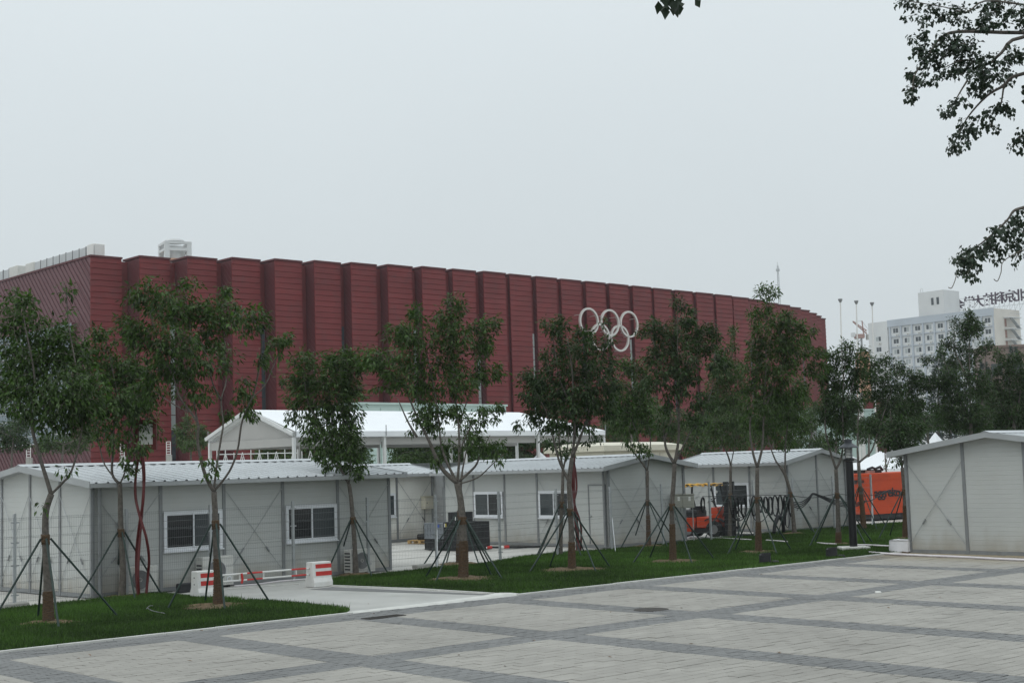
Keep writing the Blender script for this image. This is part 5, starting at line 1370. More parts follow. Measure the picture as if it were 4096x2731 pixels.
for i in range(10):
    x = 0.2 + i * (9.3 * pitch) / 9; mb = MB(hf); mb.box((x - 0.28, -0.4, 5), (x + 0.28, 0.0, HH - 1.91)); ob('pilaster', mb, M['hotel_blue'], ho)
for k in range(9):
    z = HH - 1.9 - 0.25 - 3.2 * (k + 1) + 0.3; mb = MB(hf); mb.box((0.0, -0.4, z), (9.5 * pitch, -0.06, z + 0.32)); ob('floor_band', mb, M['hotel_blue'], ho)
wme = {}
def hwin(x, z, y0, gm):
    mb = MB(hf); mb.box((x - 0.95, y0 - 0.02, z - 0.75), (x + 0.95, y0 + 0.05, z + 0.75)); w = ob('window', mb, M['pvc'], ho)
    for s_ in (-1, 1):
        mb = MB(hf); a, b = sorted((x + s_ * 0.05, x + s_ * 0.87)); mb.box((a, y0 + 0.051, z - 0.67), (b, y0 + 0.07, z + 0.67)); ob('pane', mb, gm if s_ < 0 else (M['glass_mid'] if rnd.random() < 0.7 else M['curtain']), w)
    mb = MB(hf); mb.cbox((x - 0.4 - 0.5, y0, z - 1.75), (x + 0.4 - 0.5, y0 + 0.35, z - 1.2), 0.03); a = ob('cooling_unit', mb, M['acwhite'], ho)
    mb = MB(hf); mb.ring((x - 0.55, y0 + 0.352, z - 1.47), (1, 0, 0), (0, 0, 1), (0, 1, 0), 0.0, 0.2, 0.02, 12); ob('fan', mb, M['fangrey'], a)
for k in range(9):
    z = HH - 3.15 - 3.2 * k
    for i in range(9): hwin(0.2 + (i + 0.5) * (9.3 * pitch) / 9, z, -0.4, M['glass_mid'] if rnd.random() < 0.65 else M['curtain'])
    if k: hwin(10.45 * pitch, z + 1.2, 0.0, M['glass_mid'])
mb = MB((hr, -hn, -hx, Z)); mb.box((0.0, 0.02, 0), (13.8, 0.25, HH + 0.1)); ob('end_wall', mb, M['hotel_cream'], ho)
# outside stair on the end wall
sf_ = (hr - hn * 4.6 - hx * 0.3, -hn, -hx, Z)
for k in range(8):
    z = HH - 2.5 - 3.2 * k
    mb = MB(sf_); mb.box((0.3, 0, z), (6.5, 2.0, z + 0.25)); ob('stair_landing', mb, M['hotel_white'], ho)
    mb = MB(sf_); mb.box((0.6, 0.01, z - 2.4), (1.6, 0.06, z - 0.2)); ob('stair_door', mb, M['rust'], ho)
    mb = MB(sf_); mb.extr([(1.6, 1.0, z), (1.9, 1.0, z), (6.2, 1.0, z - 3.0), (5.8, 1.0, z - 3.0)], (0, 1.0, 0)); ob('stair_flight', mb, M['galv'], ho)
    mb = MB(sf_); mb.tube([(0.3, 2.0, z + 1.2), (6.5, 2.0, z + 1.2)], 0.06, 5); ob('railing', mb, M['galv'], ho)
# lift tower on the roof
lx0 = 4.4 * pitch
mb = MB(hf); mb.box((lx0, -9.5, HH - 0.3), (lx0 + 8.6, -1.2, HH + 7.4)); tw = ob('roof_house', mb, M['hotel_white'], ho)
for dx in (1.6, 3.4):
    mb = MB(hf); mb.box((lx0 + dx, -1.19, HH + 3.3), (lx0 + dx + 0.8, -1.12, HH + 5.4)); ob('window', mb, M['glass_mid'], tw)
mb = MB(hf); mb.tube([(lx0 + 8.7, -2.0, HH), (lx0 + 8.7, -2.0, HH + 7.2)], 0.12, 6); ob('downpipe', mb, M['steel'], tw)
mb = MB(hf); mb.tube([(lx0 + 7.9, -1.6, HH + 7.3), (lx0 + 7.9, -1.6, HH + 8.4), (lx0 + 7.5, -1.6, HH + 8.7), (lx0 + 7.1, -1.6, HH + 8.4), (lx0 + 7.1, -1.6, HH + 7.3)], 0.06, 5); ob('ladder_hoop', mb, M['galv'], tw)
# rooftop letters seen from behind
sg = thing('rooftop_sign', 'dark mirrored characters on lattice frames along the hotel roof edge', 'sign', tuple(hr - hn * 12 + Z * HH))
def sgp(u, v):
    o = Vector((0, 0, CAMH)); d = _ray(u, v); p0 = hr - hn * 11.0; t = (p0 - o).dot(hn) / d.dot(hn); return o + d * t
for ch, u, v in (('北', 4079, 1179), ('京', 4038, 1183), ('科', 3996, 1190), ('技', 3954, 1195), ('大', 3913, 1203), ('学', 3878, 1208), ('会', 3836, 1218)):
    c = sgp(u, v); me = text_mesh(ch, 3.7, 0.12, 0.09, True)
    put_text(me, M['sign_dark'], c - Z * 1.45, -hx, sg, 'character')
for i in range(14):
    u = 3838 + i * 20; b0 = sgp(u, 1240); b0.z = HH - 0.2; t0 = sgp(u, 1195); mb = MB(); mb.tube([b0 - hn * 0.3, Vector((b0.x, b0.y, 49.4)) - hn * 0.3], 0.05, 4); ob('frame_upright', mb, M['galv'], sg)
    b1 = sgp(u + 20, 1240); mb = MB(); mb.tube([Vector((b0.x, b0.y, 44)) - hn * 0.3, Vector((b1.x, b1.y, 46.5)) - hn * 0.3], 0.04, 4); ob('frame_brace', mb, M['galv'], sg)
for z in (45.6, 49.3):
    a, b = sgp(3838, 1200), sgp(4120, 1200); mb = MB(); mb.tube([Vector((a.x, a.y, z)) - hn * 0.3, Vector((b.x, b.y, z)) - hn * 0.3], 0.05, 4); ob('frame_rail', mb, M['galv'], sg)
# brown block in front of the hotel
bb = gy(3958, 1800, 210); bb.z = 0; t = thing('brown_block', 'low dull brown block in front of the hotel at the right edge', 'building', tuple(bb)); f = (bb, dirv(-8), dirv(82), Z); hb = gy(3958, 1392, 210).z
mb = MB(f); mb.box((0, 0, 0), (16, 8, hb)); ob('wall', mb, M['brown_wall'], t)
mb = MB(f); mb.box((-0.2, -0.2, hb), (16.2, 8, hb + 0.35)); ob('coping', mb, M['brown_wall'], t)
for i in range(5):
    mb = MB(f); mb.box((1 + i * 3, -0.04, hb - 4.2), (2.6 + i * 3, -0.001, hb - 2.4)); ob('window', mb, M['glass_mid'], t)
# salmon block and tower crane
sa = gy(3455, 1800, 470); sa.z = 0; t = thing('salmon_block', 'distant salmon coloured block just left of the hotel', 'building', tuple(sa)); f = (sa, dirv(0), dirv(90), Z); hs = gy(3470, 1412, 470).z
mb = MB(f); mb.box((0, 0, 0), (3.8, 5, hs)); ob('wall', mb, M['salmon'], t)
mb = MB(f); mb.box((-0.2, -0.2, hs), (4.0, 5, hs + 0.5)); ob('coping', mb, M['salmon'], t)
for i in range(3):
    mb = MB(f); mb.box((0.4 + i * 1.15, -0.05, hs - 2.6), (1.1 + i * 1.15, -0.001, hs - 1.4)); ob('window', mb, M['glass_mid'], t)
cy_ = 560.0
cb0 = gy(3462, 1800, cy_); cr_ = thing('tower_crane', 'far red tower crane with sloping jib between the flagpoles', 'crane', (cb0.x, cy_, 0))
zc = gy(3462, 1352, cy_).z
for sx in (-0.8, 0.8):
    for sy in (-0.8, 0.8):
        mb = MB(); mb.tube([(cb0.x + sx, cy_ + sy, 0), (cb0.x + sx, cy_ + sy, zc)], 0.18, 4); ob('mast_leg', mb, M['steel'], cr_)
for k in range(12):
    z = zc - k * 1.8; s_ = 0.8 if k % 2 else -0.8; mb = MB(); mb.tube([(cb0.x - s_, cy_ - 0.8, z), (cb0.x + s_, cy_ - 0.8, z - 1.8)], 0.13, 4); ob('mast_brace', mb, M['steel'], cr_)
mb = MB(); mb.box((cb0.x - 1.8, cy_ - 1.5, zc), (cb0.x + 1.8, cy_ + 1.5, zc + 1.6)); ob('slewing_unit', mb, M['rust'], cr_)
mb = MB(); mb.box((cb0.x - 3.4, cy_ - 2, zc + 0.6), (cb0.x - 2.0, cy_, zc + 2.2)); ob('cab', mb, M['hotel_white'], cr_)
j0, j1 = gy(3468, 1336, cy_), gy(3411, 1287, cy_)
for o_ in (0, 1.0): mb = MB(); mb.tube([j0 + Z * o_ * 1.4, j1 + Z * o_ * 0.3], 0.2, 4); ob('jib', mb, M['rust'], cr_)
for k in range(8): mb = MB(); a = j0.lerp(j1, k / 8); b = j0.lerp(j1, (k + 1) / 8) + Z * 1.2 * (1 - (k + 1) / 8); mb.tube([a, b], 0.12, 4); ob('jib_brace', mb, M['rust'], cr_)
a0 = gy(3448, 1283, cy_); mb = MB(); mb.tube([gy(3455, 1340, cy_), a0], 0.25, 4); ob('apex_mast', mb, M['rust'], cr_)
for e in (j1, gy(3482, 1330, cy_)): mb = MB(); mb.tube([a0, e], 0.06, 4); ob('stay', mb, M['steel'], cr_)
mb = MB(); e = gy(3480, 1338, cy_); mb.box((e.x - 1.5, cy_ - 1, e.z - 2), (e.x + 1.2, cy_ + 1, e.z)); ob('ballast', mb, M['ground'], cr_)
# flagpoles
for u0, v0, u1, lab in ((3361, 1199, 3372, 'leftmost of three bare flagpoles'), (3425, 1206, 3433, 'middle of three bare flagpoles'), (3488, 1213, 3500, 'rightmost of three bare flagpoles')):
    yy = 150 + (u0 - 3361) * 0.06; tp = gy(u0, v0, yy); bt = gz(u1 + 8, 1900); bx = gy(u1 + 6, 1850, yy).x
    t = thing('flagpole', lab + ' beside the arena', 'flagpole', (bx, yy, 0), 'bare flagpoles')
    mb = MB(); mb.tube([(bx, yy, 0), (tp.x, yy, tp.z - 0.3)], [0.11, 0.065], 10); ob('pole', mb, M['white'], t)
    mb = MB(); mb.lathe([(0.10, -0.3), (0.24, 0.0), (0.24, 0.1), (0.1, 0.12)], (tp.x, yy, tp.z), 10); ob('finial', mb, M['steel'], t)
    mb = MB(); mb.lathe([(0.5, 0), (0.5, 0.15), (0.2, 0.3)], (bx, yy, 0), 12); ob('base', mb, M['kerb'], t)
# lattice mast behind the arena
my = 480.0; mt_ = gy(3110, 1062, my); ms_ = thing('antenna_mast', 'thin grey lattice antenna mast above the arena right end', 'mast', (mt_.x, my, 0))
for a in range(3):
    dx, dy = 0.5 * math.cos(a * 2.09), 0.5 * math.sin(a * 2.09); mb = MB(); mb.tube([(mt_.x + dx * 1.8, my + dy * 1.8, 0), (mt_.x + dx * 0.5, my + dy * 0.5, mt_.z)], 0.09, 4); ob('mast_leg', mb, M['galv'], ms_)
for k in range(40): z = mt_.z - k * 1.2; s_ = 1 if k % 2 else -1; w = 0.3 + k * 0.012; mb = MB(); mb.tube([(mt_.x - s_ * w, my, z), (mt_.x + s_ * w, my, z - 1.2)], 0.05, 4); ob('mast_brace', mb, M['galv'], ms_)
mb = MB(); mb.tube([(mt_.x, my, mt_.z), (mt_.x, my, mt_.z + 1.2)], 0.07, 4); ob('tip', mb, M['galv'], ms_)
mb = MB(); mb.box((mt_.x - 0.6, my - 0.3, mt_.z - 2.0), (mt_.x + 0.6, my + 0.3, mt_.z - 1.2)); ob('antenna', mb, M['galv'], ms_)
# white tower head behind the arena at left
ty = 300.0; tcn = gy(668, 1000, ty); tzt = gy(690, 972, ty).z
tw_ = thing('white_tower', 'white tower head with round tank showing over the arena roof', 'tower', (tcn.x, ty, 0)); TX, TY = dirv(28), dirv(118); f = (Vector((tcn.x, ty, 0)), TX, TY, Z); tz0 = tzt - 3.4
mb = MB(f); mb.box((-0.3, 0.4, 0), (5.3, 6.0, tz0 - 0.4)); ob('shaft', mb, M['hotel_white'], tw_)
mb = MB(f); mb.box((-0.1, 0.6, tz0 - 0.39), (5.1, 5.8, tz0 + 0.3)); ob('salmon_storey', mb, M['salmon'], tw_)
for x, y in ((-0.4, 0), (4.4, 0), (-0.4, 5.2), (4.4, 5.2)):
    mb = MB(f); mb.box((x, y, tz0 - 0.6), (x + 1.0, y + 1.0, tzt - 0.01)); ob('pier', mb, M['hotel_white'], tw_)
for za, zb in ((tzt, tzt + 0.55), (tzt - 1.5, tzt - 0.9)):
    mb = MB(f); mb.box((-0.42, -0.02, za), (5.42, 0.5, zb)).box((-0.42, 5.7, za), (5.42, 6.22, zb)).box((-0.42, 0.502, za), (0.1, 5.698, zb)).box((4.9, 0.502, za), (5.42, 5.698, zb)); ob('ring_beam', mb, M['hotel_white'], tw_)
c = Vector((tcn.x, ty, 0)) + TX * 2.5 + TY * 3.1
mb = MB(); mb.lathe([(2.1, tz0 + 0.31), (2.1, tzt - 1.3), (1.2, tzt - 1.1)], (c.x, c.y, 0), 24); ob('tank', mb, M['hotel_white'], tw_)
mb = MB(); mb.lathe([(1.9, tzt + 0.56), (2.2, tzt + 0.9), (1.9, tzt + 1.3), (1.2, tzt + 1.4)], (c.x, c.y, 0), 24); ob('cap', mb, M['hotel_white'], tw_)
# ------------------------------------------------------------------ trees
def leaves_mesh(name, B, D, Nn, Ln, Wd, tint):
    """kite-shaped folded leaves: base points B, directions D, side vectors from Nn"""
    n = len(B)
    D = D / np.linalg.norm(D, axis=1, keepdims=True)
    S = np.cross(D, Nn); S /= (np.linalg.norm(S, axis=1, keepdims=True) + 1e-9)
    U = np.cross(S, D)
    Lc, Wc = Ln[:, None], Wd[:, None]
    mid = B + D * Lc * 0.42
    V = np.stack([B, mid - S * Wc * 0.5 + U * Wc * 0.18, B + D * Lc - U * Lc * 0.10, mid + S * Wc * 0.5 + U * Wc * 0.18], 1).reshape(-1, 3)
    idx = np.arange(n, dtype=np.int32)[:, None] * 4
    T = np.concatenate([idx + np.array([0, 1, 2]), idx + np.array([0, 2, 3])], 1).reshape(-1).astype(np.int32)
    me = bpy.data.meshes.new(name)
    me.vertices.add(4 * n); me.vertices.foreach_set('co', V.astype(np.float32).ravel())
    me.loops.add(6 * n); me.loops.foreach_set('vertex_index', T)
    me.polygons.add(2 * n); me.polygons.foreach_set('loop_start', np.arange(0, 6 * n, 3, dtype=np.int32))
    at = me.attributes.new('tint', 'FLOAT', 'FACE'); at.data.foreach_set('value', np.repeat(tint, 2).astype(np.float32))
    me.update(); return me
def tubes_mesh(name, segs, n=3):
    """many thin tapered twigs: (p, q, r0, r1) with one bend"""
    mb = MB()
    for p, q, r0, r1 in segs:
        L0 = (q - p).length
        m = (p + q) / 2 + Vector((rnd.uniform(-1, 1), rnd.uniform(-1, 1), rnd.uniform(0, 1.2))) * L0 * 0.09
        mb.tube([p, m, q], [r0, (r0 + r1) / 2, r1], n, False)
    return mb.mesh(name, True)
grow_k = 1.13
def grow(seed, y0, pxm, skel, blobs, leaf_len, dens, per=9, zmin=0.0, droop=0.7, twig_r=0.006, aspect=0.40, squash=0.9):
    """tips inside the crown masses, twigs to the nearest wood, leaves in sprays at the tips"""
    r = np.random.default_rng(seed)
    nodes = [np.array(p) for p in skel]; N0 = len(nodes)
    SK = np.array(nodes)
    tips, spread = [], []
    cw = max(b[2] for b in blobs) / pxm
    for b in blobs:
        u, v, rx, ry = b[:4]; k = (b[4] if len(b) > 4 else 1.0) / (grow_k * grow_k) * 1.06; rx *= grow_k; ry *= grow_k
        c = np.array(gy(u, v, y0))
        d = np.hypot(SK[:, 0] - c[0], SK[:, 2] - c[2]); near = SK[d.argmin()]
        dy = (near[1] - y0) + r.normal(0, 0.35) * max(cw, 0.4)
        c = np.array(gy(u, v, y0 + dy))
        ax = np.array([rx / pxm, squash * (rx + ry) / 2 / pxm, ry / pxm])
        nl = dens * k * math.pi * ax[0] * ax[2]
        nt = max(1, int(round(nl / per)))
        q = r.normal(0, 1, (nt, 3)); q /= np.linalg.norm(q, axis=1, keepdims=True)
        q *= (r.random((nt, 1)) ** 0.45)
        tips += list(c + q * ax)
    tips = np.array(tips)
    dmin = np.array([np.min(np.linalg.norm(SK - t, axis=1)) for t in tips])
    order = dmin.argsort(); tips = tips[order]
    P_ = np.zeros((N0 + len(tips), 3)); P_[:N0] = SK; cnt = N0
    segs = []
    for t in tips:
        d = np.linalg.norm(P_[:cnt] - t, axis=1) + 0.35 * np.maximum(0, P_[:cnt, 2] - t[2])
        j = d.argmin(); p = P_[j]; L0 = float(np.linalg.norm(p - t))
        if L0 > 0.02:
            rr_ = min(0.016, twig_r * (0.8 + L0 * 0.9)); segs.append((Vector(p), Vector(t), rr_, twig_r * 0.45))
        P_[cnt] = t; cnt += 1
    m = per; n = len(tips) * m
    B = np.repeat(tips, m, 0); cc = tips.mean(0)
    out = B - cc; out /= (np.linalg.norm(out, axis=1, keepdims=True) + 1e-6)
    off = r.normal(0, 1, (n, 3)); off /= np.linalg.norm(off, axis=1, keepdims=True)
    B = B + off * r.random((n, 1)) * leaf_len * 1.15
    D = out * 0.45 + off * 0.8 + np.array([0, 0, -droop]) + r.normal(0, 0.25, (n, 3))
    Nn = r.normal(0, 0.5, (n, 3)) + np.array([0, 0, 1.0]) - D * 0.1
    Ln = leaf_len * r.uniform(0.5, 1.3, n); Wd = Ln * aspect * r.uniform(0.8, 1.15, n)
    tt = np.repeat(r.normal(0.5, 0.17, len(tips)), m) + r.normal(0, 0.20, n)
    return segs, (B, D, Nn, Ln, Wd, np.clip(tt, 0, 1))
def resample(pts, step=0.22):
    out = []
    for a, b in zip(pts, pts[1:]):
        n = max(1, int((b - a).length / step))
        out += [a.lerp(b, k / n) for k in range(n)]
    return out + [pts[-1]]
def smooth_path(P_, sub=4):
    out = []
    for i in range(len(P_) - 1):
        p0, p1, p2, p3 = P_[max(i - 1, 0)], P_[i], P_[i + 1], P_[min(i + 2, len(P_) - 1)]
        for k in range(sub):
            t = k / sub; out.append(0.5 * ((2 * p1) + (p2 - p0) * t + (2 * p0 - 5 * p1 + 4 * p2 - p3) * t * t + (3 * p1 - p0 - 3 * p2 + p3) * t ** 3))
    return out + [P_[-1]]
def rope(points, radii, z0, z1, t, pitch=0.024, rr=0.011, name='rope_wrap'):
    """rope wound round the trunk between two heights"""
    zs = [p.z for p in points]
    def at(z):
        for i in range(len(points) - 1):
            if zs[i] <= z <= zs[i + 1]:
                k = (z - zs[i]) / max(1e-6, zs[i + 1] - zs[i]); return points[i].lerp(points[i + 1], k), radii[i] * (1 - k) + radii[i + 1] * k
        return points[-1], radii[-1]
    n = int((z1 - z0) / pitch * 9); pts = []
    for i in range(n + 1):
        z = z0 + (z1 - z0) * i / n; c, r = at(z); th = i * 2 * math.pi / 9; r2 = r + rr * 0.7 + rnd.uniform(-0.004, 0.006)
        pts.append(Vector((c.x + math.cos(th) * r2, c.y + math.sin(th) * r2, z + rnd.uniform(-0.006, 0.006))))
    mb = MB(); mb.tube(pts, rr, 4); return ob(name, mb, M['rope'], t)
BRACES = ['green stake brace around the leftmost tree on the left lawn', 'green stake brace around the slim tree by the twisted red sign', 'green stake brace around the wide forked tree before the barrier', 'green stake brace around the leaning tree right of the barrier', 'green stake brace around the thick roped trunk before the crates', 'green stake brace half hidden behind the thick roped trunk', 'green stake brace around the dense dark tree left of the rings', 'green stake brace around the slim trunk behind the dense dark tree', 'green stake brace before the middle cabin gable', 'green stake brace around the tall dark tree right of the rings', 'green stake brace before the forklift', 'green stake brace around the tallest tree by the cable coils', 'green stake brace around the curved trunk behind the coils', 'green stake brace around the forked tree left of the lamp', 'green stake brace before the orange container', 'green stake brace at the right cabin left edge']
def tree(label, base, trunk, branches, blobs, leaf='leafA', leaf_len=0.122, dens=1400, seed=1, wrap=0.0, strap=1.5, stakes=True, soil=0.0, brace_label=None, a0=0.5, group='young lawn trees', foot=1.05, squash=0.9):
    r = random.Random(seed); b0 = gz(*base); y0 = b0.y; pxm = FPX / y0
    t = thing('young_tree', label, 'tree', tuple(b0), group)
    tp = [b0 - Z * 0.05] + [gy(u, v, y0) for u, v, _ in trunk[1:]]
    tr_ = [q[2] for q in trunk]; tr_[0] *= 1.15
    tps = smooth_path(tp, 4); trs = list(np.interp(np.linspace(0, 1, len(tps)), np.linspace(0, 1, len(tr_)), tr_))
    mb = MB(); mb.tube(tps, trs, 10)
    skel = [p for p in resample(tp[-2:], 0.15)][-2:]
    cwid = (max(b[0] + b[2] for b in blobs) - min(b[0] - b[2] for b in blobs)) / 2 / pxm
    done = []
    for bi, br in enumerate(branches):
        end = r.uniform(-0.75, 0.75) * cwid if bi else r.uniform(-0.3, 0.3) * cwid
        n = len(br); start_dy = 0.0
        p0 = gy(*br[0], y0)
        for q in done:            # begin on wood already built
            if (Vector((q.x, 0, q.z)) - Vector((p0.x, 0, p0.z))).length < 0.10: start_dy = q.y - y0
        pts = [gy(u, v, y0 + start_dy + (end - start_dy) * (k / (n - 1)) ** 1.3) for k, (u, v) in enumerate(br)]
        sm = smooth_path(pts, 4); done += sm
        big = 0.72 * tr_[-1] if bi < 4 else 0.4 * tr_[-1]
        if start_dy: big *= 0.6
        mb.tube(sm, list(np.linspace(big, 0.010, len(sm))), 7, True); skel += resample(pts, 0.2)
    ob('trunk', mb, M['bark'], t, True)
    segs, lv = grow(seed, y0, pxm, skel, blobs, leaf_len, dens, squash=squash)
    link('twigs', tubes_mesh('twigs', segs), M['twig'], t)['kind'] = 'stuff'
    link('crown', leaves_mesh('crown', *lv), M[leaf], t)
    if wrap: rope(tps, trs, 0.04, wrap, t)
    if strap: rope(tps, trs, strap - 0.09, strap + 0.10, t, 0.022, 0.014, 'rope_strap')
    if soil:
        n = 26; s_ = MB(); vv = [(b0.x, b0.y, 0.06)]
        for ring_ in (0.5, 1.0):
            for k in range(n):
                th = 2 * math.pi * k / n; q = soil * ring_ * r.uniform(0.85, 1.15); vv.append((b0.x + math.cos(th) * q, b0.y + math.sin(th) * q, 0.05 + r.uniform(-0.012, 0.02) if ring_ < 1 else 0.012))
        ff = [(0, 1 + k, 1 + (k + 1) % n) for k in range(n)] + [(1 + k, 1 + n + k, 1 + n + (k + 1) % n, 1 + (k + 1) % n) for k in range(n)]
        s_.add(vv, ff); so = ob('soil_ring', s_, M['soil']); tag(so, kind='structure'); SOILS.append((b0.x, b0.y, soil))
    if stakes:
        bt = thing('tree_brace', BRACES.pop(0), 'tree brace', tuple(b0), 'green stake braces')
        sp_ = None
        for i in range(len(tps) - 1):
            if tps[i].z <= strap <= tps[i + 1].z: sp_ = tps[i].lerp(tps[i + 1], (strap - tps[i].z) / (tps[i + 1].z - tps[i].z))
        sp_ = sp_ or tps[len(tps) // 2]
        for k in range(4):
            th = a0 * 0.6 + 0.35 + k * math.pi / 2 + r.uniform(-0.15, 0.15); ft = b0 + Vector((math.cos(th), math.sin(th), 0)) * foot * r.uniform(0.9, 1.1)
            tpz = sp_ + Vector((math.cos(th), math.sin(th), 0)) * (trs[len(trs) // 2] + 0.025) + Z * 0.02
            m2 = MB(); m2.tube([ft, tpz], 0.022, 6); ob('stake', m2, M['stake'], bt)
    return t

tree('leftmost roped tree on the left lawn, forked before the nearest cabin gable', (195, 2493), [(195, 2493, .095), (190, 2330, .078), (183, 2180, .068), (183, 2050, .062), (205, 1975, .062)],
     [[(205, 1975), (182, 1900), (160, 1830), (130, 1720), (124, 1640), (140, 1560), (130, 1450), (100, 1300), (90, 1190)], [(205, 1975), (245, 1935), (285, 1885), (320, 1760), (330, 1660), (310, 1500), (275, 1300), (265, 1160)], [(128, 1700), (190, 1650), (240, 1590)], [(126, 1660), (70, 1600), (30, 1560)]],
     [(60, 1270, 85, 95), (160, 1370, 160, 110), (70, 1480, 130, 110), (260, 1420, 100, 100), (150, 1580, 180, 100), (300, 1560, 110, 110), (335, 1670, 80, 70), (-10, 1560, 40, 60), (265, 1165, 26, 24), (262, 1248, 18, 14, .8), (95, 1195, 45, 30), (230, 1650, 90, 50, .8), (200, 1720, 60, 30, .5), (270, 1880, 30, 25, .4), (170, 2010, 16, 40, .3)],
     seed=3, dens=1300, wrap=0.62, strap=1.62, soil=0.55, a0=0.35, foot=1.25)
tree('slim tree right of the leftmost one, behind it the twisted red sign', (486, 2389), [(486, 2389, .085), (492, 2280, .07), (483, 2100, .06), (481, 1990, .055), (480, 1935, .05)],
     [[(480, 1935), (449, 1895), (452, 1800), (456, 1700), (470, 1600), (450, 1480), (420, 1340)], [(480, 1935), (505, 1870), (515, 1780), (530, 1690), (560, 1600), (590, 1500)], [(480, 1935), (420, 1860), (398, 1780), (385, 1690)], [(503, 1880), (540, 1888), (575, 1862)], [(458, 1690), (400, 1600), (350, 1550)]],
     [(400, 1330, 42, 42), (380, 1420, 80, 55), (420, 1520, 110, 85), (520, 1490, 90, 80), (450, 1630, 120, 75), (560, 1620, 75, 85), (340, 1560, 60, 70), (600, 1720, 50, 45, .5), (510, 1865, 40, 35, .5), (480, 1760, 70, 55, .5), (560, 1790, 40, 40, .5), (400, 1720, 40, 40, .5)],
     seed=5, wrap=0, strap=1.5, soil=0.45, a0=0.15)
tree('wide forked tree with roped foot on the left lawn before the barrier', (871, 2424), [(871, 2424, .092), (872, 2300, .08), (865, 2200, .068), (862, 2080, .062), (856, 1965, .06)],
     [[(856, 1965), (823, 1904), (800, 1820), (790, 1760), (793, 1700), (765, 1650), (720, 1590), (690, 1500), (640, 1400), (600, 1250)], [(856, 1965), (866, 1870), (885, 1750), (893, 1690), (885, 1600), (905, 1520), (900, 1400), (890, 1250)], [(856, 1965), (917, 1885), (950, 1800), (965, 1700), (985, 1640), (1010, 1590), (1060, 1540), (1110, 1420), (1130, 1360)],
      [(793, 1700), (775, 1600), (770, 1500), (760, 1300)], [(1010, 1590), (1035, 1480), (1045, 1350), (1005, 1260)], [(885, 1600), (850, 1530), (835, 1430)], [(765, 1650), (700, 1620), (610, 1560)]],
     [(593, 1186, 85, 62), (754, 1146, 40, 28), (903, 1175, 28, 30), (700, 1240, 120, 75), (852, 1255, 120, 75), (995, 1290, 75, 55), (536, 1320, 90, 60), (680, 1375, 120, 70), (817, 1370, 80, 50), (1110, 1370, 45, 55), (1052, 1445, 26, 30), (880, 1440, 70, 50, .6), (737, 1473, 105, 65, .9), (593, 1560, 85, 55), (771, 1570, 75, 55, .6), (978, 1560, 45, 60, .6), (995, 1634, 32, 45, .9), (903, 1650, 26, 20), (840, 1863, 25, 50, .5), (640, 1480, 60, 50, .8)],
     seed=8, wrap=1.0, strap=1.72, soil=0.85, a0=0.2, foot=1.15, squash=0.8)
tree('narrow leaning tree right of the barrier block', (1425, 2299), [(1425, 2299, .075), (1420, 2200, .064), (1412, 2080, .06), (1404, 1990, .055), (1396, 1935, .055)],
     [[(1396, 1935), (1360, 1870), (1330, 1800), (1280, 1700), (1230, 1600), (1215, 1480)], [(1396, 1935), (1402, 1850), (1400, 1750), (1395, 1600), (1390, 1450)], [(1330, 1800), (1325, 1650), (1310, 1520)]],
     [(1214, 1457, 55, 48), (1165, 1526, 45, 38), (1241, 1526, 70, 52), (1318, 1446, 55, 42), (1375, 1450, 60, 58), (1402, 1423, 38, 28), (1318, 1515, 75, 55), (1387, 1526, 58, 65), (1425, 1476, 28, 38), (1195, 1591, 55, 48), (1299, 1610, 55, 42), (1387, 1591, 75, 65), (1172, 1664, 30, 24), (1264, 1675, 75, 48), (1375, 1660, 75, 48, .9), (1280, 1737, 72, 48), (1383, 1729, 66, 52), (1318, 1802, 66, 42), (1402, 1790, 48, 58), (1387, 1860, 55, 38, .8), (1310, 1855, 42, 20, .8), (1452, 1859, 20, 25, .6), (1421, 1897, 28, 18, .7)],
     seed=12, strap=1.46, soil=0.5, a0=0.4)
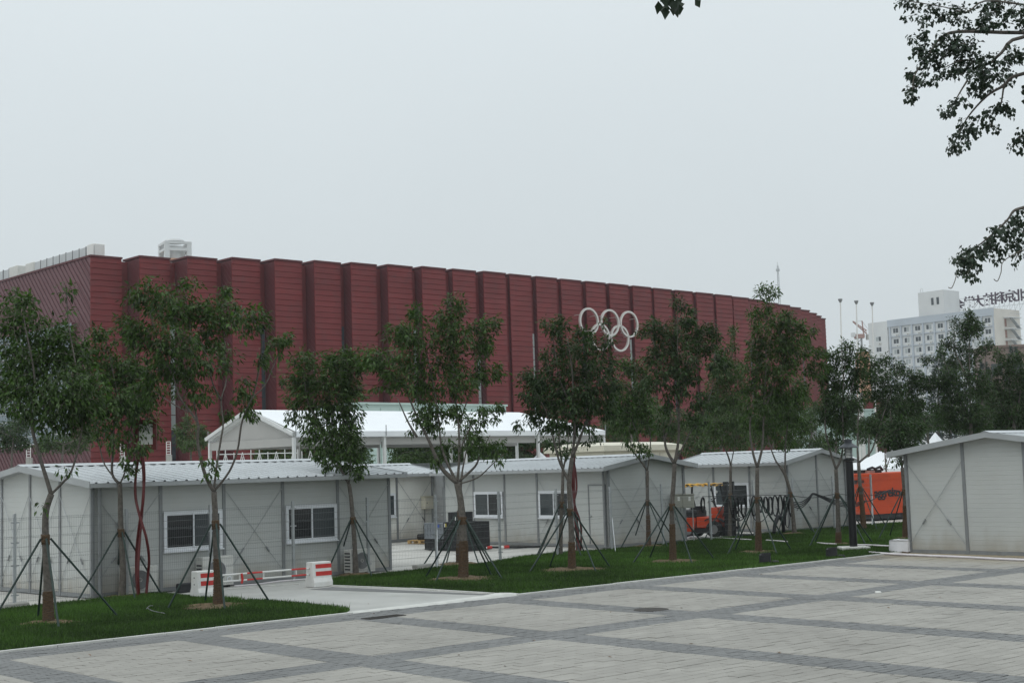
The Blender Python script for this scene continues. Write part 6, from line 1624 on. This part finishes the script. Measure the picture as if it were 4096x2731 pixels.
tree('large round crowned tree with thick roped trunk before the crates', (1851, 2316), [(1851, 2316, .115), (1855, 2200, .102), (1850, 2080, .092), (1842, 2000, .085), (1829, 1932, .088)],
     [[(1829, 1932), (1775, 1882), (1743, 1827), (1721, 1773), (1694, 1719), (1656, 1638), (1613, 1529), (1560, 1400)], [(1829, 1932), (1837, 1827), (1835, 1719), (1824, 1611), (1813, 1475), (1824, 1240)], [(1829, 1932), (1786, 1844), (1764, 1773), (1753, 1665), (1721, 1475), (1667, 1270)], [(1835, 1925), (1900, 1865), (1921, 1817), (1960, 1740)],
      [(1835, 1935), (1911, 1909), (1970, 1855), (2014, 1817)], [(1835, 1719), (1856, 1638), (1894, 1529), (1927, 1367)], [(1667, 1746), (1629, 1681), (1591, 1594)], [(1837, 1827), (1860, 1750), (1900, 1690), (1990, 1640)]],
     [(1824, 1220, 45, 40), (1667, 1258, 30, 50), (1596, 1329, 60, 50), (1482, 1432, 40, 55), (1775, 1285, 65, 45), (1916, 1318, 55, 48), (1981, 1296, 22, 32), (1667, 1356, 80, 60), (1802, 1367, 80, 58), (1927, 1394, 52, 48), (1548, 1453, 75, 58), (1667, 1464, 80, 58), (1802, 1464, 70, 55), (1987, 1486, 28, 42), (1602, 1529, 75, 42), (1710, 1556, 70, 48), (1840, 1540, 68, 48), (1916, 1497, 42, 42), (1504, 1551, 18, 16), (1732, 1638, 60, 38), (1819, 1649, 50, 32, .8), (1938, 1643, 36, 22), (1997, 1627, 22, 22), (1732, 1703, 48, 36), (1683, 1670, 35, 35), (1927, 1697, 45, 26, .7), (1981, 1676, 14, 14), (1786, 1790, 40, 38, .7), (1911, 1773, 60, 42, .8), (1981, 1790, 45, 32), (1743, 1855, 25, 16), (1992, 1838, 20, 10), (1650, 1725, 14, 10)],
     seed=21, wrap=0.95, strap=1.46, soil=0.95, a0=0.9, foot=1.2)
tree('thin trunk hidden behind the large round crowned tree', (1836, 2256), [(1836, 2256, .08), (1836, 2150, .07), (1838, 2050, .06), (1842, 1980, .05)], [[(1842, 1980), (1850, 1880), (1870, 1780), (1880, 1680)]], [(1870, 1690, 40, 40, .7), (1890, 1760, 35, 30, .6)],
     seed=23, wrap=0.6, strap=1.45, soil=0.6, a0=0.3)
tree('dense dark tree left of the rings, its foot in a wide soil ring', (2287, 2280), [(2287, 2280, .092), (2286, 2150, .078), (2281, 2040, .068), (2277, 1930, .066), (2288, 1830, .06)],
     [[(2288, 1830), (2299, 1728), (2294, 1633), (2289, 1489), (2270, 1350)], [(2288, 1830), (2318, 1757), (2337, 1704), (2361, 1633), (2400, 1500), (2425, 1330)], [(2277, 1930), (2256, 1886), (2235, 1838), (2215, 1760), (2190, 1660), (2140, 1560)], [(2294, 1633), (2240, 1520), (2210, 1330)]],
     [(2208, 1298, 48, 32), (2258, 1298, 24, 18), (2227, 1336, 32, 26), (2332, 1336, 45, 28), (2179, 1422, 20, 20), (2251, 1413, 62, 48), (2347, 1394, 68, 48), (2423, 1370, 28, 24), (2420, 1285, 12, 20), (2232, 1489, 78, 52), (2337, 1489, 72, 52), (2414, 1456, 46, 42), (2122, 1513, 48, 44), (2136, 1575, 52, 40), (2241, 1575, 82, 52, 1.2), (2347, 1575, 72, 52, 1.2), (2433, 1547, 50, 48), (2194, 1633, 76, 34, 1.1), (2318, 1633, 72, 38, 1.2), (2423, 1633, 56, 40), (2069, 1695, 18, 22), (2136, 1666, 42, 28), (2208, 1700, 44, 26, .7), (2299, 1705, 46, 34), (2170, 1714, 20, 10), (2356, 1714, 24, 16), (2347, 1771, 18, 12), (2385, 1752, 22, 12)],
     'leafD', seed=31, dens=1450, wrap=0.75, strap=1.52, soil=0.95, a0=0.15, foot=1.25)
tree('slimmer trunk paired close behind the dense dark tree', (2241, 2220), [(2241, 2220, .07), (2244, 2100, .062), (2250, 1960, .055), (2252, 1880, .05)], [[(2252, 1880), (2240, 1800), (2232, 1700), (2200, 1600), (2150, 1500)], [(2252, 1880), (2270, 1790), (2275, 1700)]],
     [(2213, 1776, 42, 32, .6), (2265, 1790, 30, 35, .6), (2160, 1560, 40, 40), (2230, 1700, 40, 30)], 'leafD', seed=33, strap=1.56, a0=0.35)
tree('slender tree before the middle cabin gable', (2594, 2186), [(2594, 2186, .075), (2593, 2100, .062), (2590, 2000, .055), (2590, 1882, .052)], [[(2590, 1882), (2558, 1838), (2520, 1790), (2504, 1765)], [(2590, 1882), (2602, 1773), (2596, 1692), (2580, 1583), (2560, 1480)], [(2560, 1840), (2550, 1740), (2510, 1640)]],
     [(2569, 1800, 28, 30, .8), (2525, 1775, 24, 18, .7), (2493, 1464, 38, 38), (2558, 1486, 52, 42), (2482, 1562, 46, 46), (2558, 1573, 60, 48), (2504, 1649, 56, 42), (2585, 1638, 50, 42), (2482, 1714, 44, 30, .8), (2570, 1708, 50, 30, .8)],
     seed=41, wrap=1.05, strap=1.46, soil=0.6, a0=0.05, foot=1.15)
tree('tall dark tree right of the rings, its foot in a pale soil ring', (2692, 2247), [(2692, 2247, .09), (2690, 2150, .076), (2688, 2030, .066), (2695, 1920, .062), (2698, 1855, .062)],
     [[(2698, 1855), (2714, 1760), (2715, 1692), (2715, 1583), (2710, 1421), (2710, 1220)], [(2698, 1855), (2667, 1800), (2661, 1752), (2683, 1665), (2640, 1540), (2610, 1400)], [(2698, 1855), (2743, 1762), (2775, 1703), (2818, 1638), (2850, 1540), (2860, 1400)], [(2715, 1583), (2770, 1480), (2810, 1350)], [(2715, 1583), (2650, 1480), (2600, 1320)]],
     [(2715, 1215, 26, 26), (2759, 1242, 22, 18), (2732, 1280, 46, 36), (2612, 1296, 42, 26), (2574, 1329, 25, 16), (2656, 1329, 68, 42), (2775, 1329, 72, 46), (2846, 1329, 36, 36), (2700, 1383, 90, 42), (2818, 1383, 62, 42), (2878, 1410, 32, 32), (2623, 1421, 58, 38), (2732, 1453, 70, 42), (2862, 1464, 46, 38), (2667, 1486, 62, 36), (2743, 1508, 48, 32), (2613, 1540, 52, 32), (2710, 1562, 58, 32), (2808, 1611, 54, 44), (2678, 1627, 36, 32, .7), (2775, 1676, 50, 42, .7), (2656, 1697, 40, 30, .6)],
     'leafD', seed=51, wrap=1.05, strap=1.52, soil=0.8, a0=0.1, foot=1.25, dens=1350)
tree('pale green airy tree before the forklift window', (2919, 2150), [(2919, 2150, .075), (2920, 2060, .062), (2921, 1984, .055), (2923, 1860, .05)], [[(2923, 1860), (2910, 1817), (2889, 1773), (2867, 1719), (2851, 1584)], [(2923, 1860), (2932, 1817), (2943, 1746), (2938, 1638), (2927, 1529), (2932, 1330)]],
     [(2932, 1323, 22, 22), (2927, 1389, 24, 20), (2911, 1454, 48, 34), (2938, 1497, 52, 44), (2873, 1529, 52, 44), (2938, 1584, 58, 48), (2862, 1611, 48, 44), (2911, 1681, 64, 44), (2851, 1724, 38, 34, .8), (2965, 1692, 34, 48), (2894, 1762, 44, 24, .7)],
     'leafL', seed=61, strap=1.5, a0=0.0)
tree('tallest tree with a tufted top near the arena right end', (3034, 2210), [(3034, 2210, .09), (3033, 2100, .074), (3029, 2007, .064), (3029, 1870, .06)],
     [[(3029, 1870), (3050, 1780), (3055, 1650), (3062, 1500), (3066, 1180)], [(3029, 1870), (3010, 1800), (3000, 1700), (3020, 1550), (3030, 1400)], [(3055, 1650), (3110, 1500), (3150, 1350), (3150, 1260)], [(3055, 1600), (3180, 1480), (3255, 1400)]],
     [(3066, 1168, 44, 28), (3066, 1220, 18, 18), (3024, 1253, 28, 24), (3070, 1255, 22, 22), (3146, 1267, 32, 24), (3024, 1304, 24, 28), (3099, 1299, 60, 32), (3183, 1304, 46, 28), (3253, 1323, 18, 20), (3052, 1355, 60, 38), (3146, 1355, 70, 42), (3220, 1355, 26, 26), (3043, 1412, 64, 42), (3136, 1412, 66, 42), (3200, 1412, 40, 30), (3267, 1412, 44, 28), (3033, 1477, 66, 42), (3127, 1477, 66, 42), (3258, 1477, 52, 32), (3024, 1552, 62, 42), (3113, 1552, 58, 42), (3043, 1622, 64, 38), (3127, 1608, 46, 38), (3192, 1570, 36, 28), (3020, 1690, 50, 36, .7), (3080, 1700, 40, 34, .7)],
     seed=71, wrap=0.92, strap=1.56, soil=0.75, a0=0.15, foot=1.2)
tree('leaning tree with curved trunk behind the cable coils', (3178, 2135), [(3178, 2135, .085), (3172, 2060, .07), (3164, 1984, .064), (3141, 1900, .06), (3120, 1865, .055)], [[(3120, 1865), (3099, 1834), (3071, 1750), (3060, 1650)], [(3141, 1900), (3141, 1797), (3150, 1700), (3165, 1600)]],
     [(3090, 1700, 56, 46, .8), (3160, 1650, 56, 56), (3200, 1570, 46, 56), (3130, 1760, 46, 36, .7), (3215, 1700, 46, 46, .8), (3120, 1600, 46, 44)], seed=81, strap=1.46, soil=0.5, a0=0.5)
tree('forked tree just left of the lamp post', (3354, 2178), [(3354, 2178, .085), (3353, 2080, .07), (3349, 1984, .062), (3344, 1876, .06)], [[(3344, 1876), (3320, 1800), (3300, 1700), (3310, 1550), (3320, 1440)], [(3344, 1876), (3365, 1830), (3372, 1750), (3370, 1600), (3384, 1390)], [(3371, 1650), (3410, 1540), (3445, 1420)]],
     [(3384, 1388, 32, 28), (3445, 1416, 28, 28), (3323, 1421, 36, 24), (3384, 1435, 50, 30), (3333, 1472, 50, 34), (3417, 1482, 54, 38), (3295, 1505, 40, 24), (3333, 1533, 54, 38), (3417, 1538, 56, 38), (3323, 1594, 54, 38), (3393, 1608, 54, 38), (3360, 1664, 58, 38), (3300, 1664, 32, 28), (3370, 1715, 44, 28, .8), (3330, 1750, 36, 34, .6), (3372, 1780, 24, 28, .5)],
     'leafD', seed=91, wrap=0.4, strap=1.55, soil=0.5, a0=0.2, foot=1.2)
tree('crooked tree between the lamp post and the orange container', (3454, 2116), [(3454, 2116, .10), (3450, 2040, .085), (3440, 1937, .07), (3434, 1850, .065)], [[(3434, 1850), (3430, 1770), (3440, 1600), (3480, 1470)], [(3434, 1850), (3470, 1820), (3492, 1790), (3520, 1700), (3560, 1580), (3600, 1490)], [(3520, 1700), (3580, 1650), (3640, 1560), (3660, 1500)]],
     [(3487, 1458, 44, 26), (3543, 1444, 28, 24), (3464, 1505, 46, 34), (3534, 1505, 54, 34), (3604, 1477, 42, 28), (3650, 1510, 46, 34), (3557, 1561, 62, 38), (3641, 1561, 54, 38), (3697, 1528, 32, 28), (3487, 1575, 40, 34), (3580, 1622, 66, 38), (3664, 1622, 50, 38), (3534, 1669, 46, 34), (3627, 1674, 56, 34), (3480, 1700, 42, 38), (3560, 1730, 54, 36, .8), (3640, 1735, 44, 36)],
     'leafD', seed=95, wrap=1.35, strap=1.55, a0=0.1)
tree('roped tree touching the left edge of the right cabin', (3623, 2153), [(3623, 2153, .095), (3622, 2050, .08), (3618, 1960, .07), (3609, 1870, .06)], [[(3609, 1870), (3598, 1800), (3570, 1700), (3560, 1640)], [(3609, 1870), (3625, 1790), (3640, 1700)]],
     [(3610, 1760, 50, 46), (3560, 1770, 38, 36), (3645, 1790, 28, 36), (3600, 1845, 22, 22, .6), (3660, 1720, 40, 40), (3590, 1700, 50, 40)], 'leafD', seed=97, wrap=1.1, strap=1.54, soil=0.5, a0=0.15)
tree('tall pointed tree standing behind the right cabin before the hotel', (3886, 2098), [(3886, 2098, .10), (3886, 1950, .09), (3885, 1800, .08), (3883, 1700, .07)], [[(3883, 1700), (3880, 1600), (3878, 1450), (3880, 1260)], [(3883, 1700), (3840, 1600), (3790, 1480), (3765, 1410)], [(3883, 1700), (3930, 1600), (3945, 1400)], [(3880, 1550), (3840, 1450), (3800, 1370)]],
     [(3880, 1262, 24, 24), (3875, 1304, 36, 34), (3824, 1290, 22, 20), (3903, 1299, 26, 28), (3861, 1337, 56, 28), (3791, 1374, 34, 22), (3852, 1397, 42, 26, .8), (3945, 1388, 32, 26), (3763, 1416, 28, 18), (3838, 1449, 66, 32), (3899, 1421, 34, 28, .8), (3712, 1440, 22, 22), (3800, 1505, 62, 36), (3885, 1505, 62, 36), (3744, 1538, 54, 36), (3838, 1571, 72, 42), (3931, 1561, 46, 42), (3791, 1631, 66, 42), (3885, 1645, 66, 42), (3814, 1692, 74, 32), (3908, 1700, 54, 28)],
     'leafD', seed=101, stakes=False, strap=0)
tree('dark tree cut by the right picture edge behind the right cabin', (4062, 2085), [(4062, 2085, .10), (4062, 1950, .09), (4060, 1800, .08), (4055, 1700, .07)], [[(4055, 1700), (4040, 1600), (4035, 1440)], [(4055, 1700), (4080, 1580), (4082, 1430)], [(4055, 1700), (4000, 1600), (3992, 1430)]],
     [(3992, 1421, 26, 26), (4039, 1444, 40, 26), (4081, 1430, 24, 28), (4001, 1491, 50, 36), (4072, 1505, 50, 42), (4001, 1561, 50, 42), (4072, 1585, 54, 46), (4025, 1645, 66, 42), (4085, 1664, 38, 42), (4001, 1700, 54, 30), (4090, 1735, 44, 34), (4130, 1560, 50, 90), (4030, 1740, 50, 30)],
     'leafD', seed=103, stakes=False, strap=0)

# trees farther back
def far_tree(label, u, y0, blobs, leaf, seed, leaf_len=0.19, dens=620, name='background_tree', trunk_r=0.09, lean=0):
    pxm = FPX / y0; vb = gy(u, 1850, y0); b0 = Vector((vb.x, y0, 0)); t = thing(name, label, 'tree', tuple(b0), 'trees in front of the arena')
    cx = sum(b[0] for b in blobs) / len(blobs); low = max(b[1] + b[3] for b in blobs); top = min(b[1] for b in blobs)
    mb = MB(); mid = gy((u + cx) / 2, low, y0); mid.z = max(mid.z, 0.6); tp = [b0 - Z * 0.05, mid, gy(cx, (low + top) / 2, y0)]
    mb.tube(smooth_path(tp, 3), list(np.linspace(trunk_r, trunk_r * 0.5, 7)), 7); skel = resample(tp, 0.5)
    for b in blobs:
        e = gy(b[0], b[1], y0 + rnd.uniform(-0.6, 0.6)); mb.tube([tp[-1] if e.z > tp[-1].z else mid, e], [trunk_r * 0.4, 0.02], 5); skel += resample([tp[-1], e], 0.4)
    ob('trunk', mb, M['bark'], t, True)
    segs, lv = grow(seed, y0, pxm, skel, blobs, leaf_len, dens, per=8, twig_r=0.012)
    link('twigs', tubes_mesh('twigs', segs), M['twig'], t)['kind'] = 'stuff'; link('crown', leaves_mesh('crown', *lv), M[leaf], t); return t
far_tree('dark bush at the far left edge below the glass wall', 40, 96, [(25, 1735, 60, 50), (85, 1700, 50, 40), (60, 1770, 60, 30)], 'leafD', 201)
far_tree('pale young tree behind the nearest cabin ridge', 240, 92, [(220, 1765, 70, 36), (290, 1780, 60, 30), (180, 1790, 40, 24), (350, 1740, 40, 40)], 'leafL', 202)
far_tree('bright green sapling left of the marquee gable', 762, 82, [(728, 1735, 30, 34), (795, 1722, 30, 30), (770, 1775, 50, 24), (752, 1690, 24, 28), (810, 1755, 22, 22), (735, 1780, 26, 20)], 'leafL', 203)
far_tree('tree seen under the marquee gable beam', 1130, 94, [(1130, 1795, 50, 24), (1210, 1790, 50, 26), (1060, 1800, 40, 22), (1130, 1832, 52, 26), (1150, 1768, 40, 18, .7), (1210, 1832, 52, 26), (1230, 1768, 40, 18, .7), (1060, 1832, 52, 26), (1080, 1768, 40, 18, .7)], 'leafA', 204)
far_tree('tree seen through the marquee left bay', 1320, 95, [(1290, 1790, 50, 30), (1360, 1795, 50, 30), (1440, 1800, 40, 30), (1290, 1832, 52, 26), (1310, 1768, 40, 18, .7), (1360, 1832, 52, 26), (1380, 1768, 40, 18, .7), (1440, 1832, 52, 26), (1460, 1768, 40, 18, .7)], 'leafA', 205)
far_tree('leafy tree in the second marquee bay', 1640, 93, [(1600, 1795, 55, 34), (1675, 1800, 55, 34), (1640, 1775, 50, 22), (1720, 1790, 36, 30), (1600, 1832, 52, 26), (1620, 1768, 40, 18, .7), (1675, 1832, 52, 26), (1695, 1768, 40, 18, .7), (1640, 1832, 52, 26), (1660, 1768, 40, 18, .7), (1720, 1832, 52, 26), (1740, 1768, 40, 18, .7)], 'leafA', 206)
far_tree('leafy tree in the third marquee bay', 1860, 94, [(1790, 1785, 50, 34), (1860, 1800, 54, 28), (1940, 1790, 54, 34), (1790, 1832, 52, 26), (1810, 1768, 40, 18, .7), (1860, 1832, 52, 26), (1880, 1768, 40, 18, .7), (1940, 1832, 52, 26), (1960, 1768, 40, 18, .7)], 'leafA', 207)
far_tree('dark tree below the marquee right eave', 2070, 95, [(2050, 1775, 56, 38), (2120, 1760, 50, 34), (2070, 1810, 60, 24), (2050, 1832, 52, 26), (2070, 1768, 40, 18, .7), (2120, 1832, 52, 26), (2140, 1768, 40, 18, .7), (2070, 1832, 52, 26), (2090, 1768, 40, 18, .7)], 'leafD', 208)
far_tree('dark tree right of the marquee end leg', 2260, 96, [(2220, 1780, 60, 38), (2290, 1765, 56, 40), (2350, 1745, 56, 40), (2300, 1800, 60, 20)], 'leafD', 209)
far_tree('grey green willow above the cream kiosk, left one', 2440, 92, [(2430, 1730, 56, 44), (2500, 1745, 50, 36), (2460, 1690, 50, 30)], 'leafL', 210)
far_tree('grey green willow above the cream kiosk, right one', 2660, 93, [(2600, 1690, 56, 46), (2660, 1735, 56, 46), (2710, 1690, 50, 50), (2640, 1650, 40, 30)], 'leafL', 211)
far_tree('olive willow left of the rear cabin roof', 2790, 90, [(2760, 1770, 56, 56), (2830, 1785, 50, 50), (2800, 1710, 54, 44)], 'leafL', 212)
far_tree('olive willow above the rear cabin roof', 2930, 91, [(2890, 1720, 56, 60), (2950, 1765, 54, 50), (2985, 1700, 40, 50)], 'leafL', 213)
far_tree('light feathery willow left of the lamp behind the rear cabin', 3220, 90, [(3230, 1705, 54, 46), (3270, 1765, 54, 36), (3180, 1770, 54, 44), (3320, 1790, 44, 26), (3240, 1650, 36, 28)], 'leafL', 214)
far_tree('thin sapling above the orange container', 3548, 66, [(3535, 1790, 26, 22, .6), (3560, 1830, 26, 22, .5), (3520, 1750, 26, 26), (3545, 1860, 20, 14, .4)], 'leafA', 215, 0.11, 420, trunk_r=0.05)
far_tree('dark tree filling the gap right of the lamp', 3470, 92, [(3460, 1730, 46, 40), (3500, 1700, 40, 40)], 'leafD', 216)
far_tree('dark tree behind the right cabin roof ridge', 3960, 90, [(3940, 1700, 70, 34), (4030, 1710, 70, 34), (3880, 1715, 60, 28), (4090, 1690, 50, 44)], 'leafD', 217)
far_tree('dark tree behind the right cabin eave', 3720, 88, [(3690, 1690, 56, 36), (3760, 1670, 56, 40), (3650, 1700, 40, 30)], 'leafD', 218)
far_tree('olive tree mass behind the pale airy tree', 2880, 84, [(2860, 1640, 60, 50), (2930, 1620, 60, 50), (2820, 1690, 50, 44), (2960, 1680, 50, 50)], 'leafA', 221)
far_tree('leafy tree behind the tallest tree, above the rear cabin', 3090, 82, [(3060, 1680, 60, 50), (3130, 1700, 56, 50), (3090, 1620, 60, 46), (3170, 1640, 46, 50), (3040, 1750, 50, 40)], 'leafA', 222)
far_tree('leafy tree behind the forked tree left of the lamp', 3330, 80, [(3300, 1640, 50, 46), (3360, 1690, 50, 44), (3400, 1630, 46, 50), (3330, 1580, 46, 40), (3420, 1700, 40, 40)], 'leafD', 223)
far_tree('leafy tree behind the crooked tree by the container', 3600, 78, [(3560, 1620, 54, 50), (3630, 1640, 54, 50), (3590, 1700, 60, 44), (3680, 1690, 50, 50), (3520, 1700, 40, 40)], 'leafD', 224)
far_tree('dark tree between the pointed tree and the picture edge', 3975, 80, [(3960, 1600, 54, 60), (4010, 1660, 60, 50), (3930, 1680, 60, 44), (4070, 1620, 50, 60)], 'leafD', 225)
far_tree('olive willow behind the slender tree by the gable', 2540, 86, [(2520, 1660, 56, 50), (2580, 1620, 50, 46), (2470, 1640, 46, 46), (2450, 1580, 36, 40)], 'leafA', 226)
# hazy conifers near the hotel
for u, vt, lab, sd in ((3752, 1425, 'grey hazy conifer spire left of the pointed tree', 1), (3800, 1440, 'grey hazy conifer behind the pointed tree', 2), (3935, 1450, 'grey hazy conifer right of the pointed tree', 3), (4050, 1385, 'grey hazy conifer rising before the brown block', 4)):
    y0 = 165.0; b0 = gy(u, 1850, y0); tp = gy(u, vt, y0); t = thing('conifer', lab, 'tree', (b0.x, y0, 0), 'hazy conifers'); r = np.random.default_rng(300 + sd)
    mb = MB(); mb.tube([(b0.x, y0, 0), (tp.x, y0, tp.z)], [0.25, 0.04], 6); ob('trunk', mb, M['bark'], t)
    n = 2600; h = r.random(n) ** 0.8; rad = (h * 3.1 + 0.15) * (0.55 + 0.45 * r.random(n)); th = r.uniform(0, 6.28, n)
    B = np.stack([tp.x + rad * np.cos(th), y0 + rad * np.sin(th), tp.z - h * (tp.z - 1.0)], 1)
    D = np.stack([np.cos(th), np.sin(th), r.uniform(0.1, 0.9, n)], 1); link('crown', leaves_mesh('crown', B, D, r.normal(0, 1, (n, 3)), r.uniform(0.3, 0.6, n), r.uniform(0.12, 0.22, n), np.clip(r.normal(0.5, 0.2, n), 0, 1)), M['leafG'], t)

# ------------------------------------------------------------------ poplar whose boughs hang in from the right
PYD = 18.0
px0 = Vector((9.6, 18.4, 0))
pop = thing('poplar_tree', 'dark leafed poplar whose boughs hang in at the upper right', 'tree', tuple(px0))
mb = MB(); ptr = [px0 - Z * 0.05, Vector((9.5, 18.4, 3)), Vector((9.45, 18.3, 6)), Vector((9.3, 18.2, 9)), Vector((9.2, 18.0, 12))]
mb.tube(smooth_path(ptr, 4), list(np.linspace(0.22, 0.07, 17)), 12); skel = resample(ptr, 0.5)
boughs = [[(5000, 60), (4500, 120), (4096, 132), (3832, 128), (3755, 161), (3724, 207), (3660, 300), (3650, 370)], [(5000, 160), (4500, 150), (4096, 149), (4004, 214), (3946, 260), (3860, 240), (3780, 270)], [(5000, 300), (4500, 250), (4096, 295), (4015, 344), (3946, 386), (3870, 471), (3824, 560)], [(4096, 20), (3940, 5), (3865, 50), (3780, 30), (3600, 0)], [(3870, 322), (3840, 370), (3795, 450)],
          [(5020, 900), (4500, 780), (4200, 800), (4096, 830), (4054, 845), (4023, 887), (3923, 975), (3843, 1017)], [(4200, 560), (4120, 540), (4060, 560)], [(4600, 780), (4250, 960), (4096, 1000), (4060, 1040)], [(4015, 344), (4000, 430), (3960, 500)], [(5000, 60), (4700, -60), (4300, -80), (4096, -40), (4000, 20)]]
pr_ = random.Random(4)
for k, br in enumerate(boughs):
    dyo = pr_.uniform(-0.5, 0.5)
    pts = [gy(u, v, PYD + (dyo if u < 4900 else 0.2)) for u, v in br]
    sm = smooth_path(pts, 4); mb.tube(sm, list(np.linspace(0.034 if k in (0, 1, 2, 5, 9) else 0.014, 0.005, len(sm))), 7); skel += resample(pts, 0.18)
# a high limb reaching towards the camera
lim = [Vector((9.3, 18.2, 8.6)), Vector((7.0, 15.0, 8.2)), Vector((4.0, 11.5, 7.2)), Vector((1.6, 9.0, 6.2)), gy(2690, -60, 8.0), gy(2690, -20, 8.0)]
sm = smooth_path(lim, 4); mb.tube(sm, list(np.linspace(0.07, 0.006, len(sm))), 7)
ob('trunk', mb, M['bark'], pop, True)
PB = [(3594, 4, 34, 8), (3660, 23, 36, 20), (3652, 73, 24, 16), (3698, 103, 26, 22), (3755, 34, 46, 24), (3748, 69, 30, 22), (3843, 31, 24, 24), (3839, 73, 36, 24), (3686, 149, 34, 20), (3671, 191, 26, 24), (3709, 214, 38, 30), (3694, 245, 20, 16), (3774, 153, 42, 24), (3793, 199, 46, 30), (3851, 172, 46, 30), (3870, 214, 46, 34), (3755, 245, 46, 30), (3659, 291, 34, 26), (3652, 329, 30, 26), (3652, 375, 22, 24), (3652, 405, 12, 10),
      (3717, 321, 30, 20), (3786, 279, 46, 24), (3847, 252, 42, 26), (3916, 245, 50, 30), (3908, 298, 38, 24), (3946, 325, 50, 30), (3927, 356, 42, 24), (3985, 268, 42, 34), (4042, 230, 42, 30), (4080, 214, 24, 24), (4023, 306, 30, 24), (3965, 23, 42, 22), (3954, 69, 38, 30), (4000, 23, 40, 26), (3908, 96, 38, 22), (3965, 107, 42, 20), (4046, 69, 34, 26), (4084, 31, 20, 24), (4080, 96, 20, 16), (3843, 402, 30, 24), (3793, 448, 30, 22), (3881, 344, 22, 16),
      (3985, 440, 38, 26), (4023, 421, 26, 20), (3916, 482, 24, 20), (4038, 455, 16, 12), (3966, 505, 30, 20), (3862, 497, 30, 22), (3893, 520, 26, 20), (3843, 543, 30, 22), (3832, 578, 30, 20), (3805, 590, 14, 14), (4084, 536, 20, 24), (4057, 566, 22, 20), (4084, 585, 20, 16), (3800, 615, 10, 8),
      (4076, 860, 24, 24), (4046, 895, 38, 20), (4080, 891, 20, 18), (3977, 921, 26, 20), (4015, 937, 38, 24), (4073, 933, 26, 26), (4088, 967, 16, 30), (3966, 967, 38, 24), (3985, 1006, 34, 24), (4046, 983, 24, 16), (3927, 1002, 30, 24), (3870, 1009, 34, 20), (3832, 1025, 26, 16), (3858, 1040, 38, 24), (3908, 1032, 24, 20), (3839, 1067, 22, 18), (3885, 1071, 24, 20), (3908, 1060, 18, 14), (3881, 1113, 22, 14), (3985, 1036, 16, 10), (4084, 1021, 16, 14), (4077, 1048, 16, 10),
      (4150, 100, 60, 60), (4180, 240, 60, 60), (4150, 380, 50, 60), (4170, 880, 60, 60), (4300, 60, 90, 60), (4320, 220, 90, 60)]
segs, lv = grow(77, PYD, FPX / PYD, skel, [(a, b, c * 1.25, d * 1.25) for a, b, c, d in PB], 0.058, 1650, per=7, droop=1.1, twig_r=0.004, aspect=0.85, squash=0.7)
c5_ = np.array(gy(2690, -12, 8.0)); r = np.random.default_rng(9); n = 26
B = c5_ + r.normal(0, 1, (n, 3)) * np.array([0.055, 0.05, 0.035]); D = np.stack([r.normal(0, .35, n), r.normal(0, .35, n), -np.ones(n)], 1)
lv2 = (B, D, np.stack([r.normal(0, .4, n), -np.ones(n), r.normal(0, .4, n)], 1), r.uniform(0.055, 0.08, n), r.uniform(0.045, 0.06, n), np.full(n, 0.3))
link('twigs', tubes_mesh('twigs', segs), M['twig'], pop)['kind'] = 'stuff'; link('crown', leaves_mesh('crown', *[np.concatenate([a, b]) for a, b in zip(lv, lv2)]), M['leafP'], pop)
for pts_ in ([(3828, 1094), (3818, 1128), (3806, 1152), (3793, 1149)], [(4088, 1000), (4015, 1044), (4004, 1090), (3990, 1124), (3975, 1116)]):
    mb = MB(); mb.tube(smooth_path([gy(u, v, PYD) for u, v in pts_], 5), 0.006, 5); ob('hanging_twig', mb, M['twig'], pop, True)

make_grass(lawnL, 2600, 21, 'short mown grass of the left lawn')
make_grass(lawnR, 1500, 22, 'short mown grass of the long right lawn')
# fallen leaves
r = np.random.default_rng(2); spots = [(1830, 2620), (2142, 2564), (2446, 2447), (2775, 2576), (2720, 2432), (3040, 2297), (3435, 2440), (3547, 2429), (3650, 2447), (770, 2646), (1490, 2455), (1475, 2417), (365, 2626), (320, 2634), (2430, 2627), (2023, 2665), (3108, 2610), (3765, 2388), (374, 2559), (467, 2557), (800, 2522), (915, 2516)]
pts = np.array([list(gz(u, v)) for u, v in spots]); n = len(pts)
lm = leaves_mesh('fallen_leaves', pts + np.array([0, 0, 0.012]), np.stack([r.normal(0, 1, n), r.normal(0, 1, n), r.normal(0, .1, n)], 1), np.tile([[0, 0, 1.0]], (n, 1)), r.uniform(0.06, 0.10, n), r.uniform(0.03, 0.05, n), r.random(n))
tag(link('fallen_leaves', lm, M['board']), 'few fallen brown leaves scattered over paving and lawn edge', 'leaves', kind='stuff')
mb = MB(); c = gz(3513, 2370); mb.cbox((c.x - 0.06, c.y - 0.05, 0.003), (c.x + 0.05, c.y + 0.05, 0.03), 0.01); tag(ob('paper_scrap', mb, M['lab_w']), 'small white paper scrap lying on the dark paving band', 'litter')

# ------------------------------------------------------------------ haze
HAZE = 0.00026
if HAZE:
    hz = MB(); hz.box((-260, -30, -1.2), (320, 720, 85)); ho_ = ob('haze', hz, None); ho_['kind'] = 'stuff'
    hm = bpy.data.materials.new('haze'); hm.use_nodes = True; t = hm.node_tree; t.nodes.clear()
    o_ = t.nodes.new('ShaderNodeOutputMaterial'); v_ = t.nodes.new('ShaderNodeVolumePrincipled'); v_.inputs['Color'].default_value = (0.90, 0.94, 0.97, 1); v_.inputs['Density'].default_value = HAZE; v_.inputs['Anisotropy'].default_value = 0.2
    t.links.new(v_.outputs[0], o_.inputs['Volume']); ho_.data.materials.append(hm)
